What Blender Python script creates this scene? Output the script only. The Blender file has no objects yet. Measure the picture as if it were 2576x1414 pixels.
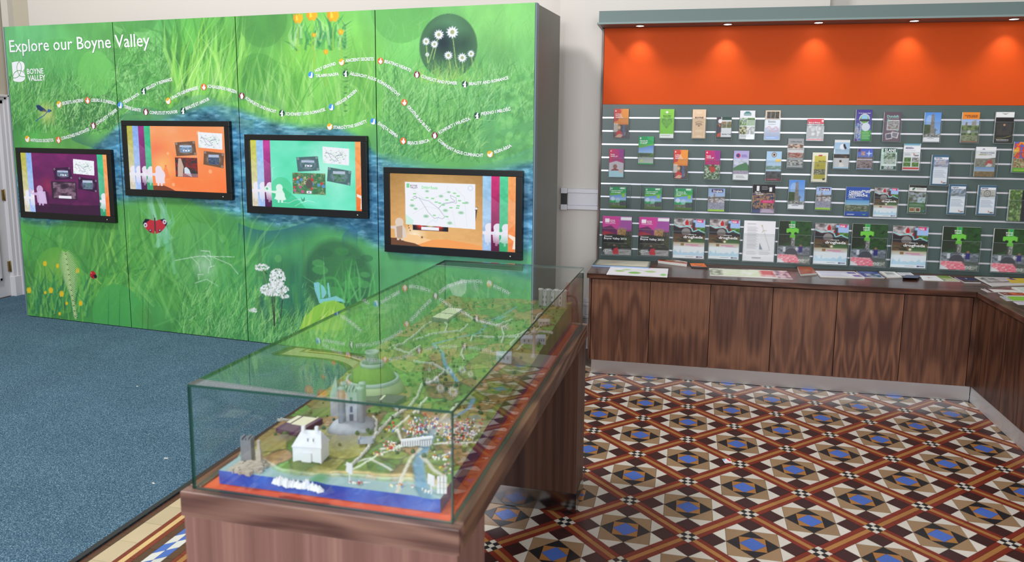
import bpy, math, random
import numpy as np
from mathutils import Matrix, Vector
random.seed(7)
RNG = np.random.default_rng(7)
SC = bpy.context.scene
COL = SC.collection
PI = math.pi
# ------------------------------------------------------------------ camera
FPX, PCX, PCY = 1901.0223, 1288 + 19.07, 707 - 102.77      # focal length and principal point, 2576x1414 frame
CAM = np.array([1.0406, -5.6308, 1.65])
def _axes(yaw, pitch, roll):
    a = math.radians
    cz, sz, cp, sp, cr, sr = math.cos(a(yaw)), math.sin(a(yaw)), math.cos(a(pitch)), math.sin(a(pitch)), math.cos(a(roll)), math.sin(a(roll))
    f0, r0, u0 = np.array([-sz, cz, 0]), np.array([cz, sz, 0]), np.array([0, 0, 1.])
    f = f0 * cp + u0 * sp; u = u0 * cp - f0 * sp
    return r0 * cr + u * sr, u * cr - r0 * sr, f
CR, CU, CF = _axes(11.9129, -8.09, .618)
cd = bpy.data.cameras.new('camera'); cam = bpy.data.objects.new('camera', cd); COL.objects.link(cam)
m = Matrix.Identity(4)
for i in range(3):
    m[i][0], m[i][1], m[i][2], m[i][3] = CR[i], CU[i], -CF[i], CAM[i]
cam.matrix_world = m
cd.sensor_width = 36; cd.lens = FPX / 2576 * 36
cd.shift_x = -(PCX - 1288) / 2576; cd.shift_y = (PCY - 707) / 2576
cd.clip_start = .05
cd.dof.use_dof = True; cd.dof.focus_distance = 5.3; cd.dof.aperture_fstop = 4.0
SC.camera = cam
# ------------------------------------------------------------------ light and exposure
SC.view_settings.view_transform = 'Standard'; SC.view_settings.look = 'None'
SC.view_settings.gamma = 1; SC.view_settings.use_curve_mapping = False
SC.view_settings.exposure = 0.0
W = bpy.data.worlds.new('world'); SC.world = W; W.use_nodes = True
W.node_tree.nodes['Background'].inputs[0].default_value = (.94, .97, 1, 1)
W.node_tree.nodes['Background'].inputs[1].default_value = .5
def area(name, loc, target, size, energy, color=(1, 1, 1)):
    l = bpy.data.lights.new(name, 'AREA'); l.shape = 'RECTANGLE'; l.size, l.size_y = size; l.energy = energy; l.color = color
    o = bpy.data.objects.new(name, l); COL.objects.link(o); o.location = loc
    o.rotation_euler = (Vector(target) - Vector(loc)).to_track_quat('-Z', 'Y').to_euler()
area('high_window_light', (-3.2, -3.4, 6.7), (.1, -1.1, .7), (1.1, 1.1), 330, (1, .99, .97))
area('window_light', (-1.3, -9.3, 2.9), (-1.0, 0, 1.2), (2.0, 2.8), 230, (.95, .98, 1))
area('window_light', (3.0, -9.3, 2.7), (1.4, 0, .8), (1.6, 2.8), 120, (.95, .98, 1))
# ------------------------------------------------------------------ geometry of the photograph
def ray(x, y): return CF + CR * (x - PCX) / FPX - CU * (y - PCY) / FPX
def on_z(x, y, z): d = ray(x, y); return CAM + d * (z - CAM[2]) / d[2]
def on_y(x, y, Y): d = ray(x, y); return CAM + d * (Y - CAM[1]) / d[1]
def on_x(x, y, X): d = ray(x, y); return CAM + d * (X - CAM[0]) / d[0]
def project(P):
    d = np.asarray(P, float) - CAM; z = d @ CF
    return PCX + FPX * (d @ CR) / z, PCY - FPX * (d @ CU) / z, z
WA = math.radians(-6.5561); W0 = np.array([-4.5295, -.1733, 0]); WE = np.array([math.cos(WA), math.sin(WA), 0]); WN = np.array([-math.sin(WA), math.cos(WA), 0])
WW, WZ0, WZ1, WD = 1.1626, .012, 2.4788, .587
def on_wall(x, y):                                # pixel -> (s, z) on the display wall's front
    d = ray(x, y); q = CAM + d * (((W0 - CAM) @ WN) / (d @ WN)); return float((q - W0) @ WE), float(q[2])
TA = math.radians(-1.675); T0 = np.array([-.061, -4.1356, 0]); TE = np.array([math.cos(TA), math.sin(TA), 0]); TN = np.array([-math.sin(TA), math.cos(TA), 0])
TW, TL, TZ, TG = .6492, 1.8072, .8061, 1.0634
def tab(s, t, z=0): return T0 + TE * s + TN * t + np.array([0, 0, z])
def on_model(x, y, a=.842, b=.036):               # pixel -> (s, t, z) on the model's sloping ground z = a + b*t
    d = ray(x, y); k = (a + b * ((CAM - T0) @ TN) - CAM[2]) / (d[2] - b * (d @ TN)); q = CAM + d * k
    return float((q - T0) @ TE), float((q - T0) @ TN), float(q[2])
# ------------------------------------------------------------------ object helpers
def lin(c):
    c = np.asarray(c, float) / 255.
    return np.where(c <= .04045, c / 12.92, ((c + .055) / 1.055) ** 2.4)
def tag(o, label=None, cat=None, group=None, kind=None):
    for k, v in (('label', label), ('category', cat), ('group', group), ('kind', kind)):
        if v: o[k] = v
    return o
MW = {}
def thing(name, label, cat, loc=(0, 0, 0), rz=0, group=None):
    o = bpy.data.objects.new(name, None); COL.objects.link(o); o.empty_display_size = .05
    o.location = loc; o.rotation_euler = (0, 0, rz)
    MW[o.name] = Matrix.Translation(loc) @ Matrix.Rotation(rz, 4, 'Z')
    return tag(o, label, cat, group)
def link(name, me, parent=None, loc=None):
    o = bpy.data.objects.new(name, me); COL.objects.link(o)
    if parent is not None:
        o.parent = parent; MW[o.name] = MW[parent.name]
    else: MW[o.name] = Matrix.Translation(loc or (0, 0, 0))
    if loc is not None: o.location = loc
    return o
class MB:
    """collects shapes, then makes them ONE mesh object"""
    def __init__(s): s.v = []; s.f = []; s.m = []; s.sm = []
    def add(s, vs, fs, mi=0, smooth=False):
        b = len(s.v); s.v += [tuple(map(float, q)) for q in vs]; s.f += [tuple(b + i for i in f) for f in fs]
        s.m += [mi] * len(fs); s.sm += [smooth] * len(fs); return s
    def box(s, x0, x1, y0, y1, z0, z1, mi=0, M=None):
        vs = [(x, y, z) for z in (z0, z1) for x, y in ((x0, y0), (x1, y0), (x1, y1), (x0, y1))]
        if M is not None: vs = [M @ Vector(q) for q in vs]
        return s.add(vs, [(3, 2, 1, 0), (4, 5, 6, 7), (0, 1, 5, 4), (1, 2, 6, 5), (2, 3, 7, 6), (3, 0, 4, 7)], mi)
    def prism(s, poly, z0, z1, mi=0, bottom=True):
        n = len(poly); vs = [(x, y, z0) for x, y in poly] + [(x, y, z1) for x, y in poly]
        fs = [tuple(range(n, 2 * n))] + [(i, (i + 1) % n, n + (i + 1) % n, n + i) for i in range(n)]
        if bottom: fs.append(tuple(range(n - 1, -1, -1)))
        return s.add(vs, fs, mi)
    def quad(s, a, b, c, d, mi=0): return s.add([a, b, c, d], [(0, 1, 2, 3)], mi)
    def sheet(s, q, nrm, th, mi=0):               # a quad with thickness along -nrm
        nrm = np.asarray(nrm, float) * th; q = [np.asarray(k, float) for k in q]
        return s.add([k - nrm for k in q] + q, [(3, 2, 1, 0), (4, 5, 6, 7), (0, 1, 5, 4), (1, 2, 6, 5), (2, 3, 7, 6), (3, 0, 4, 7)], mi)
    def lathe(s, prof, n=20, c=(0, 0, 0), mi=0, smooth=True):
        vs = []; fs = []
        for r, z in prof:
            vs += [(c[0] + r * math.cos(2 * PI * k / n), c[1] + r * math.sin(2 * PI * k / n), c[2] + z) for k in range(n)]
        for i in range(len(prof) - 1):
            for k in range(n): fs.append((i * n + k, i * n + (k + 1) % n, (i + 1) * n + (k + 1) % n, (i + 1) * n + k))
        fs.append(tuple(range(n - 1, -1, -1))); fs.append(tuple((len(prof) - 1) * n + k for k in range(n)))
        return s.add(vs, fs, mi, smooth)
    def tube(s, pts, r, n=8, mi=0):
        pts = [Vector(q) for q in pts]; vs = []; fs = []; up = Vector((0, 0, 1))
        for i, q in enumerate(pts):
            d = (pts[min(i + 1, len(pts) - 1)] - pts[max(i - 1, 0)]).normalized()
            a = d.cross(up); a = a.normalized() if a.length > 1e-4 else Vector((1, 0, 0)); b = a.cross(d)
            rr = r[i] if hasattr(r, '__len__') else r
            vs += [q + a * rr * math.cos(2 * PI * k / n) + b * rr * math.sin(2 * PI * k / n) for k in range(n)]
        for i in range(len(pts) - 1):
            for k in range(n): fs.append((i * n + k, i * n + (k + 1) % n, (i + 1) * n + (k + 1) % n, (i + 1) * n + k))
        fs.append(tuple(range(n - 1, -1, -1))); fs.append(tuple((len(pts) - 1) * n + k for k in range(n)))
        return s.add(vs, fs, mi, True)
    def build(s, name, mats, parent=None, local=False, bevel=0, flip=False):
        me = bpy.data.meshes.new(name)
        vs = s.v
        if parent is not None and not local:
            inv = MW[parent.name].inverted(); vs = [tuple(inv @ Vector(q)) for q in vs]
        me.from_pydata(vs, [], s.f)
        for mt in (mats if isinstance(mats, (list, tuple)) else [mats]): me.materials.append(mt)
        me.polygons.foreach_set('material_index', s.m); me.polygons.foreach_set('use_smooth', s.sm); me.update()
        o = link(name, me, parent)
        if bevel:
            b = o.modifiers.new('bevel', 'BEVEL'); b.width = bevel; b.segments = 2; b.limit_method = 'ANGLE'; b.angle_limit = .7
        return o
# ------------------------------------------------------------------ materials
MATS = {}
def nodes(name):
    m = bpy.data.materials.new(name); m.use_nodes = True; nt = m.node_tree
    return m, nt, nt.nodes['Principled BSDF']
def N(nt, t, **kw):
    n = nt.nodes.new(t)
    for k, v in kw.items():
        if k.startswith('i_'): n.inputs[int(k[2:])].default_value = v
        else: setattr(n, k, v)
    return n
def rgba(c): return (*lin(c), 1)
def ramp(nt, stops):
    r = N(nt, 'ShaderNodeValToRGB'); el = r.color_ramp.elements
    while len(el) < len(stops): el.new(.5)
    for e, (p, c) in zip(el, stops): e.position = p; e.color = rgba(c)
    return r
def plain(name, c, rough=.5, metal=0, spec=.5, vary=0, bump=0, scale=60):
    if name in MATS: return MATS[name]
    m, nt, b = nodes(name); L = nt.links
    b.inputs['Roughness'].default_value = rough; b.inputs['Metallic'].default_value = metal; b.inputs['Specular IOR Level'].default_value = spec
    b.inputs['Base Color'].default_value = rgba(c)
    tc = N(nt, 'ShaderNodeTexCoord')
    nz = N(nt, 'ShaderNodeTexNoise'); nz.inputs['Scale'].default_value = scale; nz.inputs['Detail'].default_value = 4
    L.new(tc.outputs['Object'], nz.inputs['Vector'])
    v = vary or .03
    hs = N(nt, 'ShaderNodeHueSaturation'); hs.inputs['Color'].default_value = rgba(c)
    mr = N(nt, 'ShaderNodeMapRange'); mr.inputs['To Min'].default_value = 1 - v; mr.inputs['To Max'].default_value = 1 + v
    L.new(nz.outputs[0], mr.inputs['Value']); L.new(mr.outputs[0], hs.inputs['Value']); L.new(hs.outputs[0], b.inputs['Base Color'])
    if bump:
        bp = N(nt, 'ShaderNodeBump'); bp.inputs['Strength'].default_value = bump; bp.inputs['Distance'].default_value = .002
        L.new(nz.outputs[0], bp.inputs['Height']); L.new(bp.outputs[0], b.inputs['Normal'])
    MATS[name] = m; return m
def tile_mat(name, c, rough=.22):
    m, nt, b = nodes(name); L = nt.links
    oi = N(nt, 'ShaderNodeObjectInfo'); g = N(nt, 'ShaderNodeNewGeometry')
    nz = N(nt, 'ShaderNodeTexNoise'); nz.inputs['Scale'].default_value = 9; nz.inputs['Detail'].default_value = 5
    wn = N(nt, 'ShaderNodeTexNoise'); wn.inputs['Scale'].default_value = 140
    L.new(g.outputs['Position'], nz.inputs['Vector']); L.new(g.outputs['Position'], wn.inputs['Vector'])
    a = N(nt, 'ShaderNodeMath', operation='ADD'); L.new(nz.outputs[0], a.inputs[0]); L.new(oi.outputs['Random'], a.inputs[1])
    a2 = N(nt, 'ShaderNodeMath', operation='ADD'); L.new(a.outputs[0], a2.inputs[0]); L.new(wn.outputs[0], a2.inputs[1])
    mr = N(nt, 'ShaderNodeMapRange'); mr.inputs['From Min'].default_value = .5; mr.inputs['From Max'].default_value = 2.2; mr.inputs['To Min'].default_value = .84; mr.inputs['To Max'].default_value = 1.12
    hs = N(nt, 'ShaderNodeHueSaturation'); hs.inputs['Color'].default_value = rgba(c)
    L.new(a2.outputs[0], mr.inputs['Value']); L.new(mr.outputs[0], hs.inputs['Value']); L.new(hs.outputs[0], b.inputs['Base Color'])
    r2 = N(nt, 'ShaderNodeMapRange'); r2.inputs['To Min'].default_value = rough - .07; r2.inputs['To Max'].default_value = rough + .2
    L.new(nz.outputs[0], r2.inputs['Value']); L.new(r2.outputs[0], b.inputs['Roughness'])
    return m
def wood(name, dark, mid, light, axis=2, fine=55, figure=.5, rough=.38, stripe=False, match=0):
    """walnut veneer: fine pores, a soft figure along one axis of the object, optionally book-matched leaves"""
    m, nt, b = nodes(name); L = nt.links
    tc = N(nt, 'ShaderNodeTexCoord'); oi = N(nt, 'ShaderNodeObjectInfo')
    ad = N(nt, 'ShaderNodeVectorMath', operation='ADD'); cx = N(nt, 'ShaderNodeCombineXYZ')
    mu = N(nt, 'ShaderNodeMath', operation='MULTIPLY'); mu.inputs[1].default_value = 7.3; L.new(oi.outputs['Random'], mu.inputs[0])
    for k in (1, 2): L.new(mu.outputs[0], cx.inputs[k])
    src = tc.outputs['Object']
    if match:
        sp = N(nt, 'ShaderNodeSeparateXYZ'); L.new(src, sp.inputs[0]); pp = N(nt, 'ShaderNodeMath', operation='PINGPONG'); pp.inputs[1].default_value = match; L.new(sp.outputs[0], pp.inputs[0])
        cb = N(nt, 'ShaderNodeCombineXYZ'); L.new(pp.outputs[0], cb.inputs[0]); L.new(sp.outputs[1], cb.inputs[1]); L.new(sp.outputs[2], cb.inputs[2]); src = cb.outputs[0]
    L.new(src, ad.inputs[0]); L.new(cx.outputs[0], ad.inputs[1])
    def layer(stretch, scale, detail, rough_=.6, dist=0):
        sc = [1, 1, 1]; sc[axis] = stretch; mp = N(nt, 'ShaderNodeMapping'); mp.inputs['Scale'].default_value = sc; L.new(ad.outputs[0], mp.inputs['Vector'])
        n = N(nt, 'ShaderNodeTexNoise'); n.inputs['Scale'].default_value = scale; n.inputs['Detail'].default_value = detail; n.inputs['Roughness'].default_value = rough_; n.inputs['Distortion'].default_value = dist
        L.new(mp.outputs[0], n.inputs['Vector']); return n.outputs[0]
    n1 = layer(.02 if stripe else .03, fine * (1 if not stripe else .6), 6, .65)
    n2 = layer(.004 if stripe else .20, 16 if stripe else 5, 3 if stripe else 2, .6, 0 if stripe else .3)
    if stripe: fig = n2
    else:
        sn = N(nt, 'ShaderNodeMath', operation='MULTIPLY'); sn.inputs[1].default_value = 40; L.new(n2, sn.inputs[0]); si = N(nt, 'ShaderNodeMath', operation='SINE'); L.new(sn.outputs[0], si.inputs[0])
        mr = N(nt, 'ShaderNodeMapRange'); mr.inputs['From Min'].default_value = -1; L.new(si.outputs[0], mr.inputs['Value']); fig = mr.outputs[0]
    mx = N(nt, 'ShaderNodeMix'); mx.inputs[0].default_value = figure; L.new(n1, mx.inputs[2]); L.new(fig, mx.inputs[3])
    rp = ramp(nt, [(.28, dark), (.5, mid), (.72, light)]); L.new(mx.outputs[0], rp.inputs[0])
    L.new(rp.outputs[0], b.inputs['Base Color']); b.inputs['Roughness'].default_value = rough
    b.inputs['Specular IOR Level'].default_value = .4
    return m
def attr_mat(name, rough=.4, emit=0, spec=.4):
    m, nt, b = nodes(name); at = N(nt, 'ShaderNodeAttribute', attribute_name='Col')
    if emit:
        b.inputs['Base Color'].default_value = (.01, .01, .012, 1); nt.links.new(at.outputs['Color'], b.inputs['Emission Color']); b.inputs['Emission Strength'].default_value = emit
    else: nt.links.new(at.outputs['Color'], b.inputs['Base Color'])
    b.inputs['Roughness'].default_value = rough; b.inputs['Specular IOR Level'].default_value = spec
    return m
def glass(name, tint, refl=1.0):
    """thin clear sheet: Fresnel reflection over tinted see-through (Schlick, same from both sides)"""
    m, nt, b = nodes(name); L = nt.links; nt.nodes.remove(b)
    g = N(nt, 'ShaderNodeNewGeometry'); d = N(nt, 'ShaderNodeVectorMath', operation='DOT_PRODUCT')
    L.new(g.outputs['Normal'], d.inputs[0]); L.new(g.outputs['Incoming'], d.inputs[1])
    a = N(nt, 'ShaderNodeMath', operation='ABSOLUTE'); L.new(d.outputs['Value'], a.inputs[0])
    o = N(nt, 'ShaderNodeMath', operation='SUBTRACT'); o.inputs[0].default_value = 1; L.new(a.outputs[0], o.inputs[1])
    p = N(nt, 'ShaderNodeMath', operation='POWER'); p.inputs[1].default_value = 5; L.new(o.outputs[0], p.inputs[0])
    f = N(nt, 'ShaderNodeMath', operation='MULTIPLY_ADD'); f.inputs[1].default_value = .957 * refl; f.inputs[2].default_value = .043 * refl; L.new(p.outputs[0], f.inputs[0])
    t = N(nt, 'ShaderNodeBsdfTransparent'); t.inputs[0].default_value = (*tint, 1)
    s = N(nt, 'ShaderNodeBsdfGlossy'); s.inputs['Roughness'].default_value = 0
    mx = N(nt, 'ShaderNodeMixShader'); L.new(f.outputs[0], mx.inputs[0]); L.new(t.outputs[0], mx.inputs[1]); L.new(s.outputs[0], mx.inputs[2])
    L.new(mx.outputs[0], nt.nodes['Material Output'].inputs[0])
    return m
def edge_glass(name, c, tr):
    m, nt, b = nodes(name); L = nt.links; b.inputs['Base Color'].default_value = rgba(c); b.inputs['Roughness'].default_value = .15
    t = N(nt, 'ShaderNodeBsdfTransparent'); t.inputs[0].default_value = rgba(c); mx = N(nt, 'ShaderNodeMixShader'); mx.inputs[0].default_value = tr
    L.new(b.outputs[0], mx.inputs[1]); L.new(t.outputs[0], mx.inputs[2]); L.new(mx.outputs[0], nt.nodes['Material Output'].inputs[0])
    return m
PRINT = attr_mat('printed_surface', .45, spec=.25)
PAPER = attr_mat('printed_paper', .38)
SCREEN = attr_mat('lit_screen', .2, emit=.95)
PAINT = attr_mat('painted_model', .6, spec=.25)
WHITE = plain('white_vinyl', (236, 238, 244), .5)
# ------------------------------------------------------------------ painting helper: flat prints as colour attributes
def fbm(h, w, sx, sy, seed=0, octv=4):
    r = np.random.default_rng(seed); out = np.zeros((h, w)); amp = 1; tot = 0
    for o in range(octv):
        gx, gy = max(2, int(sx * 2 ** o)), max(2, int(sy * 2 ** o)); g = r.random((gy + 2, gx + 2))
        x = np.linspace(0, gx, w, endpoint=False); y = np.linspace(0, gy, h, endpoint=False)
        xi, yi = x.astype(int), y.astype(int); fx = x - xi; fy = y - yi; fx = fx * fx * (3 - 2 * fx); fy = (fy * fy * (3 - 2 * fy))[:, None]
        a = g[yi][:, xi] * (1 - fx) + g[yi][:, xi + 1] * fx; b = g[yi + 1][:, xi] * (1 - fx) + g[yi + 1][:, xi + 1] * fx
        out += amp * (a * (1 - fy) + b * fy); tot += amp; amp *= .5
    return out / tot
def pal(t, cols):
    t = np.clip((t - t.min()) / (np.ptp(t) + 1e-9), 0, 1) * (len(cols) - 1); i = np.minimum(t.astype(int), len(cols) - 2); f = (t - i)[..., None]
    c = np.array(cols, float); return c[i] * (1 - f) + c[i + 1] * f
class Cv:
    """a small canvas; coordinates are canvas pixels times (sx, sy)"""
    def __init__(s, w, h, unit=True): s.w, s.h = w, h; s.a = np.zeros((h, w, 3)) + 255.; s.sx, s.sy = (w, h) if unit else (1, 1)
    def _mix(s, y0, y1, x0, x1, mk, col, al): 
        if y1 <= y0 or x1 <= x0: return
        k = (mk * al)[..., None]; s.a[y0:y1, x0:x1] = s.a[y0:y1, x0:x1] * (1 - k) + np.asarray(col, float) * k
    def _bb(s, x0, y0, x1, y1): return max(0, int(y0)), min(s.h, int(math.ceil(y1)) + 1), max(0, int(x0)), min(s.w, int(math.ceil(x1)) + 1)
    def grad(s, c0, c1, r=(0, 0, 1, 1)):
        y0, y1, x0, x1 = s._bb(r[0] * s.sx, r[1] * s.sy, r[2] * s.sx - 1, r[3] * s.sy - 1)
        if y1 > y0 and x1 > x0:
            t = np.linspace(0, 1, y1 - y0)[:, None, None]; s.a[y0:y1, x0:x1] = np.asarray(c0, float) * (1 - t) + np.asarray(c1, float) * t
    def rect(s, x0, y0, x1, y1, c, al=1): s.poly([(x0, y0), (x1, y0), (x1, y1), (x0, y1)], c, al)
    def poly(s, pts, c, al=1):
        P = np.array(pts, float) * (s.sx, s.sy); y0, y1, x0, x1 = s._bb(P[:, 0].min(), P[:, 1].min(), P[:, 0].max(), P[:, 1].max())
        if y1 <= y0 or x1 <= x0: return
        X = np.arange(x0, x1) + .5; Y = (np.arange(y0, y1) + .5)[:, None]; ins = np.zeros((y1 - y0, x1 - x0), bool)
        for (ax, ay), (bx, by) in zip(P, np.roll(P, -1, 0)):
            if ay == by: continue
            ins ^= ((ay > Y) != (by > Y)) & (X < (bx - ax) * (Y - ay) / (by - ay) + ax)
        s._mix(y0, y1, x0, x1, ins.astype(float), c, al)
    def circ(s, x, y, r, c, al=1, ry=None, soft=0):
        x, y, rx, ry = x * s.sx, y * s.sy, r * s.sx, (ry if ry is not None else r * s.sx / s.sy) * s.sy
        y0, y1, x0, x1 = s._bb(x - rx, y - ry, x + rx, y + ry)
        if y1 <= y0 or x1 <= x0: return
        X = np.arange(x0, x1) + .5; Y = (np.arange(y0, y1) + .5)[:, None]; q = np.sqrt(((X - x) / rx) ** 2 + ((Y - y) / ry) ** 2)
        s._mix(y0, y1, x0, x1, (q < 1).astype(float) if not soft else np.clip((1 - q) / soft, 0, 1), c, al)
    def line(s, pts, w, c, al=1):
        for (ax, ay), (bx, by) in zip(pts[:-1], pts[1:]):
            dx, dy = (bx - ax) * s.sx, (by - ay) * s.sy; l = math.hypot(dx, dy) or 1; nx, ny = -dy / l * w / 2 / s.sx * s.w / 100, dx / l * w / 2 / s.sy * s.w / 100
            s.poly([(ax + nx, ay + ny), (bx + nx, by + ny), (bx - nx, by - ny), (ax - nx, ay - ny)], c, al)
    def noise(s, x0, y0, x1, y1, cols, f=5, seed=0, al=1, fy=None):
        a, b, c, d = s._bb(x0 * s.sx, y0 * s.sy, x1 * s.sx - 1, y1 * s.sy - 1)
        if b > a and d > c:
            n = fbm(b - a, d - c, f, fy or f, seed); s.a[a:b, c:d] = s.a[a:b, c:d] * (1 - al) + pal(n, cols) * al
    def down(s, k=2): return s.a[:s.h // k * k, :s.w // k * k].reshape(s.h // k, k, s.w // k, k, 3).mean((1, 3))
def grid_print(name, img, q, mat, parent, thick=0):
    """img rows from the top; q = four corners top-left, top-right, bottom-right, bottom-left (world)"""
    h, w = img.shape[:2]; q = [np.asarray(k, float) for k in q]
    u = np.linspace(0, 1, w)[None, :, None]; v = np.linspace(0, 1, h)[:, None, None]
    P = (q[0] * (1 - u) + q[1] * u) * (1 - v) + (q[3] * (1 - u) + q[2] * u) * v
    return grid_mesh(name, P, img, mat, parent)
def grid_mesh(name, P, img, mat, parent, smooth=False):
    h, w = P.shape[:2]; P = P.reshape(-1, 3)
    if parent is not None:
        inv = np.array(MW[parent.name].inverted()); P = P @ inv[:3, :3].T + inv[:3, 3]
    me = bpy.data.meshes.new(name); me.vertices.add(h * w); me.vertices.foreach_set('co', P.ravel())
    i = np.arange(h * w).reshape(h, w); F = np.stack([i[1:, :-1], i[1:, 1:], i[:-1, 1:], i[:-1, :-1]], -1).reshape(-1, 4)
    n = len(F); me.loops.add(n * 4); me.loops.foreach_set('vertex_index', F.ravel().astype(np.int32))
    me.polygons.add(n); me.polygons.foreach_set('loop_start', np.arange(n, dtype=np.int32) * 4)
    if smooth: me.polygons.foreach_set('use_smooth', np.ones(n, bool))
    me.update(calc_edges=True)
    ca = me.color_attributes.new('Col', 'FLOAT_COLOR', 'POINT'); c = np.ones((h * w, 4)); c[:, :3] = lin(np.clip(img.reshape(-1, 3), 0, 255)); ca.data.foreach_set('color', c.ravel())
    me.materials.append(mat); return link(name, me, parent)
# ------------------------------------------------------------------ lettering
_T = {}
def glyphs(txt, bold=0):
    if (txt, bold) in _T: return _T[txt, bold]
    c = bpy.data.curves.new('t', 'FONT'); c.body = txt; c.size = 1; c.resolution_u = 2; c.offset = bold
    o = bpy.data.objects.new('t', c); me = bpy.data.meshes.new_from_object(o)
    n = len(me.vertices); v = np.zeros(n * 3); me.vertices.foreach_get('co', v); v = v.reshape(-1, 3)
    f = [tuple(p.vertices) for p in me.polygons]
    bpy.data.objects.remove(o); bpy.data.curves.remove(c); bpy.data.meshes.remove(me)
    _T[txt, bold] = (v, f); return v, f
CAPH = .69
try:
    _v, _ = glyphs('H'); CAPH = float(_v[:, 1].max())
except Exception: pass
def lettering(txt, O, U, V, cap, width=None, mat=None, parent=None, bold=.012, name='lettering'):
    """flat text: origin O, unit vectors U (along) and V (up), cap height, optional total width"""
    v, f = glyphs(txt, bold)
    if not len(v): return
    sy = cap / CAPH; sx = width / (v[:, 0].max() - v[:, 0].min()) if width else sy
    P = np.asarray(O) + (v[:, :1] - v[:, 0].min()) * sx * np.asarray(U) + v[:, 1:2] * sy * np.asarray(V)
    b = MB(); b.add(P, f); return b.build(name, mat or WHITE, parent)
def path_text(txt, pts, cap, to3, mat, parent, bold=.032):
    """text bent along a smooth path of (s, z) points"""
    pts = np.array(pts, float); k = np.linspace(0, 1, len(pts)); t = np.linspace(0, 1, 60)
    co = [np.polyfit(k, pts[:, i], min(len(pts) - 1, 3)) for i in (0, 1)]; S, Z = np.polyval(co[0], t), np.polyval(co[1], t)
    L = np.concatenate([[0], np.cumsum(np.hypot(np.diff(S), np.diff(Z)))])
    v, f = glyphs(txt, bold); x0 = v[:, 0].min(); sx = L[-1] / (v[:, 0].max() - x0); u = (v[:, 0] - x0) * sx
    s, z = np.interp(u, L, S), np.interp(u, L, Z); ds, dz = np.gradient(S), np.gradient(Z); l = np.hypot(ds, dz)
    n = np.stack([np.interp(u, L, -dz / l), np.interp(u, L, ds / l)], 1); y = v[:, 1] * cap / CAPH
    b = MB(); b.add([to3(s[i] + n[i, 0] * y[i], z[i] + n[i, 1] * y[i]) for i in range(len(v))], f)
    return b.build('lettering', mat, parent)
# ------------------------------------------------------------------ floor of encaustic tiles
TILE = {k: tile_mat('tile_' + k, c) for k, c in dict(white=(212, 205, 194), brown=(60, 33, 32), tan=(152, 123, 92), black=(33, 35, 38), buff=(166, 114, 62), blue=(72, 106, 186), red=(124, 45, 31), cream=(196, 176, 144), sand=(214, 178, 122), umber=(86, 54, 41), snow=(212, 211, 205)).items()}
grout = plain('grout', (128, 112, 100), .8, vary=.1)
fl = MB().box(-7, 4.6, -8.5, 1.2, -.12, -.0045).build('floor', grout); tag(fl, kind='structure')
LA = math.radians(44.5163); LU = np.array([math.cos(LA), math.sin(LA)]); LV = np.array([math.sin(LA), -math.cos(LA)]); LO = np.array([1.1361, -2.1009]); LP = .3652
def inset(P, g):
    P = np.array(P, float); a = 0.5 * sum(P[i - 1][0] * P[i][1] - P[i][0] * P[i - 1][1] for i in range(len(P)))
    if a < 0: P = P[::-1]
    n = len(P); out = []
    for i in range(n):
        p, q, r = P[i - 1], P[i], P[(i + 1) % n]; e1 = (q - p) / np.linalg.norm(q - p); e2 = (r - q) / np.linalg.norm(r - q)
        n1 = np.array([-e1[1], e1[0]]); n2 = np.array([-e2[1], e2[0]]); k = (n1 + n2) / (1 + n1 @ n2); out.append(q + k * g)
    return np.array(out)
protos = []
h0 = .034; tt = 2 * h0 / 3; hh = (LP - 2 * h0) / 2; cc = LP / 2
def pr(poly, mt): protos.append((inset([LU * a + LV * b for a, b in poly], .0007), mt))
def rc(a0, b0, a1, b1, mt): pr([(a0, b0), (a1, b0), (a1, b1), (a0, b1)], mt)
for i in range(3):
    for j in range(3): rc(-h0 + i * tt, -h0 + j * tt, -h0 + (i + 1) * tt, -h0 + (j + 1) * tt, 'white' if (i + j) % 2 == 0 else 'black')
for k, mt in enumerate(('red', 'buff', 'red')):
    for a0, a1 in ((h0, cc), (cc, LP - h0)):
        rc(a0, -h0 + k * tt, a1, -h0 + (k + 1) * tt, mt); rc(-h0 + k * tt, a0, -h0 + (k + 1) * tt, a1, mt)
def cell(pts, mt):
    for r in range(4):
        ang = r * PI / 2; c, s = round(math.cos(ang)), round(math.sin(ang)); pr([(cc + hh * (x * c - y * s), cc + hh * (x * s + y * c)) for x, y in pts], mt)
cell([(.5, .5), (1, .5), (1, 1), (.5, 1)], 'brown'); cell([(1, 0), (1, .5), (.5, .5)], 'white'); cell([(1, 0), (.5, -.5), (1, -.5)], 'white')
cell([(.5, -.5), (1, 0), (.5, .5)], 'tan'); cell([(.5, 0), (.5, .5), (0, .5)], 'black'); cell([(.25, -.25), (.5, 0), (.25, .25)], 'buff')
pr([(cc + hh * x, cc + hh * y) for x, y in ((-.25, -.25), (.25, -.25), (.25, .25), (-.25, .25))], 'blue')
pmesh = []
for P, mt in protos:
    me = bpy.data.meshes.new('tile'); n = len(P)
    me.from_pydata([(x, y, -.006) for x, y in P] + [(x, y, 0) for x, y in P], [], [tuple(range(n, 2 * n))] + [(i, (i + 1) % n, n + (i + 1) % n, n + i) for i in range(n)])
    me.materials.append(TILE[mt]); pmesh.append(me)
cand = []
def tdot(p): return (p[0] - T0[0]) * TE[0] + (p[1] - T0[1]) * TE[1]
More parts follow.
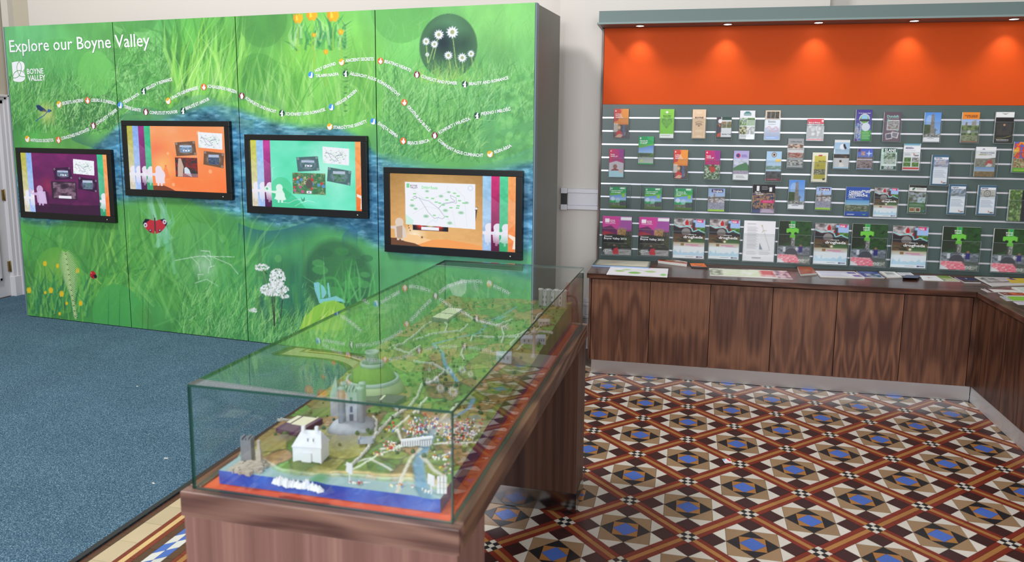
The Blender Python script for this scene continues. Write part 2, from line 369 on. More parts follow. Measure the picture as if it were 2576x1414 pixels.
for i in range(-22, 20):
    for j in range(-22, 22):
        o = LO + LP * (i * LU + j * LV)
        if not (-1.6 < o[0] < 3.2 and -8.3 < o[1] < -.2): continue
        for k, (P, mt) in enumerate(protos):
            Q = P + o; c = Q.mean(0)
            if tdot(c) < -.66 or c[0] > 3.0 or c[1] > -.42 or c[1] < -8.2: continue
            px = [project((x, y, 0)) for x, y in Q]
            if min(q[2] for q in px) < .4: vis = 0
            else:
                X = np.array([q[0] for q in px]); Y = np.array([q[1] for q in px]); ar = abs(.5 * sum(X[q - 1] * Y[q] - X[q] * Y[q - 1] for q in range(len(X))))
                cx, cy = X.mean(), Y.mean()
                vis = ar if (1225 < cx < 2560 and 900 < cy < 1405 and (cx > 1500 or cy > 1300)) else 0
            cand.append((vis, k, o))
cand.sort(key=lambda q: -q[0])
for vis, k, o in cand[:300]:
    ob = link('tile', pmesh[k], fl); ob.location = (o[0], o[1], random.uniform(-.0003, .0003))
names = list(TILE); rest = MB()
for vis, k, o in cand[300:]: rest.prism([tuple(q + o) for q in protos[k][0]], -.006, random.uniform(-.0003, .0003), names.index(protos[k][1]), bottom=False)
tag(rest.build('tile_field', [TILE[k] for k in names], fl), kind='stuff')
# ---- border of the tile floor, following the carpet's edge
path = [(-1.123, -3.4), (-1.123, 2.6)] + [(-1.503 + .38 * math.cos(a), 2.96 + .42 * math.sin(a)) for a in np.linspace(0, PI / 2, 12)] + [(-1.887, 3.384), (-1.855, 3.72)]
path = np.array(path); seg = np.hypot(*np.diff(path, axis=0).T); PLn = np.concatenate([[0], np.cumsum(seg)])
def offpt(i, d):
    n = len(path); e = [(path[k + 1] - path[k]) / np.linalg.norm(path[k + 1] - path[k]) for k in (max(i - 1, 0), min(i, n - 2))]
    n1, n2 = [np.array([k[1], -k[0]]) for k in e]; return path[i] + (n1 + n2) / (1 + n1 @ n2) * d
def off(l, d):
    i = int(np.clip(np.searchsorted(PLn, l) - 1, 0, len(path) - 2)); f = (l - PLn[i]) / seg[i]; q = offpt(i, d) * (1 - f) + offpt(i + 1, d) * f
    return tab(q[0], q[1])[:2]
bt = []
def band(d0, d1, step, mt, l0=0):
    st = sorted(set(list(np.arange(l0, PLn[-1], step)) + [PLn[-2]]))
    for a, b in zip(st[:-1], st[1:]):
        if b - a > .004: bt.append(([off(a, d0), off(b, d0), off(b, d1), off(a, d1)], mt))
for d0, d1, st, mt, l0 in ((0, .034, .0945, 'umber', .04), (.034, .122, .1445, 'cream', .0), (.122, .143, .145, 'red', .05), (.143, .169, .145, 'sand', .09), (.169, .193, .145, 'red', .03), (.193, .229, .0945, 'umber', .06), (.303, .339, .0945, 'umber', .02), (.339, .36, .145, 'red', .1), (.36, .386, .145, 'buff', .04), (.386, .41, .145, 'red', .06), (.41, .47, .145, 'umber', .03)):
    band(d0, d1, st, mt, l0)
dm = .266
for k, l in enumerate(np.arange(0, PLn[-1] - .12, .068)):
    bt.append(([off(l, .229), off(l + .068, .229), off(l + .102, dm), off(l + .034, dm)], 'blue' if k % 2 else 'snow'))
    bt.append(([off(l + .034, dm), off(l + .102, dm), off(l + .136, .303), off(l + .068, .303)], 'snow' if k % 2 else 'blue'))
sc = []
for q, mt in bt:
    P = inset(q, .0007); c = P.mean(0); x, y, z = project((c[0], c[1], 0))
    sc.append(((1e3 - z if (0 < x < 2576 and 0 < y < 1414) else -z), P, mt))
sc.sort(key=lambda k: -k[0]); rest = MB()
for n_, (k, P, mt) in enumerate(sc):
    if n_ < 290: MB().prism([tuple(q) for q in P], -.006, random.uniform(-.0004, .0003), bottom=False).build('border_tile', TILE[mt], fl)
    else: rest.prism([tuple(q) for q in P], -.006, 0, names.index(mt), bottom=False)
tag(rest.build('border_tiling', [TILE[k] for k in names], fl), kind='stuff')
# ------------------------------------------------------------------ carpet
m, nt, b = nodes('carpet_pile'); L = nt.links
tc = N(nt, 'ShaderNodeTexCoord'); n1 = N(nt, 'ShaderNodeTexNoise'); n1.inputs['Scale'].default_value = 210; n1.inputs['Detail'].default_value = 3
n2 = N(nt, 'ShaderNodeTexNoise'); n2.inputs['Scale'].default_value = 3.2; n2.inputs['Detail'].default_value = 4
L.new(tc.outputs['Object'], n1.inputs['Vector']); L.new(tc.outputs['Object'], n2.inputs['Vector'])
r1 = ramp(nt, [(.28, (20, 40, 60)), (.47, (62, 92, 114)), (.6, (96, 124, 142)), (.72, (166, 186, 194))]); L.new(n1.outputs[0], r1.inputs[0])
hs = N(nt, 'ShaderNodeHueSaturation'); mr = N(nt, 'ShaderNodeMapRange'); mr.inputs['To Min'].default_value = .8; mr.inputs['To Max'].default_value = 1.2
L.new(n2.outputs[0], mr.inputs['Value']); L.new(mr.outputs[0], hs.inputs['Value']); L.new(r1.outputs[0], hs.inputs['Color']); L.new(hs.outputs[0], b.inputs['Base Color'])
bp = N(nt, 'ShaderNodeBump'); bp.inputs['Strength'].default_value = .6; bp.inputs['Distance'].default_value = .004; L.new(n1.outputs[0], bp.inputs['Height']); L.new(bp.outputs[0], b.inputs['Normal'])
b.inputs['Roughness'].default_value = .95; b.inputs['Specular IOR Level'].default_value = .1
CARPET = m
cpath = [tuple(tab(*q)[:2]) for q in path]
poly = cpath + [tuple(tab(-1.80, 4.6)[:2]), (-5.34, .64), (-5.34, -8), tuple(tab(-1.123, -3.8)[:2])]
ct = MB().prism(poly, -.003, .006).build('carpet', CARPET); tag(ct, 'speckled blue fitted carpet covering the left half of the floor', 'carpet')
ed = MB()
for a, b_ in zip([tab(-1.123, -3.8)[:2]] + [np.array(q) for q in cpath[:-1]], [np.array(q) for q in cpath]):
    d = (b_ - a) / np.linalg.norm(b_ - a); nn = np.array([-d[1], d[0]])
    ed.prism([tuple(a), tuple(b_), tuple(b_ + nn * .026), tuple(a + nn * .026)], -.002, .0085)
tag(ed.build('edge_trim', plain('black_rubber', (38, 40, 42), .6), ct), 'black edging strip along the carpet')
# ------------------------------------------------------------------ room shell
wallm = plain('wall_paint', (212, 206, 200), .7, vary=.015, scale=3)
beige = plain('wall_beige', (186, 177, 160), .7, vary=.015, scale=3)
gloss = plain('white_gloss_paint', (214, 212, 216), .35, vary=.01)
wb = MB().box(-5.08, .13, .65, .9, 0, 4.4).box(.13, 2.0, .05, .9, 0, 4.4).box(2.0, 4.3, .16, .9, 0, 4.4).build('wall_back', wallm); tag(wb, kind='structure')
wl = MB().box(-5.6, -5.35, .565, .95, 0, 4.4).box(-5.6, -5.35, -8, -.62, 0, 4.4).box(-5.6, -5.35, -.62, .565, 1.96, 4.4).box(-5.35, -5.08, .66, .95, 0, 4.4).build('wall_left', beige); tag(wl, kind='structure')
tr = MB().box(-5.335, -5.262, .60, .66, 0.33, 4.4).build('trim_1', plain('wall_pale', (204, 199, 190), .6)); tag(tr, kind='structure')
wr = MB().box(4.3, 4.5, -8, .9, 0, 4.4).build('wall_right', wallm); tag(wr, kind='structure')
tr = MB()
for z0, z1, d in ((1.205, 1.237, .034), (1.112, 1.205, .024), (1.081, 1.112, .042)): tr.box(.215, .46, .05 - d, .05, z0, z1)
for z0, z1 in ((1.201, 1.243), (1.076, 1.117)): tr.box(.165, .214, .002, .05, z0, z1)
tr = tr.build('trim_2', plain('dado_plastic', (214, 213, 222), .35), bevel=.003); tag(tr, kind='structure')
MB().box(.168, .206, .02, .05, 1.117, 1.2).build('socket', plain('dark_socket', (40, 40, 42), .5), tr)
bb = MB()
for z0, z1, d in ((0, .16, .03), (.16, .245, .02), (.245, .27, .034), (.27, .34, .018), (.34, .365, .03), (.365, .4, .014)): bb.box(.14, .46, .05 - d, .05, z0, z1)
tag(bb.build('baseboard_back', gloss, bevel=.004), kind='structure')
bb = MB()
for z0, z1, d in ((0, .17, .05), (.17, .26, .03), (.26, .32, .042)): bb.box(-5.29, -4.3, .65 - d, .65, z0, z1)
tag(bb.build('baseboard_left', gloss, bevel=.004), kind='structure')
# door on the left wall
dr = MB().box(-5.4, -5.358, -.40, .478, .012, 1.87).build('door_1', gloss); tag(dr, kind='structure')
fr = MB()
for y0, y1, d in ((.478, .515, .03), (.515, .545, .045), (.545, .565, .06)): fr.box(-5.4, -5.35 + d, y0, y1, 0, 1.87 + (y1 - .478))
for z0, z1, d in ((1.87, 1.91, .03), (1.91, 1.935, .045), (1.935, 1.958, .06)): fr.box(-5.4, -5.35 + d, -.45, .565, z0, z1)
fr.box(-5.4, -5.30, .47, .57, 0, .20)
fr.build('door_frame', gloss, dr, bevel=.004)
for z0, z1 in ((.18, .68), (.78, 1.72)):
    pn = MB()
    for a, e in ((.0, .022), (.022, .012)):
        y0, y1, q0, q1 = -.28 + a, .365 - a, z0 + a, z1 - a
        for bx in ((y0, y1, q0, q0 + .022), (y0, y1, q1 - .022, q1), (y0, y0 + .022, q0, q1), (y1 - .022, y1, q0, q1)): pn.box(-5.36, -5.358 + e, *bx)
    pn.build('panel_moulding', gloss, dr)
brass = plain('old_brass', (150, 128, 84), .35, metal=.9)
for z in (.30, 1.0, 1.72):
    h = MB().box(-5.362, -5.350, .455, .505, z - .05, z + .05)
    h.lathe([(.007, -.058), (.009, -.05), (.009, .05), (.007, .058)], 10, (-5.345, .48, z)); h.build('hinge', brass, dr)
# ------------------------------------------------------------------ display wall
dwl = thing('display_wall', 'tall green graphic display wall printed with meadow photographs', 'display wall', tuple(W0), WA)
def wp(s, d, z): return W0 + WE * s + WN * d + np.array([0, 0, z])
def wl3(s, z, d=-.0022): return W0 + WE * s + WN * d + np.array([0, 0, z])
greyside = plain('grey_green_laminate', (116, 120, 113), .45); bluetrim = plain('blue_grey_trim', (112, 132, 145), .35)
TWID = 4 * WW
MB().box(.012, TWID - .006, .052, WD, .03, WZ1 - .004).build('carcass', greyside, dwl, local=True)
MB().box(TWID - .006, TWID, .055, WD, .03, WZ1 - .002).build('side_panel', greyside, dwl, local=True)
MB().box(TWID - .001, TWID + .008, .0, .05, WZ0, WZ1).build('corner_trim', bluetrim, dwl, local=True)
MB().box(-.012, -.001, .0, .05, WZ0, WZ1).build('corner_trim', bluetrim, dwl, local=True)
MB().box(0, TWID, .02, WD - .02, .006, .032).build('plinth', plain('black_plinth', (18, 18, 22), .5), dwl, local=True)
edgem = plain('panel_edge', (40, 52, 48), .5)
PANELS = [MB().box(k * WW + .003, (k + 1) * WW - .003, .0, .05, WZ0, WZ1).build('panel', edgem, dwl, local=True) for k in range(4)]
# ------------------------------------------------------------------ the printed meadow on the display wall
MWD, MHT = 1744, 924
cv = Cv(MWD, MHT); HGT = WZ1 - WZ0
def mc(x, y):
    s, z = on_wall(x, y); return s / TWID, 1 - (z - WZ0) / HGT
def mpp(x, y): a = on_wall(x, y); b_ = on_wall(x, y + 1); return (a[1] - b_[1]) / TWID
uu = (np.arange(MWD) + .5) / MWD * TWID; vv = WZ1 - (np.arange(MHT) + .5) / MHT * HGT
Q = W0 + uu[None, :, None] * WE + vv[:, None, None] * np.array([0, 0, 1.]) - CAM
zz = Q @ CF; PX = PCX + FPX * (Q @ CR) / zz; PY = PCY - FPX * (Q @ CU) / zz
anch = [(60, 110, 100, 178, 104), (150, 200, 88, 162, 80), (240, 190, 112, 190, 88), (60, 330, 80, 165, 66), (150, 300, 110, 170, 70), (400, 90, 92, 168, 78), (340, 180, 84, 155, 66), (450, 200, 84, 150, 58), (480, 110, 98, 180, 66), (560, 120, 122, 200, 80), (660, 60, 92, 165, 70), (660, 200, 90, 160, 62), (760, 150, 126, 195, 70), (880, 130, 128, 202, 80), (800, 260, 112, 186, 72), (1000, 40, 116, 192, 92), (1250, 60, 126, 196, 96), (1250, 180, 112, 184, 92), (1250, 280, 100, 174, 96), (1050, 250, 108, 176, 88), (1080, 330, 96, 166, 72), (900, 260, 116, 192, 78), (1000, 380, 88, 160, 88),
        (100, 590, 84, 168, 66), (90, 720, 74, 145, 56), (240, 620, 86, 160, 64), (250, 740, 74, 152, 60), (300, 800, 74, 160, 72), (450, 560, 96, 165, 72), (420, 650, 84, 155, 66), (540, 640, 80, 166, 74), (480, 780, 76, 150, 62), (580, 800, 80, 160, 74), (700, 610, 82, 168, 92), (640, 700, 78, 158, 76), (700, 740, 58, 124, 76), (760, 690, 62, 130, 80), (850, 700, 72, 146, 76), (820, 640, 86, 168, 84), (1000, 700, 90, 168, 96), (1200, 760, 88, 162, 90), (1200, 690, 88, 172, 110), (1050, 840, 84, 160, 78), (900, 800, 84, 160, 78)]
A = np.array(anch, float); q4 = (slice(None, None, 8), slice(None, None, 8)); X4, Y4 = PX[q4], PY[q4]
wgt = 1 / (((X4[..., None] - A[:, 0]) ** 2 + (Y4[..., None] - A[:, 1]) ** 2) / 900 + 1) ** 1.6; lo = (wgt @ A[:, 2:]) / wgt.sum(-1, keepdims=True)
yi = np.clip(np.arange(MHT) / 8, 0, lo.shape[0] - 1.001); xi = np.clip(np.arange(MWD) / 8, 0, lo.shape[1] - 1.001)
a, b_ = yi.astype(int), xi.astype(int); fy = (yi - a)[:, None, None]; fx = (xi - b_)[None, :, None]
cv.a = (lo[a][:, b_] * (1 - fx) + lo[a][:, b_ + 1] * fx) * (1 - fy) + (lo[a + 1][:, b_] * (1 - fx) + lo[a + 1][:, b_ + 1] * fx) * fy
cv.a *= (1 + .16 * (fbm(MHT, MWD, 60, 12, 3, 4) - .5) + .34 * (fbm(MHT, MWD, 14, 8, 5, 4) - .5))[..., None]
def blade(x, y, ln, ang, w, col, al, bend=0):
    a = math.radians(ang); dx, dy = math.sin(a), -math.cos(a); b2 = math.radians(ang + bend)
    mx, my = x + dx * ln * .55, y + dy * ln * .55; tx, ty = mx + math.sin(b2) * ln * .45, my - math.cos(b2) * ln * .45; nx, ny = -dy * w / 2, dx * w / 2
    cv.poly([mc(*p) for p in ((x + nx, y + ny), (mx + nx * .8, my + ny * .8), (tx, ty), (mx - nx * .8, my - ny * .8), (x - nx, y - ny))], col, al)
def disc(x, y, r, col, al, soft=0, ry=1):
    u, v = mc(x, y); k = mpp(x, y) * r; cv.circ(u, v, k, col, al, ry=k * MWD / MHT * ry, soft=soft)
def grass(x0, y0, x1, y1, n, l0, l1, ang, spread, cols, w=3., al=.5, bend=25, rng=RNG):
    for _ in range(n):
        t = rng.random(); y = y0 + (y1 - y0) * t
        blade(x0 + (x1 - x0) * rng.random(), y, l0 + (l1 - l0) * rng.random(), ang + spread * rng.standard_normal(), w * (.6 + .8 * rng.random()), cols[rng.integers(len(cols))], al * (.5 + .5 * rng.random()), bend * rng.standard_normal())
LG, MG, DG, YG = (158, 214, 128), (120, 190, 84), (54, 112, 48), (186, 216, 96)
disc(240, 200, 70, (104, 186, 78), .8)
disc(155, 235, 135, (78, 158, 64), .35)
grass(15, 110, 285, 200, 420, 18, 44, 8, 26, [(140, 204, 120), (88, 164, 80), (120, 190, 100)], 2, .34)
grass(15, 200, 285, 340, 1500, 16, 50, 10, 26, [(176, 226, 146), MG, DG, DG, (142, 206, 104), (66, 130, 56)], 1.9, .62)
grass(160, 260, 300, 330, 420, 20, 55, 10, 40, [(190, 230, 150), DG, DG, (40, 90, 40)], 1.8, .7)
disc(240, 185, 58, (112, 192, 86), .6)
for _ in range(60):
    x, y = RNG.uniform(295, 430), RNG.uniform(70, 270); a = RNG.uniform(0, 360); r = RNG.uniform(10, 26)
    for dx in (-.5, .5): blade(x + r * dx, y, r * 1.5, a + dx * 70, r * .8, [(116, 192, 92), (98, 174, 74), (80, 152, 60), (140, 206, 112)][RNG.integers(4)], .5, 20)
    blade(x, y, r * 1.4, a, 1.4, (176, 220, 150), .4)
grass(292, 120, 440, 290, 420, 20, 64, 12, 42, [(176, 222, 140), MG, DG, (60, 120, 50)], 2, .55)
grass(425, 150, 600, 275, 60, 80, 190, 6, 18, [(64, 124, 46), (54, 110, 40), (80, 146, 50)], 12, .5, 20)
grass(425, 200, 600, 275, 80, 80, 215, 8, 15, [(146, 212, 76), (112, 190, 66), (170, 228, 104)], 8, .6, 18)
grass(430, 200, 600, 275, 26, 80, 200, 8, 15, [(206, 240, 160)], 2, .6, 18)
disc(660, 45, 76, (76, 140, 56), .55); disc(650, 215, 80, (72, 140, 52), .4)
grass(600, 270, 950, 320, 150, 60, 210, 2, 14, [(146, 212, 86), (118, 190, 70), (86, 156, 54), (182, 230, 124)], 9, .36, 15)
grass(600, 240, 950, 330, 60, 60, 160, 2, 16, [(206, 240, 160), (70, 140, 50)], 1.8, .5, 18)
grass(735, 95, 870, 130, 60, 30, 90, 0, 14, [(40, 110, 60), (70, 150, 70), (180, 220, 140)], 7, .6)
for x, y, r in ((785, 36, 14), (838, 37, 15), (750, 45, 12), (858, 80, 7), (820, 130, 6), (790, 88, 5)):
    blade(x, y + 90, 88, 0, 4, (150, 190, 60), .8)
    for a in (-38, -14, 12, 36): blade(x, y + r, r * 2.1, a, r * 1.1, [(236, 172, 24), (248, 196, 40), (226, 150, 20)][abs(a) % 3], .92, -a * .6)
    blade(x - r * .2, y + r * .6, r * 1.3, -8, r * .5, (252, 216, 70), .8)
for i in range(26): blade(868, 60 + i * 9, 24, 60, 1.5, (170, 215, 140), .5); blade(868, 60 + i * 9, 24, -60, 1.5, (170, 215, 140), .4)
for i in range(10): disc(870, 145 + i * 15, 6, (40, 80, 40), .5, ry=.3)
disc(1010, 20, 90, (96, 168, 74), .6)
grass(955, 60, 1345, 200, 260, 30, 70, 12, 24, [(140, 206, 116), (104, 180, 84)], 3, .3)
grass(955, 180, 1345, 310, 1700, 18, 60, 12, 26, [(182, 228, 150), MG, DG, MG, (74, 142, 64), (146, 208, 112)], 1.9, .6)
grass(955, 300, 1210, 410, 800, 18, 58, 20, 30, [(170, 222, 130), MG, DG, (54, 116, 46)], 2.2, .55)
for i in range(14): cv.circ(mc(1127, 118)[0], mc(1127, 118)[1], mpp(1127, 118) * 82 * (1 - i * .004), (62, 96, 62), .10 if i else .5, ry=mpp(1127, 118) * 82 * MWD / MHT)
disc(1130, 72, 60, (96, 150, 96), .55, soft=.8); disc(1116, 108, 52, (30, 40, 42), .85, soft=.85); disc(1165, 110, 34, (34, 50, 44), .5, soft=.9)
grass(1050, 200, 1200, 215, 260, 25, 70, 10, 25, [LG, MG, YG, (84, 160, 70)], 2.4, .5)
for x, y, x2, y2, r in ((1104, 88, 1090, 150, 14), (1138, 82, 1148, 170, 17), (1093, 112, 1078, 160, 11), (1072, 105, 1076, 155, 11), (1128, 140, 1134, 175, 12), (1163, 146, 1165, 180, 13), (1185, 136, 1190, 170, 10), (1075, 138, 1076, 160, 6)):
    cv.line([mc(x, y), mc(x2, y2)], .13, (170, 200, 110), .9)
    for k in range(12): a = k * PI / 6; blade(x, y, r, math.degrees(a), r * .42, (244, 242, 250), .95)
    disc(x, y, r * .35, (150, 160, 90), .9)
for _ in range(95):
    x, y = RNG.uniform(1200, 1342), RNG.uniform(180, 400); r = RNG.uniform(6, 15)
    if (x - 1275) / 75 < -.2 - (y - 290) / 500: continue
    for k in range(3): disc(x + r * .6 * math.cos(k * 2.1), y + r * .5 * math.sin(k * 2.1), r * .62, [(134, 204, 110), (110, 186, 92), (84, 150, 72)][RNG.integers(3)], .5)
# the river band
tx, ty = zip(*((-60, 470), (10, 452), (60, 418), (110, 392), (170, 376), (215, 372), (250, 345), (300, 300), (340, 292), (400, 292), (470, 262), (540, 245), (600, 262), (680, 292), (760, 306), (850, 306), (900, 330), (950, 376), (1010, 398), (1080, 412), (1150, 424), (1250, 410), (1400, 380)))
bx, by = zip(*((-60, 560), (60, 570), (120, 585), (220, 560), (300, 525), (400, 512), (500, 528), (560, 548), (620, 566), (700, 590), (800, 580), (860, 592), (950, 640), (1050, 660), (1400, 652)))
TOPC, BOT = np.interp(PX, tx, ty), np.interp(PX, bx, by)
n1 = fbm(MHT, MWD, 30, 34, 11, 4); n2 = fbm(MHT, MWD, 9, 26, 12, 3); fl1 = fbm(MHT, MWD, 90, 150, 13, 3)
k = np.clip((PY - TOPC) / 26, 0, 1) * np.clip((BOT - PY) / 34, 0, 1); k = k * k * (3 - 2 * k)
mid = np.clip(np.minimum(PY - TOPC, BOT - PY) / 70, 0, 1)[..., None]
blue = np.array([84, 146, 150.]) * (1 - mid) + np.array([66, 122, 158.]) * mid
blue = blue * (.62 + .75 * n1 * (0.7 + .6 * n2))[..., None] + (np.clip((fl1 - .56) * 8, 0, 1) * 42)[..., None] - (np.clip((.42 - fl1) * 8, 0, 1) * 30)[..., None]
cv.a = cv.a * (1 - k[..., None] * .93) + blue * k[..., None] * .93
def hill(pts, col, al, drop):
    pts = [(x, y) for x, y in pts]; n = 60; xs = np.linspace(pts[0][0], pts[-1][0], n); c = np.polyfit([p[0] for p in pts], [p[1] for p in pts], min(len(pts) - 1, 5)); ys = np.polyval(c, xs)
    for i in range(8):
        d = drop * i / 8; cv.poly([mc(x, y) for x, y in zip(xs, ys + d * 0)] + [mc(x, y + drop - d) for x, y in zip(xs[::-1], ys[::-1])], col, al / 8)
for pts, c, al, dr_ in (([(180, 352), (240, 372), (290, 366), (330, 340)], (40, 80, 96), .5, -40), ([(380, 282), (440, 268), (500, 240), (560, 262), (640, 300)], (110, 170, 130), .5, 40), ([(300, 300), (370, 270), (450, 292), (520, 300), (600, 270)], (60, 110, 110), .4, 50),
                        ([(560, 400), (640, 430), (760, 440), (900, 420)], (60, 140, 140), .5, 40), ([(600, 560), (680, 580), (760, 562), (830, 545), (900, 580)], (34, 84, 110), .7, 46), ([(860, 595), (930, 560), (1000, 590), (1050, 600)], (40, 92, 120), .5, 40), ([(960, 385), (1040, 400), (1150, 420), (1250, 405), (1340, 370)], (90, 160, 120), .5, 46), ([(960, 600), (1060, 640), (1200, 645), (1345, 640)], (80, 150, 140), .5, 30), ([(420, 225), (500, 268), (600, 255), (720, 290)], (80, 140, 80), .5, -30)):
    hill(pts, c, al, dr_)
# lower meadow
disc(445, 640, 142, (84, 158, 58), .55)
grass(60, 600, 620, 830, 300, 30, 90, 6, 24, [(60, 126, 52), (120, 196, 84), (80, 156, 62)], 3, .4)
grass(60, 640, 330, 800, 120, 60, 150, 12, 22, [(74, 150, 58), (104, 182, 66), (54, 120, 44), (130, 196, 80)], 8, .42, 30)
grass(200, 640, 330, 800, 60, 80, 170, 14, 20, [(96, 178, 60), (60, 128, 48), (150, 210, 84)], 6, .6, 40)
grass(330, 650, 620, 840, 110, 90, 240, -4, 26, [(110, 190, 84), (88, 164, 60), (54, 120, 44), (140, 206, 100)], 8, .42, 26)
grass(380, 560, 440, 690, 14, 80, 160, -6, 14, [(110, 190, 130), (150, 210, 170)], 9, .6)
for x, y in ((110, 560), (150, 600), (620, 660), (560, 600), (700, 650)): disc(x, y, 10, (130, 196, 100), .35)
disc(150, 705, 82, (100, 176, 58), .75); disc(150, 690, 70, (140, 190, 70), .5, soft=.6)
grass(80, 730, 220, 800, 150, 30, 100, 2, 16, [(50, 130, 70), (90, 176, 70), (140, 206, 90), (40, 100, 60)], 5, .6)
for x, y, r in ((73, 729, 7), (128, 729, 7), (155, 738, 7), (114, 735, 4), (203, 762, 6), (168, 762, 4), (150, 788, 4), (195, 680, 6), (113, 662, 6), (145, 668, 5)): blade(x + 6, y + 50, 48, -6, 3, (120, 180, 60), .8); [blade(x, y + r, r * 2.2, a_, r * 1.1, (238, 196, 26), .95, -a_) for a_ in (-22, 0, 22)]
for i in range(38):
    t = i / 37; x, y = 165 + 25 * t, 640 + 160 * t; ln = 8 + 26 * math.sin(PI * min(1, t * 1.3 + .08)); 
    for sgn in (-1, 1):
        blade(x, y, ln * 1.1, sgn * 46, 2.6, (56, 110, 50), .6); blade(x, y - 2, ln, sgn * 48, 2.2, (206, 232, 150), .95)
    disc(x, y, 3.6, (60, 60, 30) if i % 3 == 0 else (190, 200, 120), .8, ry=.7)
disc(300, 800, 84, (76, 166, 70), .85); disc(365, 800, 40, (92, 140, 50), .35, soft=.8)
for x in (272, 300, 358, 372): blade(x, 842, 120, 1, 2, (40, 100, 44), .6)
disc(500, 650, 90, (120, 190, 120), .2); disc(515, 668, 46, (226, 240, 220), .5, soft=.95)
for pts in ([(440, 655), (500, 644), (590, 646)], [(480, 645), (500, 665), (503, 684)], [(512, 642), (528, 655), (532, 672)], [(505, 630), (528, 632), (532, 655)], [(500, 702), (498, 690), (512, 690)], [(524, 688), (526, 672), (540, 668)], [(490, 712), (520, 702), (550, 720)], [(520, 640), (580, 665), (600, 690)]): cv.line([mc(*p) for p in pts], .1, (240, 246, 236), .7)
grass(450, 740, 700, 860, 1000, 18, 64, 16, 22, [(170, 222, 132), MG, DG, (90, 176, 80)], 2, .62)
for _ in range(90): x, y = RNG.uniform(645, 790), RNG.uniform(650, 800); blade(x, y + 40, RNG.uniform(40, 100), 0, RNG.uniform(8, 18), [(40, 96, 72), (60, 130, 70), (110, 150, 60), (36, 84, 70)][RNG.integers(4)], .22)
grass(630, 800, 960, 890, 900, 18, 60, 18, 24, [(170, 222, 132), MG, DG], 2, .62)
grass(760, 700, 860, 800, 120, 18, 50, 28, 18, [LG, MG], 2.2, .5)
for x, y, x2, y2 in ((690, 770, 692, 820), (684, 745, 690, 815), (712, 742, 706, 800), (672, 690, 664, 680), (690, 745, 690, 820)): cv.line([mc(x, y), mc(x2, y2)], .16, (52, 48, 34), .9)
cv.line([mc(672, 716), mc(662, 678)], .1, (150, 160, 90), .9)
for cx_, cy_, rx_, ry_, n in ((690, 728, 36, 16, 340), (697, 700, 20, 24, 260), (660, 672, 18, 8, 70), (716, 745, 11, 6, 30), (637, 780, 10, 5, 26)):
    for _ in range(n):
        a, r = RNG.uniform(0, 2 * PI), math.sqrt(RNG.random()); disc(cx_ + rx_ * r * math.cos(a), cy_ + ry_ * r * math.sin(a), RNG.uniform(1.2, 2.8), [(246, 244, 240), (226, 224, 214), (200, 200, 180), (250, 250, 250)][RNG.integers(4)], .9)
disc(850, 700, 104, (52, 96, 56), .75, soft=.15); disc(870, 690, 80, (70, 140, 66), .5, soft=.8)
for _ in range(24): x, y = RNG.uniform(790, 930), RNG.uniform(630, 745); disc(x, y, RNG.uniform(12, 26), [(90, 176, 84), (66, 140, 64), (50, 100, 56)][RNG.integers(3)], .5, ry=.5)
grass(800, 750, 960, 780, 26, 50, 120, 2, 14, [(110, 196, 100), (74, 160, 70)], 6, .7)
cv.poly([mc(*p) for p in ((789, 711), (800, 709), (815, 720), (822, 736), (815, 749), (800, 752), (792, 730))], (132, 206, 204), .95)
cv.poly([mc(*p) for p in ((800, 752), (820, 750), (845, 744), (862, 752), (868, 760), (840, 756), (815, 766), (803, 762))], (132, 206, 204), .95)
cv.poly([mc(*p) for p in ((823, 712), (827, 711), (832, 746), (826, 748))], (132, 206, 204), .95); blade(808, 752, 66, -4, 4, (90, 176, 80), .95, 22)
cv.poly([mc(*p) for p in [(752, 828), (765, 800), (790, 772), (815, 758), (840, 755), (865, 765), (872, 780), (860, 830)]], (150, 206, 60), .9); grass(755, 830, 860, 850, 16, 60, 100, 20, 14, [(196, 222, 90), (120, 180, 50), (220, 236, 130)], 8, .6)
grass(960, 760, 1345, 900, 330, 30, 90, 8, 26, [(120, 190, 120), MG, (84, 156, 74)], 4, .32)
# dragonfly, butterfly, ladybird, pale butterfly
disc(117, 285, 36, (226, 216, 110), .75, soft=.95)
cv.poly([mc(*p) for p in ((90, 266), (98, 264), (112, 274), (120, 281), (104, 281), (95, 276))], (28, 50, 84)); cv.poly([mc(*p) for p in ((108, 276), (119, 280), (118, 283), (106, 281))], (120, 110, 60), .8)
cv.line([mc(122, 279), mc(112, 290), mc(90, 305)], .14, (40, 86, 150)); disc(123, 279, 4.4, (30, 90, 160), 1); disc(128, 279, 2.4, (20, 40, 60), 1); cv.line([mc(127, 284), mc(134, 300), mc(138, 318)], .12, (170, 170, 120))
for sg in (-1, 1):
    cv.poly([mc(390 + sg * x, y) for x, y in ((0, 556), (12, 552), (24, 553), (30, 562), (24, 574), (14, 584), (2, 588))], (196, 42, 44)); cv.poly([mc(390 + sg * x, y) for x, y in ((12, 552), (24, 550), (31, 561), (27, 570), (22, 560))], (24, 20, 30))
    disc(390 + sg * 24, 562 + (4 if sg < 0 else -4), 5.5, (232, 228, 240), 1); disc(390 + sg * 24, 562 + (4 if sg < 0 else -4), 2.6, (120, 20, 40), 1); disc(390 + sg * 12, 580, 4, (30, 24, 30), .9); disc(390 + sg * 12, 579, 1.8, (230, 230, 240), .9)
cv.line([mc(389, 548), mc(391, 582)], .32, (90, 50, 44)); cv.line([mc(386, 540), mc(388, 550)], .08, (30, 30, 30))
disc(234, 691, 9.5, (200, 26, 30), 1, ry=1); disc(240, 695, 5, (24, 20, 24), 1); cv.line([mc(240, 700), mc(255, 714)], .2, (150, 196, 80))
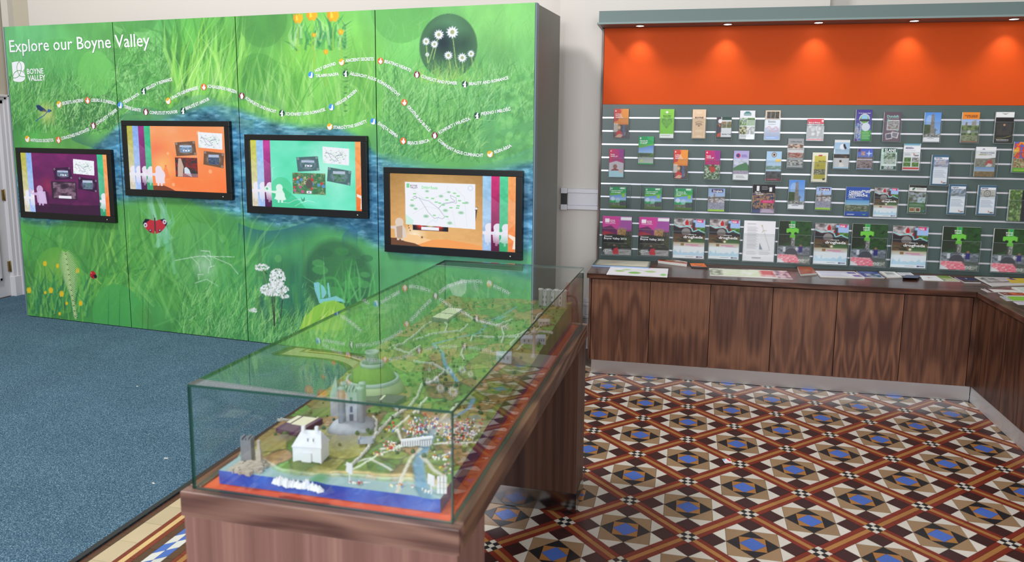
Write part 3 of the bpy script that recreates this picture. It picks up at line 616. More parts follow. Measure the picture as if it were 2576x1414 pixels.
for x, y in ((230, 688), (235, 692), (232, 696)): disc(x, y, 1.7, (30, 10, 10), 1)
disc(230, 687, 1.6, (250, 200, 190), .8)
cv.poly([mc(*p) for p in ((1125, 715), (1150, 708), (1175, 705), (1172, 735), (1155, 750), (1140, 742))], (226, 236, 214), .8); cv.poly([mc(*p) for p in ((1160, 700), (1176, 706), (1150, 716))], (240, 244, 232), .9); disc(1195, 722, 14, (190, 170, 200), .5, soft=.6); blade(1228, 790, 110, 0, 4, (190, 220, 170), .6)
cv.a = cv.a * (.93, .94, .93) + (10, 12, 24)
cv.a = np.clip(cv.a + RNG.normal(0, 2.2, cv.a.shape[:2])[..., None], 0, 255)
img = cv.down(2); hN, wN = img.shape[:2]
for k, pn in enumerate(PANELS):
    c0, c1 = k * wN // 4, (k + 1) * wN // 4; part = img[:, c0:c1]; s0, s1 = k * WW + .003, (k + 1) * WW - .003
    grid_print('meadow_print', part, [wp(s0, -.0008, WZ1), wp(s1, -.0008, WZ1), wp(s1, -.0008, WZ0), wp(s0, -.0008, WZ0)], PRINT, pn)
def panel_at(s): return PANELS[int(np.clip(s // WW, 0, 3))]
VUP = np.array([0, 0, 1.])
# title and emblem
s0, z0 = on_wall(26, 131.5); s1, z1 = on_wall(378, 116)
Uv = wl3(s1, z1) - wl3(s0, z0); ln = np.linalg.norm(Uv); Uv = Uv / ln
lettering('Explore our Boyne Valley', wl3(s0, z0, -.0035), Uv, VUP, 30.5 * mpp(150, 110) * TWID, ln, WHITE, PANELS[0], .006)
for t, x0, y0, x1, y1, h in (('BOYNE', 69, 186.5, 110, 185, 13), ('VALLEY', 71, 203.5, 115.5, 202, 13.5)):
    a, b_ = on_wall(x0, y0), on_wall(x1, y1); d = wl3(*b_) - wl3(*a); lettering(t, wl3(*a), d / np.linalg.norm(d), VUP, h * mpp(80, 190) * TWID, np.linalg.norm(d), WHITE, PANELS[0], .02)
def lpt(x, y): return on_wall(20 + x / 5.657, 130 + y / 5.657)
eb = MB(); eb.add([wl3(*lpt(x, y)) for x, y in ((58, 155), (95, 145), (160, 138), (205, 142), (232, 165), (241, 205), (238, 245), (222, 275), (244, 305), (253, 345), (248, 385), (225, 415), (190, 430), (150, 432), (110, 425), (85, 418), (78, 380), (70, 320))], [tuple(range(18))])
def ribbon(b, pts, w, mi):
    P = [np.array(lpt(*p)) for p in pts]
    for p, q in zip(P[:-1], P[1:]):
        d = (q - p) / np.linalg.norm(q - p); n = np.array([-d[1], d[0]]) * w; p0, q0 = p - d * w * .5, q + d * w * .5
        b.add([wl3(*k, d=-.0029) for k in (p0 + n, p0 - n, q0 - n, q0 + n)], [(0, 1, 2, 3)], mi)
arc = lambda cx, cy, rx, ry, a0, a1: [(cx + rx * math.cos(math.radians(a)), cy + ry * math.sin(math.radians(a))) for a in np.linspace(a0, a1, 16)]
ribbon(eb, [(162, 140), (140, 175), (130, 220), (135, 265), (150, 305), (168, 340)], .0022, 1); ribbon(eb, [(162, 140), (186, 175), (196, 220), (192, 265), (180, 305), (160, 345)], .0022, 1)
ribbon(eb, arc(165, 372, 92, 104, 180, 342), .0022, 1); ribbon(eb, [(75, 372), (110, 376), (140, 362), (165, 342), (190, 350), (220, 358), (254, 354)], .0022, 1)
eb.build('emblem', [WHITE, plain('emblem_green', (84, 160, 84), .5)], PANELS[0])
A_ = lambda x, y: (x / 3.534, y / 3.534)
B_ = lambda x, y: (650 + x / 3.3455, y / 3.3455)
PH = [(A_, 'SECRETS ANCIENS', (556, 935), (650, 917), (743, 905)), (A_, "CŒURS À L'UNISSON", (812, 905), (920, 910), (1028, 935)), (A_, 'ANTIGUOS SECRETOS', (272, 1257), (375, 1264), (480, 1258)), (A_, 'CORAZONES PALPITANTES', (548, 1245), (680, 1208), (798, 1160)), (A_, 'CONFLICTO Y PODER', (862, 1112), (955, 1052), (1045, 985)), (A_, 'TIERRA SANTA', (1102, 926), (1172, 888), (1243, 845)), (A_, 'TERRE SAINTE', (1102, 958), (1175, 980), (1253, 994)), (A_, 'BELLEZA Y ROMANCE', (1308, 802), (1420, 750), (1535, 718)), (A_, 'CONFLITS ET POUVOIR', (1332, 1012), (1460, 1017), (1583, 1004)), (A_, 'BEAUTÉ ET AMOUR', (1655, 978), (1760, 937), (1865, 890)), (A_, 'URALTE GEHEIMNISSE', (1527, 890), (1640, 832), (1765, 792)), (A_, 'SCHLAGENDE HERZEN', (1845, 780), (1975, 797), (2103, 833)), (A_, 'KONFLIKTE UND MACHT', (2182, 880), (2310, 957), (2455, 1006)),
      (B_, 'HOLY GROUND', (483, 612), (565, 575), (655, 547)), (B_, 'TALAMH NAOFA', (482, 650), (580, 645), (680, 635)), (B_, 'ANCIENT SECRETS', (735, 525), (850, 513), (973, 510)), (B_, 'BEATING HEARTS', (1060, 528), (1170, 560), (1280, 607)), (B_, 'ÁILLEACHT AGUS', (770, 632), (880, 651), (990, 683)), (B_, 'RÓMÁNSAÍOCHT', (1000, 690), (1100, 747), (1180, 817)), (B_, 'CONFLICT AND POWER', (1368, 650), (1520, 696), (1675, 713)), (B_, 'BEAUTY AND ROMANCE', (1775, 718), (1940, 702), (2108, 665)), (B_, 'SCHÖNHEIT UND ROMANTIK', (230, 970), (400, 968), (570, 932)), (B_, 'HEILIGER BODEN', (655, 892), (750, 837), (832, 768)), (B_, 'CROÍTHE AG BUILLE', (1252, 900), (1345, 1010), (1440, 1112)), (B_, 'KONFLIKT I WŁADZA', (1525, 1130), (1650, 1062), (1785, 1010)), (B_, 'COIMHLINT AGUS CUMHACHT', (1508, 1180), (1620, 1265), (1750, 1308), (1893, 1320)), (B_, 'PIĘKNO I MIŁOŚĆ', (1878, 972), (2000, 952), (2125, 930)), (B_, 'STAROŻYTNE SEKRETY', (632, 1083), (775, 1077), (918, 1028)), (B_, 'ŚWIĘTA ZIEMIA', (1002, 1046), (1090, 1105), (1170, 1162)), (B_, 'BIJĄCE SERCA', (1257, 1213), (1350, 1213), (1443, 1190)), (B_, 'RÚIN ÁRSA', (1990, 1293), (2070, 1266), (2135, 1232))]
for fn, t, *pts in PH:
    P = [on_wall(*fn(*p)) for p in pts]; c = fn(*pts[len(pts) // 2]); path_text(t, P, 7.6 * mpp(*c) * TWID, wl3, WHITE, panel_at(P[len(P) // 2][0]))
ICOL = {k: plain('icon_' + k, c, .5) for k, c in dict(yellow=(238, 178, 48), orange=(232, 104, 38), crimson=(132, 22, 58), blue=(66, 146, 224), green=(18, 78, 60)).items()}
FIG = dict(yellow=[(-.9, .2), (-.6, .1), (-.3, -.1), (0, .1), (.3, .5), (.7, .6), (.9, .3), (.6, .2), (.7, -.2), (.3, -.9), (-.3, -.9), (-.7, -.5)], orange=[(-.9, .1), (-.5, .0), (-.2, .1), (-.1, .5), (.1, .85), (.4, .6), (.3, .2), (.7, 0), (.6, -.5), (.1, -1), (-.4, -.5), (-.6, -.1)], crimson=[(-.6, .7), (-.4, .3), (-.2, .4), (0, .85), (.3, .8), (.35, .4), (.6, 0), (.5, -.6), (.1, -1), (-.4, -.8), (-.5, -.1)], blue=[(-.8, -.3), (-.4, -.5), (.0, -.2), (.1, .5), (.35, .9), (.6, .5), (.55, -.3), (.5, -.9), (-.2, -.95), (-.6, -.7)], green=[(-.95, .2), (-.6, -.1), (-.2, .2), (-.1, .5), (.1, .9), (.5, .85), (.4, .4), (.3, .2), (.6, -.2), (.4, -.15), (.5, -1), (-.4, -1), (-.1, -.2), (-.5, -.3)])
for fn, k, x, y in ((A_, 'yellow', 528, 928), (A_, 'orange', 780, 893), (A_, 'yellow', 246, 1236), (A_, 'orange', 521, 1244), (A_, 'crimson', 831, 1117), (A_, 'blue', 1071, 936), (A_, 'green', 1278, 810), (A_, 'crimson', 1298, 995), (A_, 'green', 1628, 985), (A_, 'yellow', 1498, 898), (A_, 'orange', 1813, 773), (A_, 'crimson', 2151, 852), (B_, 'blue', 444, 631), (B_, 'yellow', 702, 523), (B_, 'orange', 1028, 513), (B_, 'green', 735, 620), (B_, 'crimson', 1335, 628), (B_, 'green', 1737, 708), (B_, 'green', 198, 953), (B_, 'blue', 616, 903), (B_, 'orange', 1229, 862), (B_, 'crimson', 1485, 1140), (B_, 'green', 1841, 973), (B_, 'yellow', 603, 1066), (B_, 'blue', 968, 1022), (B_, 'orange', 1220, 1186), (B_, 'yellow', 1951, 1297)):
    p = fn(x, y); s_, z_ = on_wall(*p); r = 8.4 * mpp(*p) * TWID; b = MB()
    b.add([wl3(s_ + r * math.cos(a), z_ + r * math.sin(a)) for a in np.linspace(0, 2 * PI, 24, endpoint=False)], [tuple(range(24))])
    b.add([wl3(s_ + r * u, z_ + r * v, -.0028) for u, v in FIG[k]][::-1], [tuple(range(len(FIG[k])))], 1); b.build('icon', [ICOL[k], WHITE], panel_at(s_))
# ------------------------------------------------------------------ four touch screens
def figure(c, x, y0, y1, kind, col, al=1):
    h = y1 - y0; w = h * .42; P = lambda u, v: (x + u * w, y0 + v * h)
    c.circ(*P(0, .1), w * .3, col, al)
    c.poly([P(-.25, .2), P(.25, .2), P(.45, .45), P(.5, .85), P(-.3, .85), P(-.35, .5)], col, al); c.rect(*P(-.18, .84), *P(-.02, 1), col, al); c.rect(*P(.12, .84), *P(.28, 1), col, al)
    c.poly([P(-.2, .28), P(-.75, .3), P(-1., .2), P(-.95, .38), P(-.3, .46)], col, al)
    if kind == 0: c.circ(*P(-1.05, .1), w * .18, col, al)
    if kind == 1: c.rect(*P(-1.08, .0), *P(-.95, .42), col, al); c.rect(*P(-1.3, .12), *P(-.75, .2), col, al)
    if kind == 2: c.poly([P(-1.1, 0), P(-.6, .2), P(-.85, .3)], col, al); c.poly([P(-.2, .2), P(.5, .2), P(.6, .9), P(-.1, .9)], col, al)
    if kind == 3: c.circ(*P(-1.1, .18), w * .24, col, al); c.circ(*P(-1.1, .18), w * .1, (90, 200, 150), al); c.poly([P(-.2, .4), P(.3, .4), P(.6, .8), P(-.5, .8)], col, al)
    if kind == 4: c.circ(*P(-1.05, .24), w * .2, col, al); c.circ(*P(.1, .4), w * .45, col, al)
def strip(c, x0, x1, top, bot, kind, seed):
    a, b_ = int(x0 * c.w), int(round(x1 * c.w)); keep = c.a.copy()
    c.grad(top, bot, (x0, 0, x1 + .004, 1)); n = fbm(c.h, c.w, 30, 20, seed, 3)
    c.a[:, a:b_] *= (.9 + .2 * n[:, a:b_])[..., None]
    c.poly([(x0, .28), (x1, .36), (x1, .62), (x0, .7)], (255, 255, 255), .14)
    if kind is not None:
        full = c.a.copy(); figure(c, x0 + (x1 - x0) * .8, .66, .93, kind, (240, 236, 248), .95); f = np.linspace(1, .35, c.h)[:, None, None] ** 1.0
        f = np.where(np.arange(c.h)[:, None, None] < .74 * c.h, 1, np.clip(1.1 - (np.arange(c.h)[:, None, None] / c.h - .74) * 3.6, .35, 1)); c.a = full * (1 - f) + c.a * f
    keep[:, a:b_] = c.a[:, a:b_]; c.a = keep
def mapcard(c, q, fine=False):
    q = np.array(q, float); P = lambda u, v: tuple((q[0] * (1 - u) + q[1] * u) * (1 - v) + (q[3] * (1 - u) + q[2] * u) * v)
    c.poly(q, (243, 246, 253)); r = np.random.default_rng(4); w = .22 if fine else .3
    c.poly([P(0, .75), P(.12, .9), P(.1, 1), P(0, 1)], (196, 240, 220), .7)
    for pts, col in (([(.08, .1), (.2, .3), (.33, .42), (.6, .2), (.62, .06)], (216, 222, 228)), ([(.1, .75), (.3, .55), (.5, .6), (.7, .95)], (216, 222, 228)), ([(.72, .1), (.85, .3), (.88, .95)], (216, 222, 228)), ([(.3, .99), (.4, .85), (.45, .9), (.5, .7)], (190, 220, 240)), ([(.68, .6), (.72, .98)], (216, 222, 228)), ([(.13, .33), (.2, .36), (.3, .42), (.34, .42), (.41, .5), (.48, .58), (.53, .49), (.68, .43), (.74, .44), (.73, .32), (.65, .27), (.66, .33), (.72, .4), (.55, .46), (.48, .58), (.57, .77), (.53, .82), (.48, .79), (.42, .82), (.33, .68), (.25, .47), (.2, .36)], (122, 140, 156)), ([(.13, .33), (.11, .36), (.13, .39), (.17, .37), (.16, .32), (.13, .33)], (122, 140, 156))): c.line([P(*p) for p in pts], w, col, 1)
    for u, v, rr in ((.1, .55, .05), (.15, .62, .04), (.32, .2, .04), (.52, .3, .045), (.63, .2, .035), (.58, .62, .05), (.3, .78, .055), (.64, .9, .05), (.8, .65, .055), (.88, .42, .04)):
        x, y = P(u, v); k = abs(q[1][0] - q[0][0]); c.circ(x, y, rr * k * .8, (176, 226, 190), .8, ry=rr * k * .8); c.circ(x, y, rr * k * .45, (150, 170, 160), .6, ry=rr * k * .4)
    for u, v in ((.14, .27), (.32, .35), (.4, .36), (.1, .42), (.42, .75), (.6, .38), (.55, .5), (.71, .22), (.76, .28), (.78, .38), (.76, .5), (.66, .55), (.75, .55), (.6, .76), (.45, .44), (.5, .46), (.84, .43)):
        x, y = P(u, v); k = abs(q[1][0] - q[0][0]) * .022; c.rect(x - k, y - k * .7, x + k, y + k * .7, (140, 220, 150), .95)
def photo(c, q, bord, cols, seed, bar=True):
    q = np.array(q, float); P = lambda u, v: tuple((q[0] * (1 - u) + q[1] * u) * (1 - v) + (q[3] * (1 - u) + q[2] * u) * v)
    c.poly(q, bord); c.circ(*P(.5, .52), abs(q[1][0] - q[0][0]) * .42, (214, 216, 236), .75, ry=abs(q[3][1] - q[0][1]) * .42, soft=.8)
    x0, y0 = P(.22, .22); x1, y1 = P(.78, .8); c.noise(x0, y0, x1, y1, cols, 6, seed); c.rect(x0, y0, x1, y0 + (y1 - y0) * .28, (206, 216, 244), .8)
    if bar: c.rect(*P(.36, .56), *P(.68, .72), (238, 240, 250)); 
    for u, v in ((.44, .64), (.58, .64)): 
        x, y = P(u, v); c.poly([(x - .006, y - .012), (x + .008, y), (x - .006, y + .012)], (60, 70, 110), .9 if bar else 0)
    for u, v in ((.07, .1), (.93, .1), (.93, .9)): c.circ(*P(u, v), .009, (220, 224, 236), .8); c.circ(*P(u, v), .006, bord, .9)
OLV, OLB, LB, LB2, PU, PU2, GR, GR2, ORG, ORG2 = (186, 184, 74), (216, 208, 190), (140, 180, 244), (168, 196, 246), (160, 50, 136), (74, 18, 74), (60, 200, 146), (54, 160, 112), (250, 170, 100), (246, 120, 50)
def tv(k, s0, s1, z0, z1, label, paint, bez=(.048, .042, .054)):
    t = thing('touch_screen', label, 'monitor', tuple(wp((s0 + s1) / 2, 0, z0)), WA, 'touch screens on the green display wall')
    b = MB(); D0, D1 = -.034, -.0025; W3 = lambda s, d, z: wp(s, d, z); ix0, ix1, iz0, iz1 = s0 + bez[0], s1 - bez[0], z0 + bez[2], z1 - bez[1]
    M_ = Matrix(((WE[0], WN[0], 0, W0[0]), (WE[1], WN[1], 0, W0[1]), (0, 0, 1, 0), (0, 0, 0, 1)))
    for q in ((s0, s1, z0, iz0), (s0, s1, iz1, z1), (s0, ix0, iz0, iz1), (ix1, s1, iz0, iz1)): b.box(q[0], q[1], D0, D1, q[2], q[3], 0, M_)
    b.build('bezel', plain('black_bezel', (22, 23, 26), .3, vary=.01), t, bevel=.003)
    MB().box(s0 + .02, s1 - .02, -.012, D1 - .0003, z0 + .02, z1 - .02, 0, M_).build('back', plain('black_back', (14, 14, 16), .5), t)
    led = MB().box(s1 - .085, s1 - .078, D0 - .001, D0 + .001, z0 + .022, z0 + .029, 0, M_).build('power_light', plain('pale_led', (210, 236, 214), .4), t)
    c = Cv(600, 340); paint(c); im = c.down(2)
    sc_ = grid_print('screen', im, [W3(ix0, -.026, iz1), W3(ix1, -.026, iz1), W3(ix1, -.026, iz0), W3(ix0, -.026, iz0)], SCREEN, t)
    return t, sc_, (ix0, ix1, iz0, iz1)
def p1(c):
    c.grad((136, 36, 112), (58, 14, 58)); c.noise(0, 0, 1, 1, [(120, 30, 100), (84, 16, 84), (150, 44, 110)], 6, 1, .5); c.circ(.3, .55, .12, (190, 60, 90), .5, soft=.9)
    c.poly([(0, .9), (.3, .84), (.6, .85), (.9, .83), (1, .84), (1, 1), (0, 1)], (50, 12, 52), .85); c.poly([(.22, .66), (.26, .62), (.3, .66), (.3, .9), (.22, .9)], (70, 14, 66), .8)
    strip(c, 0, .065, OLV, OLB, 0, 1); strip(c, .065, .13, LB, LB2, 1, 2); figure(c, .2, .58, .88, 2, (214, 190, 230), .9)
    strip(c, .885, .95, GR, GR2, 3, 3); strip(c, .95, 1, ORG, ORG2, None, 4)
    mapcard(c, [(.615, .085), (.85, .11), (.845, .345), (.608, .325)]); photo(c, [(.375, .245), (.575, .22), (.597, .415), (.39, .44)], (52, 14, 60), [(40, 50, 60), (120, 140, 170), (60, 70, 90)], 2)
    photo(c, [(.662, .375), (.872, .415), (.862, .62), (.652, .575)], (48, 12, 58), [(60, 130, 80), (110, 130, 160), (40, 60, 60)], 3, False); c.poly([(.34, .465), (.632, .465), (.632, .755), (.342, .755)], (44, 26, 48)); c.noise(.36, .48, .62, .74, [(40, 24, 44), (70, 50, 70), (150, 120, 140), (50, 34, 54)], 4, 9, .9); c.rect(.42, .7, .566, .745, (236, 236, 246))
def p2(c):
    c.grad((250, 176, 122), (255, 122, 60)); c.noise(0, 0, 1, 1, [(252, 180, 130), (250, 140, 80), (255, 120, 62)], 3, 3, .45); c.circ(.3, .4, .14, (246, 120, 90), .6, soft=.8); c.circ(.36, .62, .16, (255, 214, 130), .6, soft=.9)
    for x, y, r in ((.42, .42, .014), (.84, .68, .018), (.46, .9, .016), (.74, .1, .02)): c.circ(x, y, r, (255, 200, 150), .6)
    c.poly([(.245, .93), (.36, .92), (.43, .96), (.48, 1), (.24, 1)], (110, 50, 30), .9); c.poly([(.34, .82), (.385, .6), (.395, .6), (.43, .8)], (250, 130, 80), .7); c.poly([(.38, .6), (.405, .605), (.385, .63)], (230, 110, 70), .8)
    for k_, x0, x1, a, b_, kd in ((1, 0, .06, OLV, OLB, 0), (2, .06, .122, LB, LB2, 1), (3, .122, .184, PU, PU2, 2), (4, .184, .246, GR, GR2, 3)): strip(c, x0, x1, a, b_, kd, k_)
    figure(c, .315, .65, .93, 4, (240, 226, 240), .95)
    mapcard(c, [(.735, .085), (.973, .105), (.97, .345), (.735, .32)]); photo(c, [(.497, .25), (.70, .222), (.712, .435), (.508, .46)], (112, 84, 66), [(70, 110, 60), (140, 170, 220), (60, 80, 60)], 4)
    photo(c, [(.787, .37), (.985, .4), (.972, .625), (.775, .575)], (112, 84, 66), [(90, 140, 100), (60, 70, 110), (150, 170, 200)], 5, False)
    c.noise(.49, .48, .715, .775, [(36, 36, 40), (60, 56, 56), (150, 40, 44), (50, 50, 54)], 5, 8); c.poly([(.525, .49), (.55, .49), (.575, .62), (.56, .775), (.51, .775), (.515, .6)], (206, 176, 160)); c.poly([(.58, .64), (.6, .62), (.63, .66), (.655, .775), (.58, .72)], (216, 226, 240)); c.rect(.56, .72, .715, .775, (190, 150, 160), .6)
def p3(c):
    c.grad((60, 214, 160), (96, 232, 190)); c.noise(0, 0, 1, 1, [(70, 214, 164), (150, 246, 220), (90, 226, 180)], 3, 6, .6); c.circ(.72, .4, .3, (196, 252, 236), .7, soft=.9)
    c.poly([(.18, .8), (.3, .7), (.42, .85), (.5, 1), (.18, 1)], (50, 190, 130), .6); c.circ(.28, .72, .1, (60, 190, 120), .4)
    for pts in ([(.27, .92), (.34, .93), (.4, .88), (.46, .86), (.5, .9)], [(.4, .97), (.45, .92), (.52, .88), (.58, .9)], [(.2, .55), (.2, .42), (.22, .4)]): c.line(pts, .3, (230, 255, 246), .8)
    c.poly([(.455, .83), (.475, .87), (.49, .82), (.492, .88), (.475, .9), (.462, .88)], (60, 150, 110), .9)
    for k_, x0, x1, a, b_, kd in ((1, 0, .058, (204, 206, 84), OLB, 0), (2, .058, .122, (156, 204, 246), LB2, 1), (3, .122, .186, (206, 64, 160), PU2, 2)): strip(c, x0, x1, a, b_, kd, k_)
    strip(c, .948, 1, ORG, ORG2, None, 4); c.poly([(.955, .75), (1, .78), (1, .97), (.985, .97), (.99, .82), (.955, .79)], (248, 236, 228)); figure(c, .26, .68, .93, 3, (226, 250, 240), .95)
    SL = (78, 112, 116)
    photo(c, [(.425, .245), (.62, .222), (.632, .43), (.435, .455)], SL, [(110, 170, 90), (90, 120, 150), (60, 90, 60)], 6); mapcard(c, [(.663, .08), (.896, .105), (.892, .345), (.663, .318)])
    photo(c, [(.708, .375), (.91, .425), (.9, .635), (.695, .58)], SL, [(130, 130, 190), (90, 140, 110), (60, 90, 80)], 7, False)
    c.noise(.385, .475, .68, .785, [(40, 96, 70), (90, 150, 100), (60, 110, 80), (150, 170, 120), (30, 60, 50)], 10, 10)
    r = np.random.default_rng(2)
    for _ in range(40): c.circ(r.uniform(.39, .67), r.uniform(.49, .77), r.uniform(.006, .016), [(214, 90, 150), (220, 60, 60), (90, 150, 210), (190, 200, 150), (50, 130, 80)][r.integers(5)], .9)
    c.poly([(.535 + (.04 if i % 2 else .027) * math.cos(i * PI / 14), .63 + (.085 if i % 2 else .06) * math.sin(i * PI / 14)) for i in range(28)], (92, 88, 84)); c.rect(.51, .735, .555, .775, (236, 236, 246)); c.poly([(.527, .743), (.54, .755), (.527, .767)], (60, 70, 110))
def p4(c):
    c.grad((164, 124, 66), (252, 190, 122)); c.noise(0, 0, 1, 1, [(160, 120, 64), (206, 156, 90), (240, 180, 110)], 24, 7, .25); c.circ(.38, .45, .42, (252, 208, 140), .55, soft=.9); c.circ(.2, .86, .11, (255, 240, 210), .95, soft=.9)
    c.poly([(.1, .86), (.15, .84), (.22, .845), (.28, .88), (.4, .92), (.4, 1), (.1, 1)], (252, 206, 150)); c.poly([(.22, .98), (.34, .9), (.46, .88), (.56, .9), (.66, .92), (.75, .95), (.75, 1), (.22, 1)], (248, 164, 90)); c.poly([(0, .9), (.06, .9), (.12, .94), (.2, .96), (.26, 1), (0, 1)], (110, 72, 48))
    for x, y in ((.15, .72), (.155, .75), (.165, .785), (.185, .7)): c.circ(x, y, .005, (110, 80, 50), .9)
    c.poly([(.262 + (.014 if i % 2 == 0 else .005) * math.sin(i * PI / 5), .87 - (.026 if i % 2 == 0 else .009) * math.cos(i * PI / 5)) for i in range(10)], (110, 70, 40))
    figure(c, .075, .65, .93, 0, (226, 212, 200), .95); c.poly([(.05, .74), (.1, .72), (.1, .9), (.055, .9)], (180, 150, 130), .8)
    for k_, x0, x1, a, b_, kd in ((2, .745, .812, (160, 206, 240), (166, 196, 236), 1), (3, .812, .876, (216, 44, 120), (90, 14, 60), 2), (4, .876, .941, (86, 216, 160), (54, 170, 110), 3)): strip(c, x0, x1, a, b_, kd, k_)
    strip(c, .941, 1, ORG, (248, 140, 76), None, 5); c.poly([(.945, .76), (1, .8), (1, .96), (.975, .96), (.985, .85), (.945, .8)], (252, 232, 214))
    c.poly([(.69, .42), (.708, .42), (.69, .62), (.682, .62)], (84, 70, 56)); c.circ(.697, .44, .009, (236, 236, 236)); c.rect(.187, .69, .475, .775, (30, 28, 40)); c.circ(.25, .7, .05, (226, 60, 40), .9, soft=.7); c.circ(.4, .7, .05, (226, 60, 40), .9, soft=.7); c.circ(.33, .69, .05, (255, 230, 160), .9, soft=.8)
    mapcard(c, [(.125, .115), (.688, .115), (.69, .72), (.128, .7)], True); c.rect(.257, .725, .4, .768, (244, 244, 252)); c.circ(.65, .17, .022, (220, 230, 246)); c.circ(.65, .17, .013, (244, 247, 253))
    c.rect(.138, .135, .162, .195, (130, 214, 150))
tv(1, .054, 1.093, .885, 1.4805, 'touch screen with a deep purple picture, lowest at the far left end', p1)
tv(2, 1.2185, 2.2555, 1.116, 1.713, 'touch screen with an orange picture, mounted highest on the green wall', p2)
tv(3, 2.3875, 3.422, 1.027, 1.6165, 'touch screen with a mint green picture and flower collage', p3)
_, sc4, (x0, x1, z0, z1) = tv(4, 3.553, 4.586, .7985, 1.401, 'touch screen showing a large white route map over an ochre sunset', p4)
TX = lambda u, v: wp(x0 + (x1 - x0) * u, -.0268, z1 - (z1 - z0) * v)
lettering('Driving Route', TX(.262, .2), WE, VUP, .02, .12, plain('pale_green_ink', (150, 220, 160), .5), sc4, .03)
for t, v in (('BOYNE', .172), ('VALLEY', .2)): lettering(t, TX(.168, v), WE, VUP, .0115, None, plain('mauve_ink', (120, 96, 130), .5), sc4, .02)
# ------------------------------------------------------------------ slatted leaflet wall
SX, SR = .4649, 3.62
slat = thing('slat_wall', 'green slatted leaflet wall with orange header and overhanging cornice', 'display wall', (SX, .02, .7137))
teal = plain('slat_green', (68, 88, 86), .36, vary=.02, spec=.6); tealc = plain('cornice_green', (98, 118, 116), .42, vary=.03)
MB().box(SX, SR, .018, .044, .70, 2.40).build('backing', plain('backing_board', (60, 78, 76), .6), slat)
zs = [1.7667 - .0966 * k for k in range(11)]
tops = [1.8635] + [z - .0055 for z in zs]; bots = [z + .0055 for z in zs] + [.7137]
for a, e in zip(tops, bots): MB().box(SX, SR, 0, .018, e, a - (.0012 if a == 1.8635 else 0)).build('slat_board', teal, slat)
alu = plain('bright_aluminium', (226, 226, 236), .28, metal=.55)
for z in zs:
    b = MB(); b.box(SX + .001, SR, .006, .018, z - .0055, z + .0055).box(SX + .001, SR, -.001, .006, z + .0022, z + .0055).box(SX + .001, SR, -.001, .006, z - .0055, z - .0022); b.build('aluminium_insert', alu, slat)
MB().box(SX, SR, 0, .018, 1.8635, 2.4045).build('header_panel', plain('orange_laminate', (214, 80, 22), .55, spec=.15), slat)
WAL = dict(dark=(52, 30, 22), mid=(92, 57, 42), light=(132, 90, 66))
post = wood('walnut_edge', (70, 52, 48), (106, 86, 80), (140, 118, 112))
MB().box(SX - .017, SX - .002, -.004, .05, .7137, 2.40).build('side_post', post, slat)
CXL = .4324
MB().box(CXL + .012, SR, -.2, -.18, 2.416, 2.4951).box(CXL + .012, SR, -.18, .048, 2.483, 2.4951).box(CXL + .012, CXL + .03, -.18, .048, 2.416, 2.483).build('cornice', tealc, slat)
MB().box(CXL, SR, -.212, -.19, 2.404, 2.4165).box(CXL, CXL + .02, -.19, .048, 2.404, 2.4165).build('cornice_lip', plain('cornice_lip_green', (124, 144, 142), .4), slat)
MB().box(CXL + .02, SR, -.19, .048, 2.4055, 2.4155).build('soffit', plain('soffit_grey', (112, 108, 106), .5), slat)
lampm, nt, b = nodes('lamp_face'); b.inputs['Emission Color'].default_value = (.95, .97, 1, 1); b.inputs['Emission Strength'].default_value = 9
chrome = plain('brushed_nickel', (190, 188, 186), .25, metal=1)
for k, (px, py) in enumerate(((1609.8, 63.6), (1831.3, 59), (2060, 55.7), (2299, 52.5), (2552, 46.9))):
    q = on_z(px, py, 2.4045); x = float(q[0]); y = -.105
    d = thing('downlight', ['first', 'second', 'third', 'fourth', 'fifth'][k] + ' recessed downlight from the left under the green cornice', 'lamp', (x, y, 2.405), group='downlights under the cornice')
    MB().lathe([(.036, 0), (.038, -.003), (.029, -.005), (.027, -.001)], 24, (x, y, 2.405)).build('trim_ring', chrome, d)
    MB().lathe([(.026, -.001), (.026, -.0035)], 20, (x, y, 2.405)).build('lamp_face', lampm, d)
    l = bpy.data.lights.new('downlight_beam', 'SPOT'); l.energy = 4.2; l.spot_size = 1.5; l.spot_blend = 1; l.shadow_soft_size = .02; l.color = (1, .95, .9)
    o = bpy.data.objects.new('downlight_beam', l); COL.objects.link(o); o.parent = d; o.location = (0, 0, -.012); o.rotation_euler = (math.radians(14), 0, 0)
# ------------------------------------------------------------------ counter: cupboards, worktop, kick plates
KZ = .7137; KX0, KX1, KY = .4487, 2.85, -.6058
wdoor = wood('walnut_door', (74, 45, 35), (104, 68, 52), (130, 88, 66), axis=2, figure=.3, match=.098)
wcarc = wood('walnut_frame', (60, 37, 29), (94, 61, 47), (120, 82, 62), axis=2, figure=.3)
wtop = wood('walnut_top', (50, 30, 24), (80, 50, 39), (104, 70, 55), axis=0, figure=.22, rough=.24)
wtopy = wood('walnut_top_right', (50, 30, 24), (80, 50, 39), (104, 70, 55), axis=1, figure=.22, rough=.24)
steel, nt, b = nodes('brushed_steel'); L = nt.links
b.inputs['Base Color'].default_value = (.78, .78, .8, 1); b.inputs['Metallic'].default_value = 1; b.inputs['Roughness'].default_value = .5
b.inputs['Anisotropic'].default_value = .85; tg = N(nt, 'ShaderNodeCombineXYZ'); tg.inputs[0].default_value = 1; tg.inputs[1].default_value = .02; L.new(tg.outputs[0], b.inputs['Tangent'])
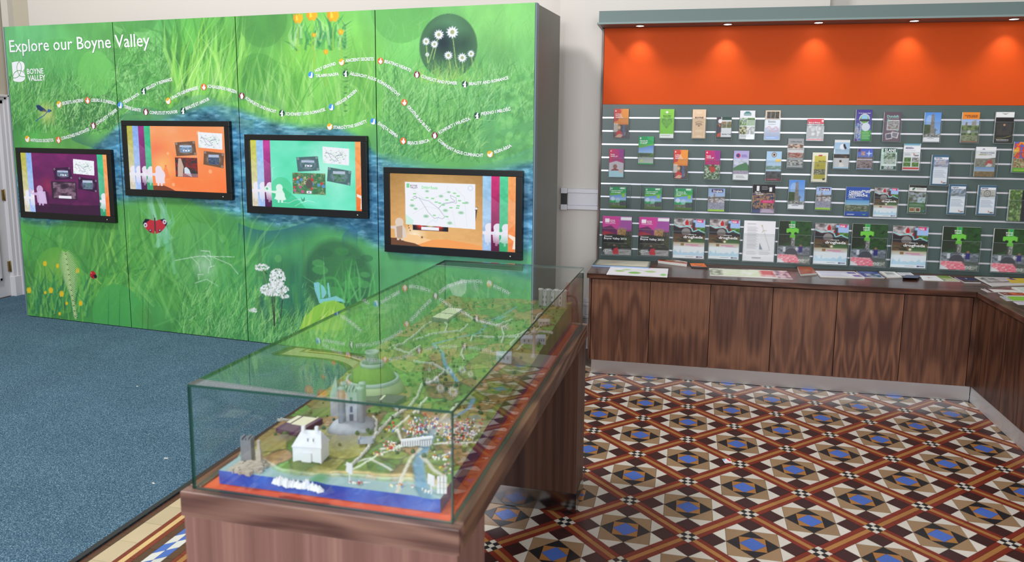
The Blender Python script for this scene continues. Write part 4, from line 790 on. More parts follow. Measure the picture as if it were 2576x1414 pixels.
tc = N(nt, 'ShaderNodeTexCoord'); mp = N(nt, 'ShaderNodeMapping'); mp.inputs['Scale'].default_value = (3, 3, 160); L.new(tc.outputs['Object'], mp.inputs[0]); nz = N(nt, 'ShaderNodeTexNoise'); nz.inputs['Scale'].default_value = 6; L.new(mp.outputs[0], nz.inputs[0])
bp = N(nt, 'ShaderNodeBump'); bp.inputs['Strength'].default_value = .12; bp.inputs['Distance'].default_value = .001; L.new(nz.outputs[0], bp.inputs['Height']); L.new(bp.outputs[0], b.inputs['Normal'])
ordn = ['first', 'second', 'third', 'fourth', 'fifth', 'sixth']
for k in range(6):
    x0 = .4816 + .3934 * k; x1 = x0 + .3934; y = -.5856
    c = thing('cupboard', ordn[k] + ' flush walnut cupboard from the left end of the back counter', 'cupboard', ((x0 + x1) / 2, -.3, 0), group='walnut cupboards under the back worktop')
    MB().box(x0 - (.018 if k == 0 else 0), x1 + (.02 if k == 5 else 0), y + .022, -.01, .1056, KZ - .035).build('carcass', wcarc, c)
    if k == 0: MB().box(x0 - .018, x0 - .003, y, y + .022, .1056, KZ - .035).build('end_panel', wcarc, c)
    if k == 5: MB().box(x1 + .002, 2.869, y, y + .022, .1056, KZ - .035).build('filler_strip', wcarc, c)
    MB().box(x0 + .0018, x1 - .0018, y, y + .02, .1056, .672).build('door', wdoor, c, bevel=.0015)
kp = thing('kick_plate', 'long brushed steel kick plate under the walnut cupboards', 'kick plate', (1.6, -.55, 0))
MB().box(.4876, 2.879, -.5566, -.552, .002, .1048).box(.4876, .492, -.552, -.2, .002, .1048).build('plate', steel, kp); MB().box(.50, 2.87, -.551, -.53, 0, .1).build('plinth_board', plain('dark_ply', (50, 40, 34), .7), kp)
wt = thing('worktop', 'polished walnut worktop turning the corner below the leaflet wall', 'worktop', (1.6, -.3, KZ))
MB().prism([(KX0, KY), (KX1 - .001, KY), (KX1 + .6049, -.001), (KX0, -.001)], KZ - .034, KZ).build('back_run', wtop, wt, bevel=.003)
MB().prism([(KX1, KY), (KX1, -3.2), (3.6, -3.2), (3.6, -.001), (KX1 + .606, -.001)], KZ - .034, KZ).build('right_run', wtopy, wt, bevel=.003)
rc_ = thing('counter_base', 'walnut panelled base of the counter running along the right edge', 'counter', (3.2, -1.6, 0))
for y0, y1 in ((-1.02, -.585), (-2.0, -1.024), (-3.18, -2.004)): MB().box(2.87, 2.892, y0, y1, .108, KZ - .0345).build('panel', wood('walnut_panel', (46, 26, 18), (76, 46, 33), (100, 64, 45), axis=2, figure=.25) if 'wpn' not in MATS else MATS['wpn'], rc_); MATS['wpn'] = bpy.data.materials['walnut_panel']
MB().box(2.893, 3.58, -3.18, -.59, .108, KZ - .035).build('carcass', wcarc, rc_)
kp2 = thing('kick_plate', 'brushed steel kick plate along the foot of the right counter', 'kick plate', (2.9, -1.6, 0))
MB().box(2.8826, 2.887, -3.18, -.5575, .002, .107).build('plate', steel, kp2); MB().box(2.888, 2.91, -3.17, -.56, 0, .1).build('plinth_board', MATS['dark_ply'], kp2)
# ------------------------------------------------------------------ leaflets in clear holders
CLEAR = glass('clear_acrylic', (.97, .98, .98), .55)
CLEARE = edge_glass('acrylic_edge', (214, 224, 226), .72)
INKS = {}
def ink(c):
    n = 'ink_%d_%d_%d' % c
    if n not in INKS: INKS[n] = plain(n, c, .45)
    return INKS[n]
Wh, Bk, Nv = (244, 244, 248), (24, 24, 28), (40, 40, 92)
SKY, GRS, SEA, DK, SKN, NITE, GREY = [(96, 150, 226), (190, 212, 244), (130, 176, 236)], [(70, 120, 50), (110, 160, 70), (50, 90, 40), (140, 170, 90)], [(60, 90, 140), (150, 180, 210), (80, 120, 160)], [(26, 26, 30), (60, 56, 52), (100, 96, 90), (30, 34, 30)], [(214, 170, 146), (170, 110, 90), (110, 60, 50), (230, 200, 180)], [(20, 18, 40), (60, 40, 90), (200, 150, 90), (30, 40, 90), (230, 200, 150)], [(150, 150, 150), (210, 210, 206), (90, 90, 92), (120, 120, 118)]
def ops(c, L_):
    for o in L_:
        k, a = o[0], o[1:]
        if k == 'g': c.grad(*a)
        elif k == 'r': c.rect(*a)
        elif k == 'n': c.noise(*a)
        elif k == 'c': c.circ(*a)
        elif k == 'p': c.poly(*a)
        elif k == 'l': c.line(*a)
        elif k == 'w': c.grad(a[4], a[5], a[:4])
        elif k == 't':                                                    # grey lines of small print
            x0, y0, x1, y1, n, col = a
            for i in range(n): y = y0 + (y1 - y0) * i / n; c.rect(x0, y, x0 + (x1 - x0) * (.8 + .2 * ((i * 7) % 3) / 2), y + (y1 - y0) / n * .42, col, .75)
LOGO = lambda col=Wh: [('r', .08, .06, .16, .1, col)]
WARM = [('g', (238, 150, 60), (232, 140, 50)), ('p', [(0, 0), (.42, 0), (.5, .12), (.35, .28), (.3, .42), (0, .48)], (206, 64, 56)), ('p', [(.42, 0), (.6, 0), (.45, .2), (.5, .12)], (240, 120, 60)), ('n', 0, .5, 1, 1, [(40, 34, 40), (110, 90, 84), (60, 56, 70), (160, 140, 130)], 4, 3), ('p', [(0, .46), (.3, .40), (.4, .46), (.7, .5), (1, .48), (1, .55), (0, .55)], (230, 130, 50)), ('r', 0, .5, .3, .8, (226, 214, 210), .8), ('c', .38, .64, .11, (224, 180, 150)), ('p', [(.26, .58), (.4, .55), (.5, .62), (.46, .74), (.3, .74)], (206, 160, 90), .6), ('p', [(.15, 1), (.2, .8), (.4, .73), (.6, .82), (.62, 1)], (206, 50, 54)), ('c', .38, .66, .08, (228, 186, 158)), ('p', [(.1, .97), (.4, .86), (.64, .9), (.5, 1)], (214, 170, 146)), ('r', .62, .56, .75, .95, (90, 110, 170), .7), ('r', .09, .055, .17, .1, Wh)]
READY = [('g', (190, 40, 120), (170, 36, 110)), ('p', [(0, 0), (.35, 0), (.2, .4), (0, .52)], (206, 30, 90)), ('p', [(.6, 0), (1, 0), (1, .4), (.7, .3)], (150, 50, 140)), ('r', .09, .055, .17, .1, Wh)]
READY1 = READY + [('p', [(0, .5), (.5, .42), (1, .5), (1, 1), (0, 1)], (206, 196, 206)), ('c', .42, .62, .14, (150, 100, 84)), ('p', [(.16, .74), (.42, .68), (.7, .74), (.62, .76), (.2, .77)], (150, 40, 50)), ('p', [(0, .78), (.4, .76), (1, .8), (1, 1), (0, 1)], (176, 220, 236)), ('c', .8, .8, .1, (226, 190, 176))]
READY2 = READY + [('n', 0, .5, 1, 1, [(70, 110, 60), (206, 214, 196), (50, 80, 50), (120, 150, 100)], 9, 5), ('p', [(0, .5), (.5, .42), (1, .5), (1, .46), (0, .4)], (180, 40, 116)), ('p', [(.3, .55), (.6, .52), (.75, .7), (.5, .78), (.35, .7)], (190, 60, 46)), ('c', .55, .53, .1, (110, 64, 50))]
GREEN = lambda: [('g', (30, 150, 90), (40, 168, 84)), ('p', [(.55, 0), (1, 0), (1, .2), (.6, .12)], (60, 180, 100), .7), ('w', 0, .3, 1, .62, (90, 140, 220), (170, 200, 240)), ('p', [(0, .24), (1, .24), (1, .3), (.6, .36), (0, .42)], (110, 184, 60)), ('p', [(0, .2), (1, .2), (1, .27), (.6, .3), (0, .34)], (44, 168, 84))]
HERIT1 = GREEN() + [('n', 0, .6, 1, .82, GRS, 3, 4), ('r', .1, .64, .6, .72, (70, 80, 80), .7), ('n', .1, .62, .8, .72, DK, 7, 3, .7), ('w', 0, .74, 1, .95, (170, 170, 176), (190, 200, 190)), ('p', [(.15, .84), (.3, .8), (.34, .88), (.2, .92)], (190, 216, 130)), ('r', .09, .055, .18, .1, Wh)]
HERIT2 = GREEN() + [('c', .2, .56, .12, (226, 234, 248), .8), ('c', .5, .62, .14, (206, 220, 244), .6), ('n', 0, .74, .7, .86, [(226, 222, 216), (120, 110, 100), (80, 76, 70), (200, 196, 190)], 6, 4, .9), ('n', .62, .66, 1, .9, [(40, 44, 60), (90, 90, 100), (30, 30, 40)], 5, 5), ('w', 0, .87, 1, 1, (90, 120, 60), (70, 100, 46)), ('c', .82, .4, .1, (150, 206, 60)), ('r', .62, .03, .9, .1, Wh), ('r', .08, .06, .17, .12, Wh)]
TOWER = [('g', (84, 142, 224), (170, 200, 240)), ('c', .3, .3, .2, (206, 222, 246), .4, .2), ('p', [(.42, .1), (.5, .04), (.58, .1), (.66, .8), (.36, .8)], (126, 122, 118)), ('n', .42, .12, .58, .8, [(110, 106, 100), (150, 146, 140), (90, 86, 84)], 4, 2, .8, 16), ('n', 0, .42, .38, .82, [(40, 60, 34), (70, 90, 50), (30, 44, 30)], 6, 3), ('n', .0, .72, 1, .86, GREY, 10, 5, .9), ('r', .66, .54, .72, .84, (110, 110, 108)), ('r', .6, .58, .8, .61, (110, 110, 108)), ('r', 0, .85, 1, 1, (240, 240, 246)), ('t', .25, .87, .75, .9, 1, Nv)]
DROG = [('n', 0, 0, 1, .38, [(40, 36, 38), (120, 110, 110), (200, 196, 200), (60, 56, 60)], 6, 3), ('r', .62, .04, 1, .28, (160, 190, 236)), ('n', .55, .22, 1, .4, GRS, 4, 2), ('c', .4, .12, .1, (200, 206, 214), .8), ('p', [(.36, .1), (.42, .03), (.48, .1), (.47, .17), (.37, .17)], (186, 36, 44)), ('p', [(.5, .26), (.6, .14), (.72, .24), (.75, .3), (.56, .33)], (170, 30, 40)), ('r', .6, .1, .68, .3, (60, 60, 64)), ('p', [(0, .17), (.2, .24), (.45, .21), (.56, .24), (.62, .33), (.78, .28), (.9, .33), (1, .36), (1, .62), (0, .62)], (40, 38, 44)), ('l', [(0, .16), (.2, .225), (.45, .2), (.56, .235), (.62, .33), (.78, .275), (.9, .32), (1, .35)], 3.4, (150, 222, 224)), ('l', [(0, .185), (.2, .245), (.45, .22), (.56, .255)], 1.6, (150, 40, 60)), ('c', .4, .34, .14, (150, 146, 146), .9), ('r', .27, .33, .54, .4, (120, 110, 110)), ('n', 0, .42, 1, .62, [(70, 50, 44), (40, 50, 34), (120, 84, 60), (60, 90, 50)], 6, 4), ('w', .55, .5, 1, .68, (50, 90, 50), (110, 140, 90)), ('p', [(0, .38), (.5, .42), (.5, .47), (0, .46)], (96, 66, 50)), ('c', .52, .56, .06, (255, 250, 220), 1, None, .7), ('w', 0, .6, 1, .72, (190, 176, 150), (226, 232, 238)), ('r', .25, .62, .35, .68, (150, 110, 70)), ('r', 0, .7, 1, 1, (232, 239, 245)), ('p', [(0, .9), (.06, .78), (.14, .84), (.2, .86), (.24, .76), (.28, .86), (.4, .84), (.5, .86), (.6, .82), (.7, .86), (.8, .78), (.86, .86), (1, .82), (1, .92), (0, .92)], (188, 220, 240)), ('r', .74, .945, .95, .965, Nv, .7), ('c', .78, .955, .025, Nv), ('r', .4, .952, .66, .96, (150, 150, 156)), ('p', [(.72, .02), (.93, .03), (.93, .1), (.72, .085)], (216, 50, 120)), ('r', .4, .65, .8, .665, (220, 90, 160), .8), ('r', .55, .68, .9, .69, (220, 90, 160), .8)]
CROSS = [('n', 0, 0, 1, .62, [(20, 40, 22), (44, 84, 40), (30, 60, 30), (70, 110, 50)], 7, 8), ('p', [(0, 0), (.3, 0), (.36, .5), (0, .62)], (34, 40, 34), .7), ('p', [(.36, 0), (.5, 0), (.5, .16), (.62, .19), (.62, .28), (.52, .3), (.52, .42), (.36, .42), (.36, .3), (.24, .28), (.24, .19), (.36, .17)], (112, 200, 70)), ('p', [(.38, 0), (.5, 0), (.48, .18), (.4, .18)], (50, 160, 90)), ('c', .34, .3, .05, (24, 46, 26)), ('c', .53, .3, .05, (24, 46, 26)), ('p', [(.38, .4), (.51, .4), (.52, .75), (.36, .75)], (150, 150, 146)), ('n', .39, .42, .5, .74, GREY, 4, 3, .8, 12), ('p', [(.36, .4), (.42, .4), (.4, .75), (.36, .75)], (36, 38, 38), .7), ('n', 0, .6, 1, .82, [(40, 44, 60), (150, 156, 170), (60, 70, 80), (210, 212, 220)], 9, 6, .9), ('r', .64, .6, .76, .74, (50, 46, 120)), ('c', .7, .58, .04, (150, 110, 90)), ('r', .56, .62, .6, .72, (220, 222, 226)), ('r', .53, .65, .64, .67, (220, 222, 226)), ('r', .16, .62, .24, .74, (210, 214, 222)), ('c', .42, .79, .2, (70, 70, 80), .9), ('n', .5, .8, 1, 1, [(60, 66, 60), (130, 136, 126), (170, 176, 170), (50, 60, 40)], 6, 4), ('n', 0, .8, .66, 1, [(206, 60, 80), (244, 150, 166), (230, 100, 120), (250, 220, 224), (120, 140, 90)], 12, 9), ('p', [(0, .88), (.22, .97), (.22, 1), (0, 1)], (226, 224, 230)), ('p', [(.55, .8), (1, .8), (1, .88), (.66, .9)], (70, 80, 76), .8), ('c', .7, .93, .035, Wh), ('c', .78, .93, .035, Wh), ('c', .7, .93, .02, (90, 96, 90)), ('c', .78, .93, .02, (90, 96, 90))]
BOYNE = [('g', (196, 70, 160), (150, 60, 130)), ('p', [(.6, 0), (1, 0), (1, .35), (.5, .32), (.62, .16)], (160, 80, 160)), ('c', .25, .18, .34, (206, 62, 150), .8), ('p', [(0, .3), (.3, .24), (.5, .36), (.5, .5), (0, .5)], (110, 40, 96)), ('p', [(0, .42), (.1, .38), (.4, .44), (.44, .52), (0, .52)], (170, 50, 70)), ('r', .62, .02, .98, .1, (236, 236, 242)), ('n', .52, .3, .82, .5, [(196, 150, 96), (140, 96, 60), (210, 170, 120), (90, 60, 46)], 8, 4), ('p', [(.52, .34), (.56, .34), (.56, .3), (.6, .3), (.6, .34), (.7, .28), (.74, .28), (.74, .34), (.82, .32), (.82, .28), (.52, .26)], (170, 90, 160)), ('n', .8, .38, 1, .5, DK, 5, 3), ('p', [(0, .5), (.3, .46), (1, .5), (1, 1), (0, 1)], (48, 50, 44)), ('n', .2, .5, 1, .78, [(50, 60, 40), (90, 96, 60), (40, 44, 40), (70, 64, 56)], 6, 7, .8), ('r', .02, .5, .75, .7, (26, 24, 28), .8), ('r', .05, .69, .85, .695, Wh), ('n', .1, .85, 1, 1, [(150, 146, 150), (190, 186, 190), (120, 116, 110)], 4, 5, .9), ('c', .42, .75, .04, (150, 110, 90)), ('p', [(.32, .9), (.36, .77), (.5, .78), (.52, .9)], (34, 32, 44)), ('p', [(.36, .92), (.42, .82), (.54, .8), (.58, .98), (.4, .98)], (196, 30, 52)), ('c', .1, .9, .04, Wh), ('c', .17, .9, .04, Wh), ('c', .1, .9, .022, (48, 50, 44)), ('c', .17, .9, .022, (48, 50, 44)), ('r', .24, .885, .36, .9, Wh), ('r', .09, .07, .24, .165, (250, 240, 248)), ('r', .1, .185, .45, .192, Wh)]
DRO2 = [('g', (150, 180, 230), (206, 214, 230)), ('r', .2, .04, .88, .17, (74, 38, 92)), ('n', 0, .36, 1, .62, [(190, 196, 214), (110, 90, 90), (230, 232, 240), (90, 84, 100)], 9, 3), ('p', [(.3, .6), (.33, .24), (.37, .2), (.41, .24), (.43, .6)], (150, 130, 120)), ('p', [(0, .4), (1, .34), (1, .42), (0, .46)], (90, 84, 70), .7), ('n', 0, .62, 1, .9, [(230, 232, 240), (120, 116, 140), (180, 184, 200), (70, 66, 90)], 12, 6), ('r', 0, .91, 1, 1, (160, 206, 70))]
OPW = lambda ph, extra=(): [('g', (54, 96, 126), (60, 106, 136)), ('r', .13, .08, .94, .95, (232, 236, 244)), ('n', .13, .16, .94, .4, ph, 5, 4), ('t', .18, .1, .6, .12, 1, Nv), ('r', .13, .42, .94, .46, (206, 216, 230)), ('t', .18, .5, .85, .76, 6, (140, 160, 190)), ('p', [(.6, .84), (.7, .88), (.63, .93), (.64, .88)], (206, 70, 60)), ('r', .72, .91, .88, .93, (90, 80, 90))] + list(extra)
C1 = lambda x0, y0, x1, y1: (1480 + x0 / 4.6836, 250 + y0 / 4.6836, 1480 + x1 / 4.6836, 250 + y1 / 4.6836)
C2 = lambda x0, y0, x1, y1: (2020 + x0 / 4.633, 250 + y0 / 4.633, 2020 + x1 / 4.633, 250 + y1 / 4.633)
C3 = lambda x0, y0, x1, y1: (1480 + x0 / 4.6836, 440 + y0 / 4.6836, 1480 + x1 / 4.6836, 440 + y1 / 4.6836)
C4 = lambda x0, y0, x1, y1: (2020 + x0 / 4.633, 440 + y0 / 4.633, 2020 + x1 / 4.633, 440 + y1 / 4.633)
WT = [('A Warm', .1, .2, .026, Wh), ('Welcome', .1, .255, .026, Wh), ('Awaits You', .1, .31, .026, Wh)]
RT = [('Ready,', .09, .21, .027, Wh), ('steady, go!', .09, .27, .027, Wh)]
DT = [('welcome to', .48, .41, .018, Wh), ('drogheda', .32, .49, .042, Wh, .62), ('FREE', .745, .078, .024, Wh)]
BT = [('BOYNE', .26, .12, .017, Wh), ('VALLEY', .26, .16, .017, Wh)]
BT2 = BT + [('Discover', .07, .54, .026, Wh), ('Boyne Valley 2016', .06, .6, .033, Wh, .78)]
KT = [('BOYNE', .3, .105, .02, Wh), ('VALLEY', .3, .155, .02, Wh)]
# (pixel box, painting, lettering, thickness, label, rounded)
LEAF = [
 (C1(300, 112, 472, 450), WARM, WT, .012, 'orange leaflet with a girl in red, top left of the slat wall'),
 (C1(843, 115, 1008, 455), [('g', (140, 206, 70), (120, 196, 60)), ('r', .42, .08, .56, .15, Wh), ('l', [(.25, .17), (.8, .17)], 1, (40, 90, 60)), ('p', [(.48, .68), (.12, .45), (.16, .34), (.32, .32), (.48, .38), (.66, .32), (.82, .34), (.86, .45)], (92, 150, 60), .9), ('n', .2, .36, .8, .6, [(84, 150, 50), (150, 210, 90), (60, 120, 40)], 14, 4, .5), ('r', 0, .85, 1, 1, (236, 238, 236)), ('t', .1, .9, .9, .94, 1, (120, 130, 120))], [('Boyne Valley', .22, .24, .024, (30, 90, 50)), ('Food Series', .24, .285, .024, (30, 90, 50))], .012, 'lime green leaflet with a leafy heart'),
 (C1(1225, 118, 1382, 458), [('g', (232, 200, 166), (226, 190, 156)), ('l', [(.1, .06), (.9, .06), (.9, .94), (.1, .94), (.1, .06)], 2, (246, 226, 200)), ('c', .5, .12, .25, (244, 220, 190), .5, .04), ('l', [(.2, .45), (.5, .41), (.8, .45)], 2, (70, 50, 44)), ('t', .25, .47, .8, .57, 2, (60, 46, 40)), ('p', [(.4, .6), (.5, .55), (.6, .6), (.5, .58)], (50, 36, 34)), ('c', .5, .74, .3, (246, 226, 200), .4, .05), ('c', .5, .92, .2, (246, 226, 200), .5, .03)], [('BOYNE', .2, .31, .034, (50, 42, 42), .62)], .012, 'sand coloured leaflet with fine ornamental scrolls'),
 (C1(1510, 208, 1685, 462), [('g', (224, 228, 232), (228, 230, 236)), ('r', .35, 0, 1, .15, (40, 74, 60)), ('p', [(0, 0), (.3, 0), (.34, .3), (.3, 1), (0, 1)], (72, 66, 80)), ('c', .24, .2, .13, (236, 232, 236)), ('p', [(.12, .3), (.3, .4), (.2, .46)], (226, 120, 40)), ('n', .36, .22, .64, .5, [(120, 150, 80), (200, 110, 110), (80, 110, 60), (190, 200, 170)], 6, 3), ('n', .68, .22, 1, .5, [(200, 60, 60), (90, 120, 70), (210, 200, 190)], 6, 5), ('p', [(.05, .8), (.3, .7), (.28, .9), (.06, .92)], (206, 84, 50)), ('r', 0, .92, 1, 1, (60, 70, 66))], [('Garden Trail', .36, .82, .038, (80, 84, 90))], .012, 'short leaflet showing a puffin beside garden pictures'),
 (C1(1783, 132, 1960, 466), [('g', (236, 238, 246), (236, 238, 244)), ('p', [(.27, .18), (.27, .1), (.4, .04), (.6, .04), (.73, .1), (.73, .18)], (70, 130, 130)), ('l', [(.3, .12), (.7, .12)], 2, Wh), ('l', [(.3, .15), (.7, .15)], 2, Wh), ('n', .02, .27, .49, .53, [(60, 70, 120), (220, 224, 230), (120, 160, 80), (40, 40, 60)], 6, 3), ('n', .52, .27, .98, .53, GRS, 6, 4), ('n', .02, .56, .49, .83, [(226, 200, 60), (60, 60, 40), (240, 236, 200), (150, 160, 60)], 5, 5), ('n', .52, .56, .98, .83, GREY, 6, 6), ('t', .1, .87, .9, .95, 2, (150, 156, 160))], [], .012, 'white leaflet with a green house emblem and four pictures'),
 (C1(2082, 130, 2258, 472), [('g', (228, 206, 180), (206, 212, 230)), ('n', .12, .05, .36, .28, DK, 5, 3), ('n', .39, .05, .62, .28, DK, 5, 4), ('n', .65, .05, .9, .28, DK, 5, 5), ('w', 0, .32, 1, .62, (214, 218, 228), (200, 206, 226)), ('w', 0, .6, 1, .88, (170, 176, 206), (96, 110, 160)), ('l', [(.1, .62), (.3, .54), (.5, .66), (.75, .55), (.9, .68), (.6, .72), (.3, .68)], 4, (196, 80, 80)), ('w', 0, .88, 1, 1, (70, 130, 200), (60, 120, 196)), ('t', .1, .93, .9, .97, 1, Wh)], [('Battle', .2, .42, .05, (70, 74, 90)), ('of the Boyne', .2, .49, .022, (90, 94, 110))], .012, 'pale leaflet with three dark pictures above a red swirl'),
 (C1(590, 436, 768, 765), HERIT1, [('Discover the', .1, .17, .024, Wh), ('rich heritage', .1, .22, .024, Wh), ('of Ireland\'s', .1, .27, .024, Wh)], .012, 'tall green and sky blue leaflet with a grey stone ruin'),
 (C1(245, 586, 415, 915), READY1, RT, .012, 'magenta leaflet with a smiling boy at a pool, leftmost on the wall'),
 (C1(1003, 595, 1170, 932), WARM, WT, .012, 'orange leaflet with a girl in red, third column, middle row'),
 (C1(1373, 603, 1550, 940), READY2, RT, .012, 'magenta leaflet with a child in red among leaves'),
 (C1(1710, 606, 1888, 948), [('g', (176, 166, 220), (214, 214, 236)), ('c', .3, .17, .14, (196, 40, 60)), ('c', .27, .17, .1, (60, 60, 130)), ('t', .5, .14, .9, .24, 3, (90, 70, 150)), ('n', 0, .3, 1, .5, [(196, 200, 230), (230, 232, 244), (160, 160, 190)], 4, 3), ('p', [(0, .6), (.3, .5), (.8, .4), (1, .5), (1, .75), (0, .75)], (84, 130, 90)), ('n', 0, .68, 1, .8, [(60, 60, 90), (200, 190, 210), (110, 90, 120)], 14, 4), ('r', 0, .8, 1, 1, (240, 240, 244)), ('t', .2, .85, .8, .95, 3, (140, 140, 146))], [], .012, 'lilac leaflet with a red and blue badge over green hills'),
 (C1(2095, 613, 2272, 957), [('g', (170, 206, 240), (200, 220, 240)), ('c', .5, .12, .16, (60, 50, 50)), ('c', .5, .12, .13, (226, 206, 196)), ('c', .5, .12, .07, (60, 50, 50)), ('r', .6, .27, .95, .36, (240, 206, 110)), ('n', 0, .5, 1, .62, [(150, 180, 210), (110, 140, 120), (190, 206, 220)], 4, 4), ('w', 0, .68, 1, .92, (90, 100, 116), (60, 64, 76)), ('n', 0, .68, 1, .92, DK, 6, 5, .6), ('r', 0, .92, 1, 1, (120, 50, 60)), ('t', .1, .945, .9, .97, 1, Wh)], [], .012, 'light blue leaflet with a round black badge and dark red foot'),
 (C1(2350, 462, 2532, 802), [('g', (160, 162, 166), (170, 172, 176)), ('n', .04, .2, .96, .4, [(170, 90, 70), (220, 206, 190), (90, 60, 50), (200, 170, 140)], 6, 3), ('n', .04, .48, .96, .66, [(60, 56, 54), (200, 190, 180), (160, 60, 50), (110, 100, 96)], 7, 4), ('n', .04, .73, .96, .92, GREY, 8, 5)], [('Collon House', .15, .13, .03, (90, 90, 96), .72)], .012, 'grey leaflet with three rows of room pictures'),
 (C2(50, 228, 238, 477), [('g', (226, 70, 90), (170, 150, 160)), ('n', 0, .24, 1, .95, [(150, 150, 156), (210, 208, 212), (110, 110, 116), (180, 180, 190)], 6, 3), ('c', .35, .5, .2, (120, 118, 124), .6), ('c', .35, .5, .12, (190, 188, 194), .8), ('c', .75, .45, .17, (110, 110, 118), .6), ('c', .75, .45, .1, (196, 194, 200), .8), ('w', 0, .93, 1, 1, (210, 70, 90), (200, 60, 84)), ('r', .85, .05, .97, .16, (244, 220, 224))], [('Brú na Bóinne', .08, .2, .04, Wh), ('Car Route', .08, .29, .04, Wh)], .012, 'short red and grey leaflet with carved stone spirals'),
 (C2(612, 120, 797, 485), [('g', (66, 46, 140), (110, 140, 210)), ('c', .54, .3, .32, (230, 232, 244)), ('c', .54, .3, .27, (120, 180, 90)), ('c', .54, .27, .2, (150, 200, 236)), ('r', .25, .3, .85, .37, (30, 34, 60)), ('n', 0, .44, .38, 1, [(150, 60, 60), (60, 110, 200), (220, 210, 210), (50, 70, 110)], 6, 3, 1, 10), ('w', .4, .66, 1, 1, (90, 180, 80), (60, 150, 70)), ('c', .65, .55, .26, (226, 234, 246)), ('t', .45, .72, .95, .95, 5, (190, 226, 190)), ('p', [(0, .9), (.2, .95), (.15, 1), (0, 1)], (110, 60, 150))], [('For the Adventure Begin!', .15, .12, .016, Wh, .75)], .02, 'purple and blue leaflet with a round farm badge'),
 (C2(940, 148, 1137, 488), [('g', (96, 74, 92), (110, 88, 104)), ('r', .2, .27, .9, .62, (226, 222, 224)), ('n', .24, .3, .86, .59, [(170, 90, 80), (120, 116, 110), (190, 190, 196), (80, 76, 70)], 7, 4), ('p', [(.14, .74), (.5, .7), (.56, .9), (.2, .94)], (226, 222, 224)), ('p', [(.18, .76), (.47, .73), (.52, .88), (.22, .91)], (90, 86, 110)), ('p', [(.5, .66), (.92, .7), (.85, .9), (.5, .84)], (226, 222, 224)), ('p', [(.55, .69), (.86, .72), (.8, .87), (.54, .82)], (130, 126, 140)), ('r', .2, .25, .3, .31, (130, 200, 190)), ('r', .78, .6, .88, .65, (130, 200, 190))], [('Dundalk', .16, .18, .05, (150, 206, 200), .72), ('THE 2016 TOWN GUIDE', .16, .225, .016, (170, 200, 200), .7)], .018, 'plum coloured leaflet with three tilted snapshots'),
 (C2(1412, 152, 1602, 495), TOWER, [], .014, 'leaflet with a round stone tower on blue sky, upper right'),
 (C2(1850, 150, 2049, 500), [('g', (236, 140, 40), (232, 134, 36)), ('w', 0, .24, 1, .5, (150, 180, 230), (206, 216, 236)), ('n', 0, .44, 1, .98, [(90, 120, 60), (130, 150, 90), (60, 84, 50), (110, 120, 90)], 6, 3), ('p', [(.2, .46), (.22, .34), (.32, .33), (.33, .48)], (130, 120, 110)), ('p', [(.56, .46), (.58, .3), (.68, .3), (.7, .26), (.82, .27), (.82, .44)], (160, 152, 146)), ('w', 0, .6, 1, .68, (110, 120, 110), (140, 150, 140)), ('c', .45, .65, .1, (220, 224, 226), .8), ('n', 0, .76, 1, .95, [(150, 70, 60), (90, 120, 70), (190, 180, 170), (60, 80, 50)], 10, 6, .8), ('w', 0, .95, 1, 1, (150, 110, 90), (140, 100, 80))], [('HOUSES CASTLES', .12, .13, .027, (120, 50, 20), .76), ('& GARDENS', .25, .175, .027, (120, 50, 20))], .016, 'leaflet with an orange band above a castle by water'),
 (C2(2240, 148, 2450, 505), [('g', (236, 238, 240), (236, 238, 240)), ('r', 0, .18, 1, 1, (26, 25, 26)), ('p', [(.3, .04), (.5, .06), (.7, .04), (.5, .09)], (120, 126, 110)), ('n', .1, .36, .9, .74, [(24, 23, 24), (60, 58, 56), (30, 30, 32)], 5, 3), ('c', .5, .42, .06, (206, 160, 130)), ('p', [(.36, .6), (.44, .46), (.58, .47), (.66, .62)], (40, 40, 48)), ('l', [(.05, .86), (.5, .84), (.95, .76)], 2, (200, 190, 90)), ('t', .15, .9, .85, .97, 2, (200, 200, 200))], [('BOOK ONLINE OR CALL', .12, .92, .018, Wh, .7)], .016, 'black leaflet of a seated man under a white top card'),
 (C2(105, 620, 284, 962), [('g', (238, 234, 216), (236, 230, 210)), ('r', .15, .12, .86, .9, (178, 166, 60)), ('w', .15, .12, .86, .4, (206, 196, 90), (190, 180, 70)), ('r', .4, .09, .62, .13, (190, 60, 50)), ('l', [(.2, .35), (.85, .35)], 1, (90, 84, 40)), ('n', .15, .57, .86, .74, [(236, 232, 210), (60, 60, 50), (150, 150, 120), (240, 236, 220)], 8, 3), ('c', .38, .44, .08, (150, 140, 60)), ('p', [(.7, .88), (.9, .86), (.85, .93), (.72, .93)], (60, 60, 50))], [('Slane Farm', .4, .31, .026, (70, 64, 30))], .014, 'cream leaflet with an olive label and farmhouse drawing'),
 (C2(362, 472, 540, 806), [('g', (150, 190, 226), (220, 228, 236)), ('r', 0, 0, 1, .1, (226, 228, 232)), ('c', .55, .25, .2, (238, 240, 246), .9), ('p', [(.56, .16), (.66, .14), (.8, .3), (.7, .34), (.6, .26)], (30, 30, 44)), ('n', 0, .5, 1, .63, [(90, 60, 50), (40, 36, 36), (150, 110, 80)], 4, 3), ('r', 0, .64, 1, .95, (206, 206, 208)), ('c', .45, .74, .08, (70, 50, 44)), ('p', [(.36, .94), (.4, .78), (.55, .8), (.72, .9), (.6, .94)], (230, 226, 226)), ('w', 0, .94, 1, 1, (170, 206, 230), (170, 206, 230))], [], .012, 'pale blue leaflet with a figure leaping from a cloud'),
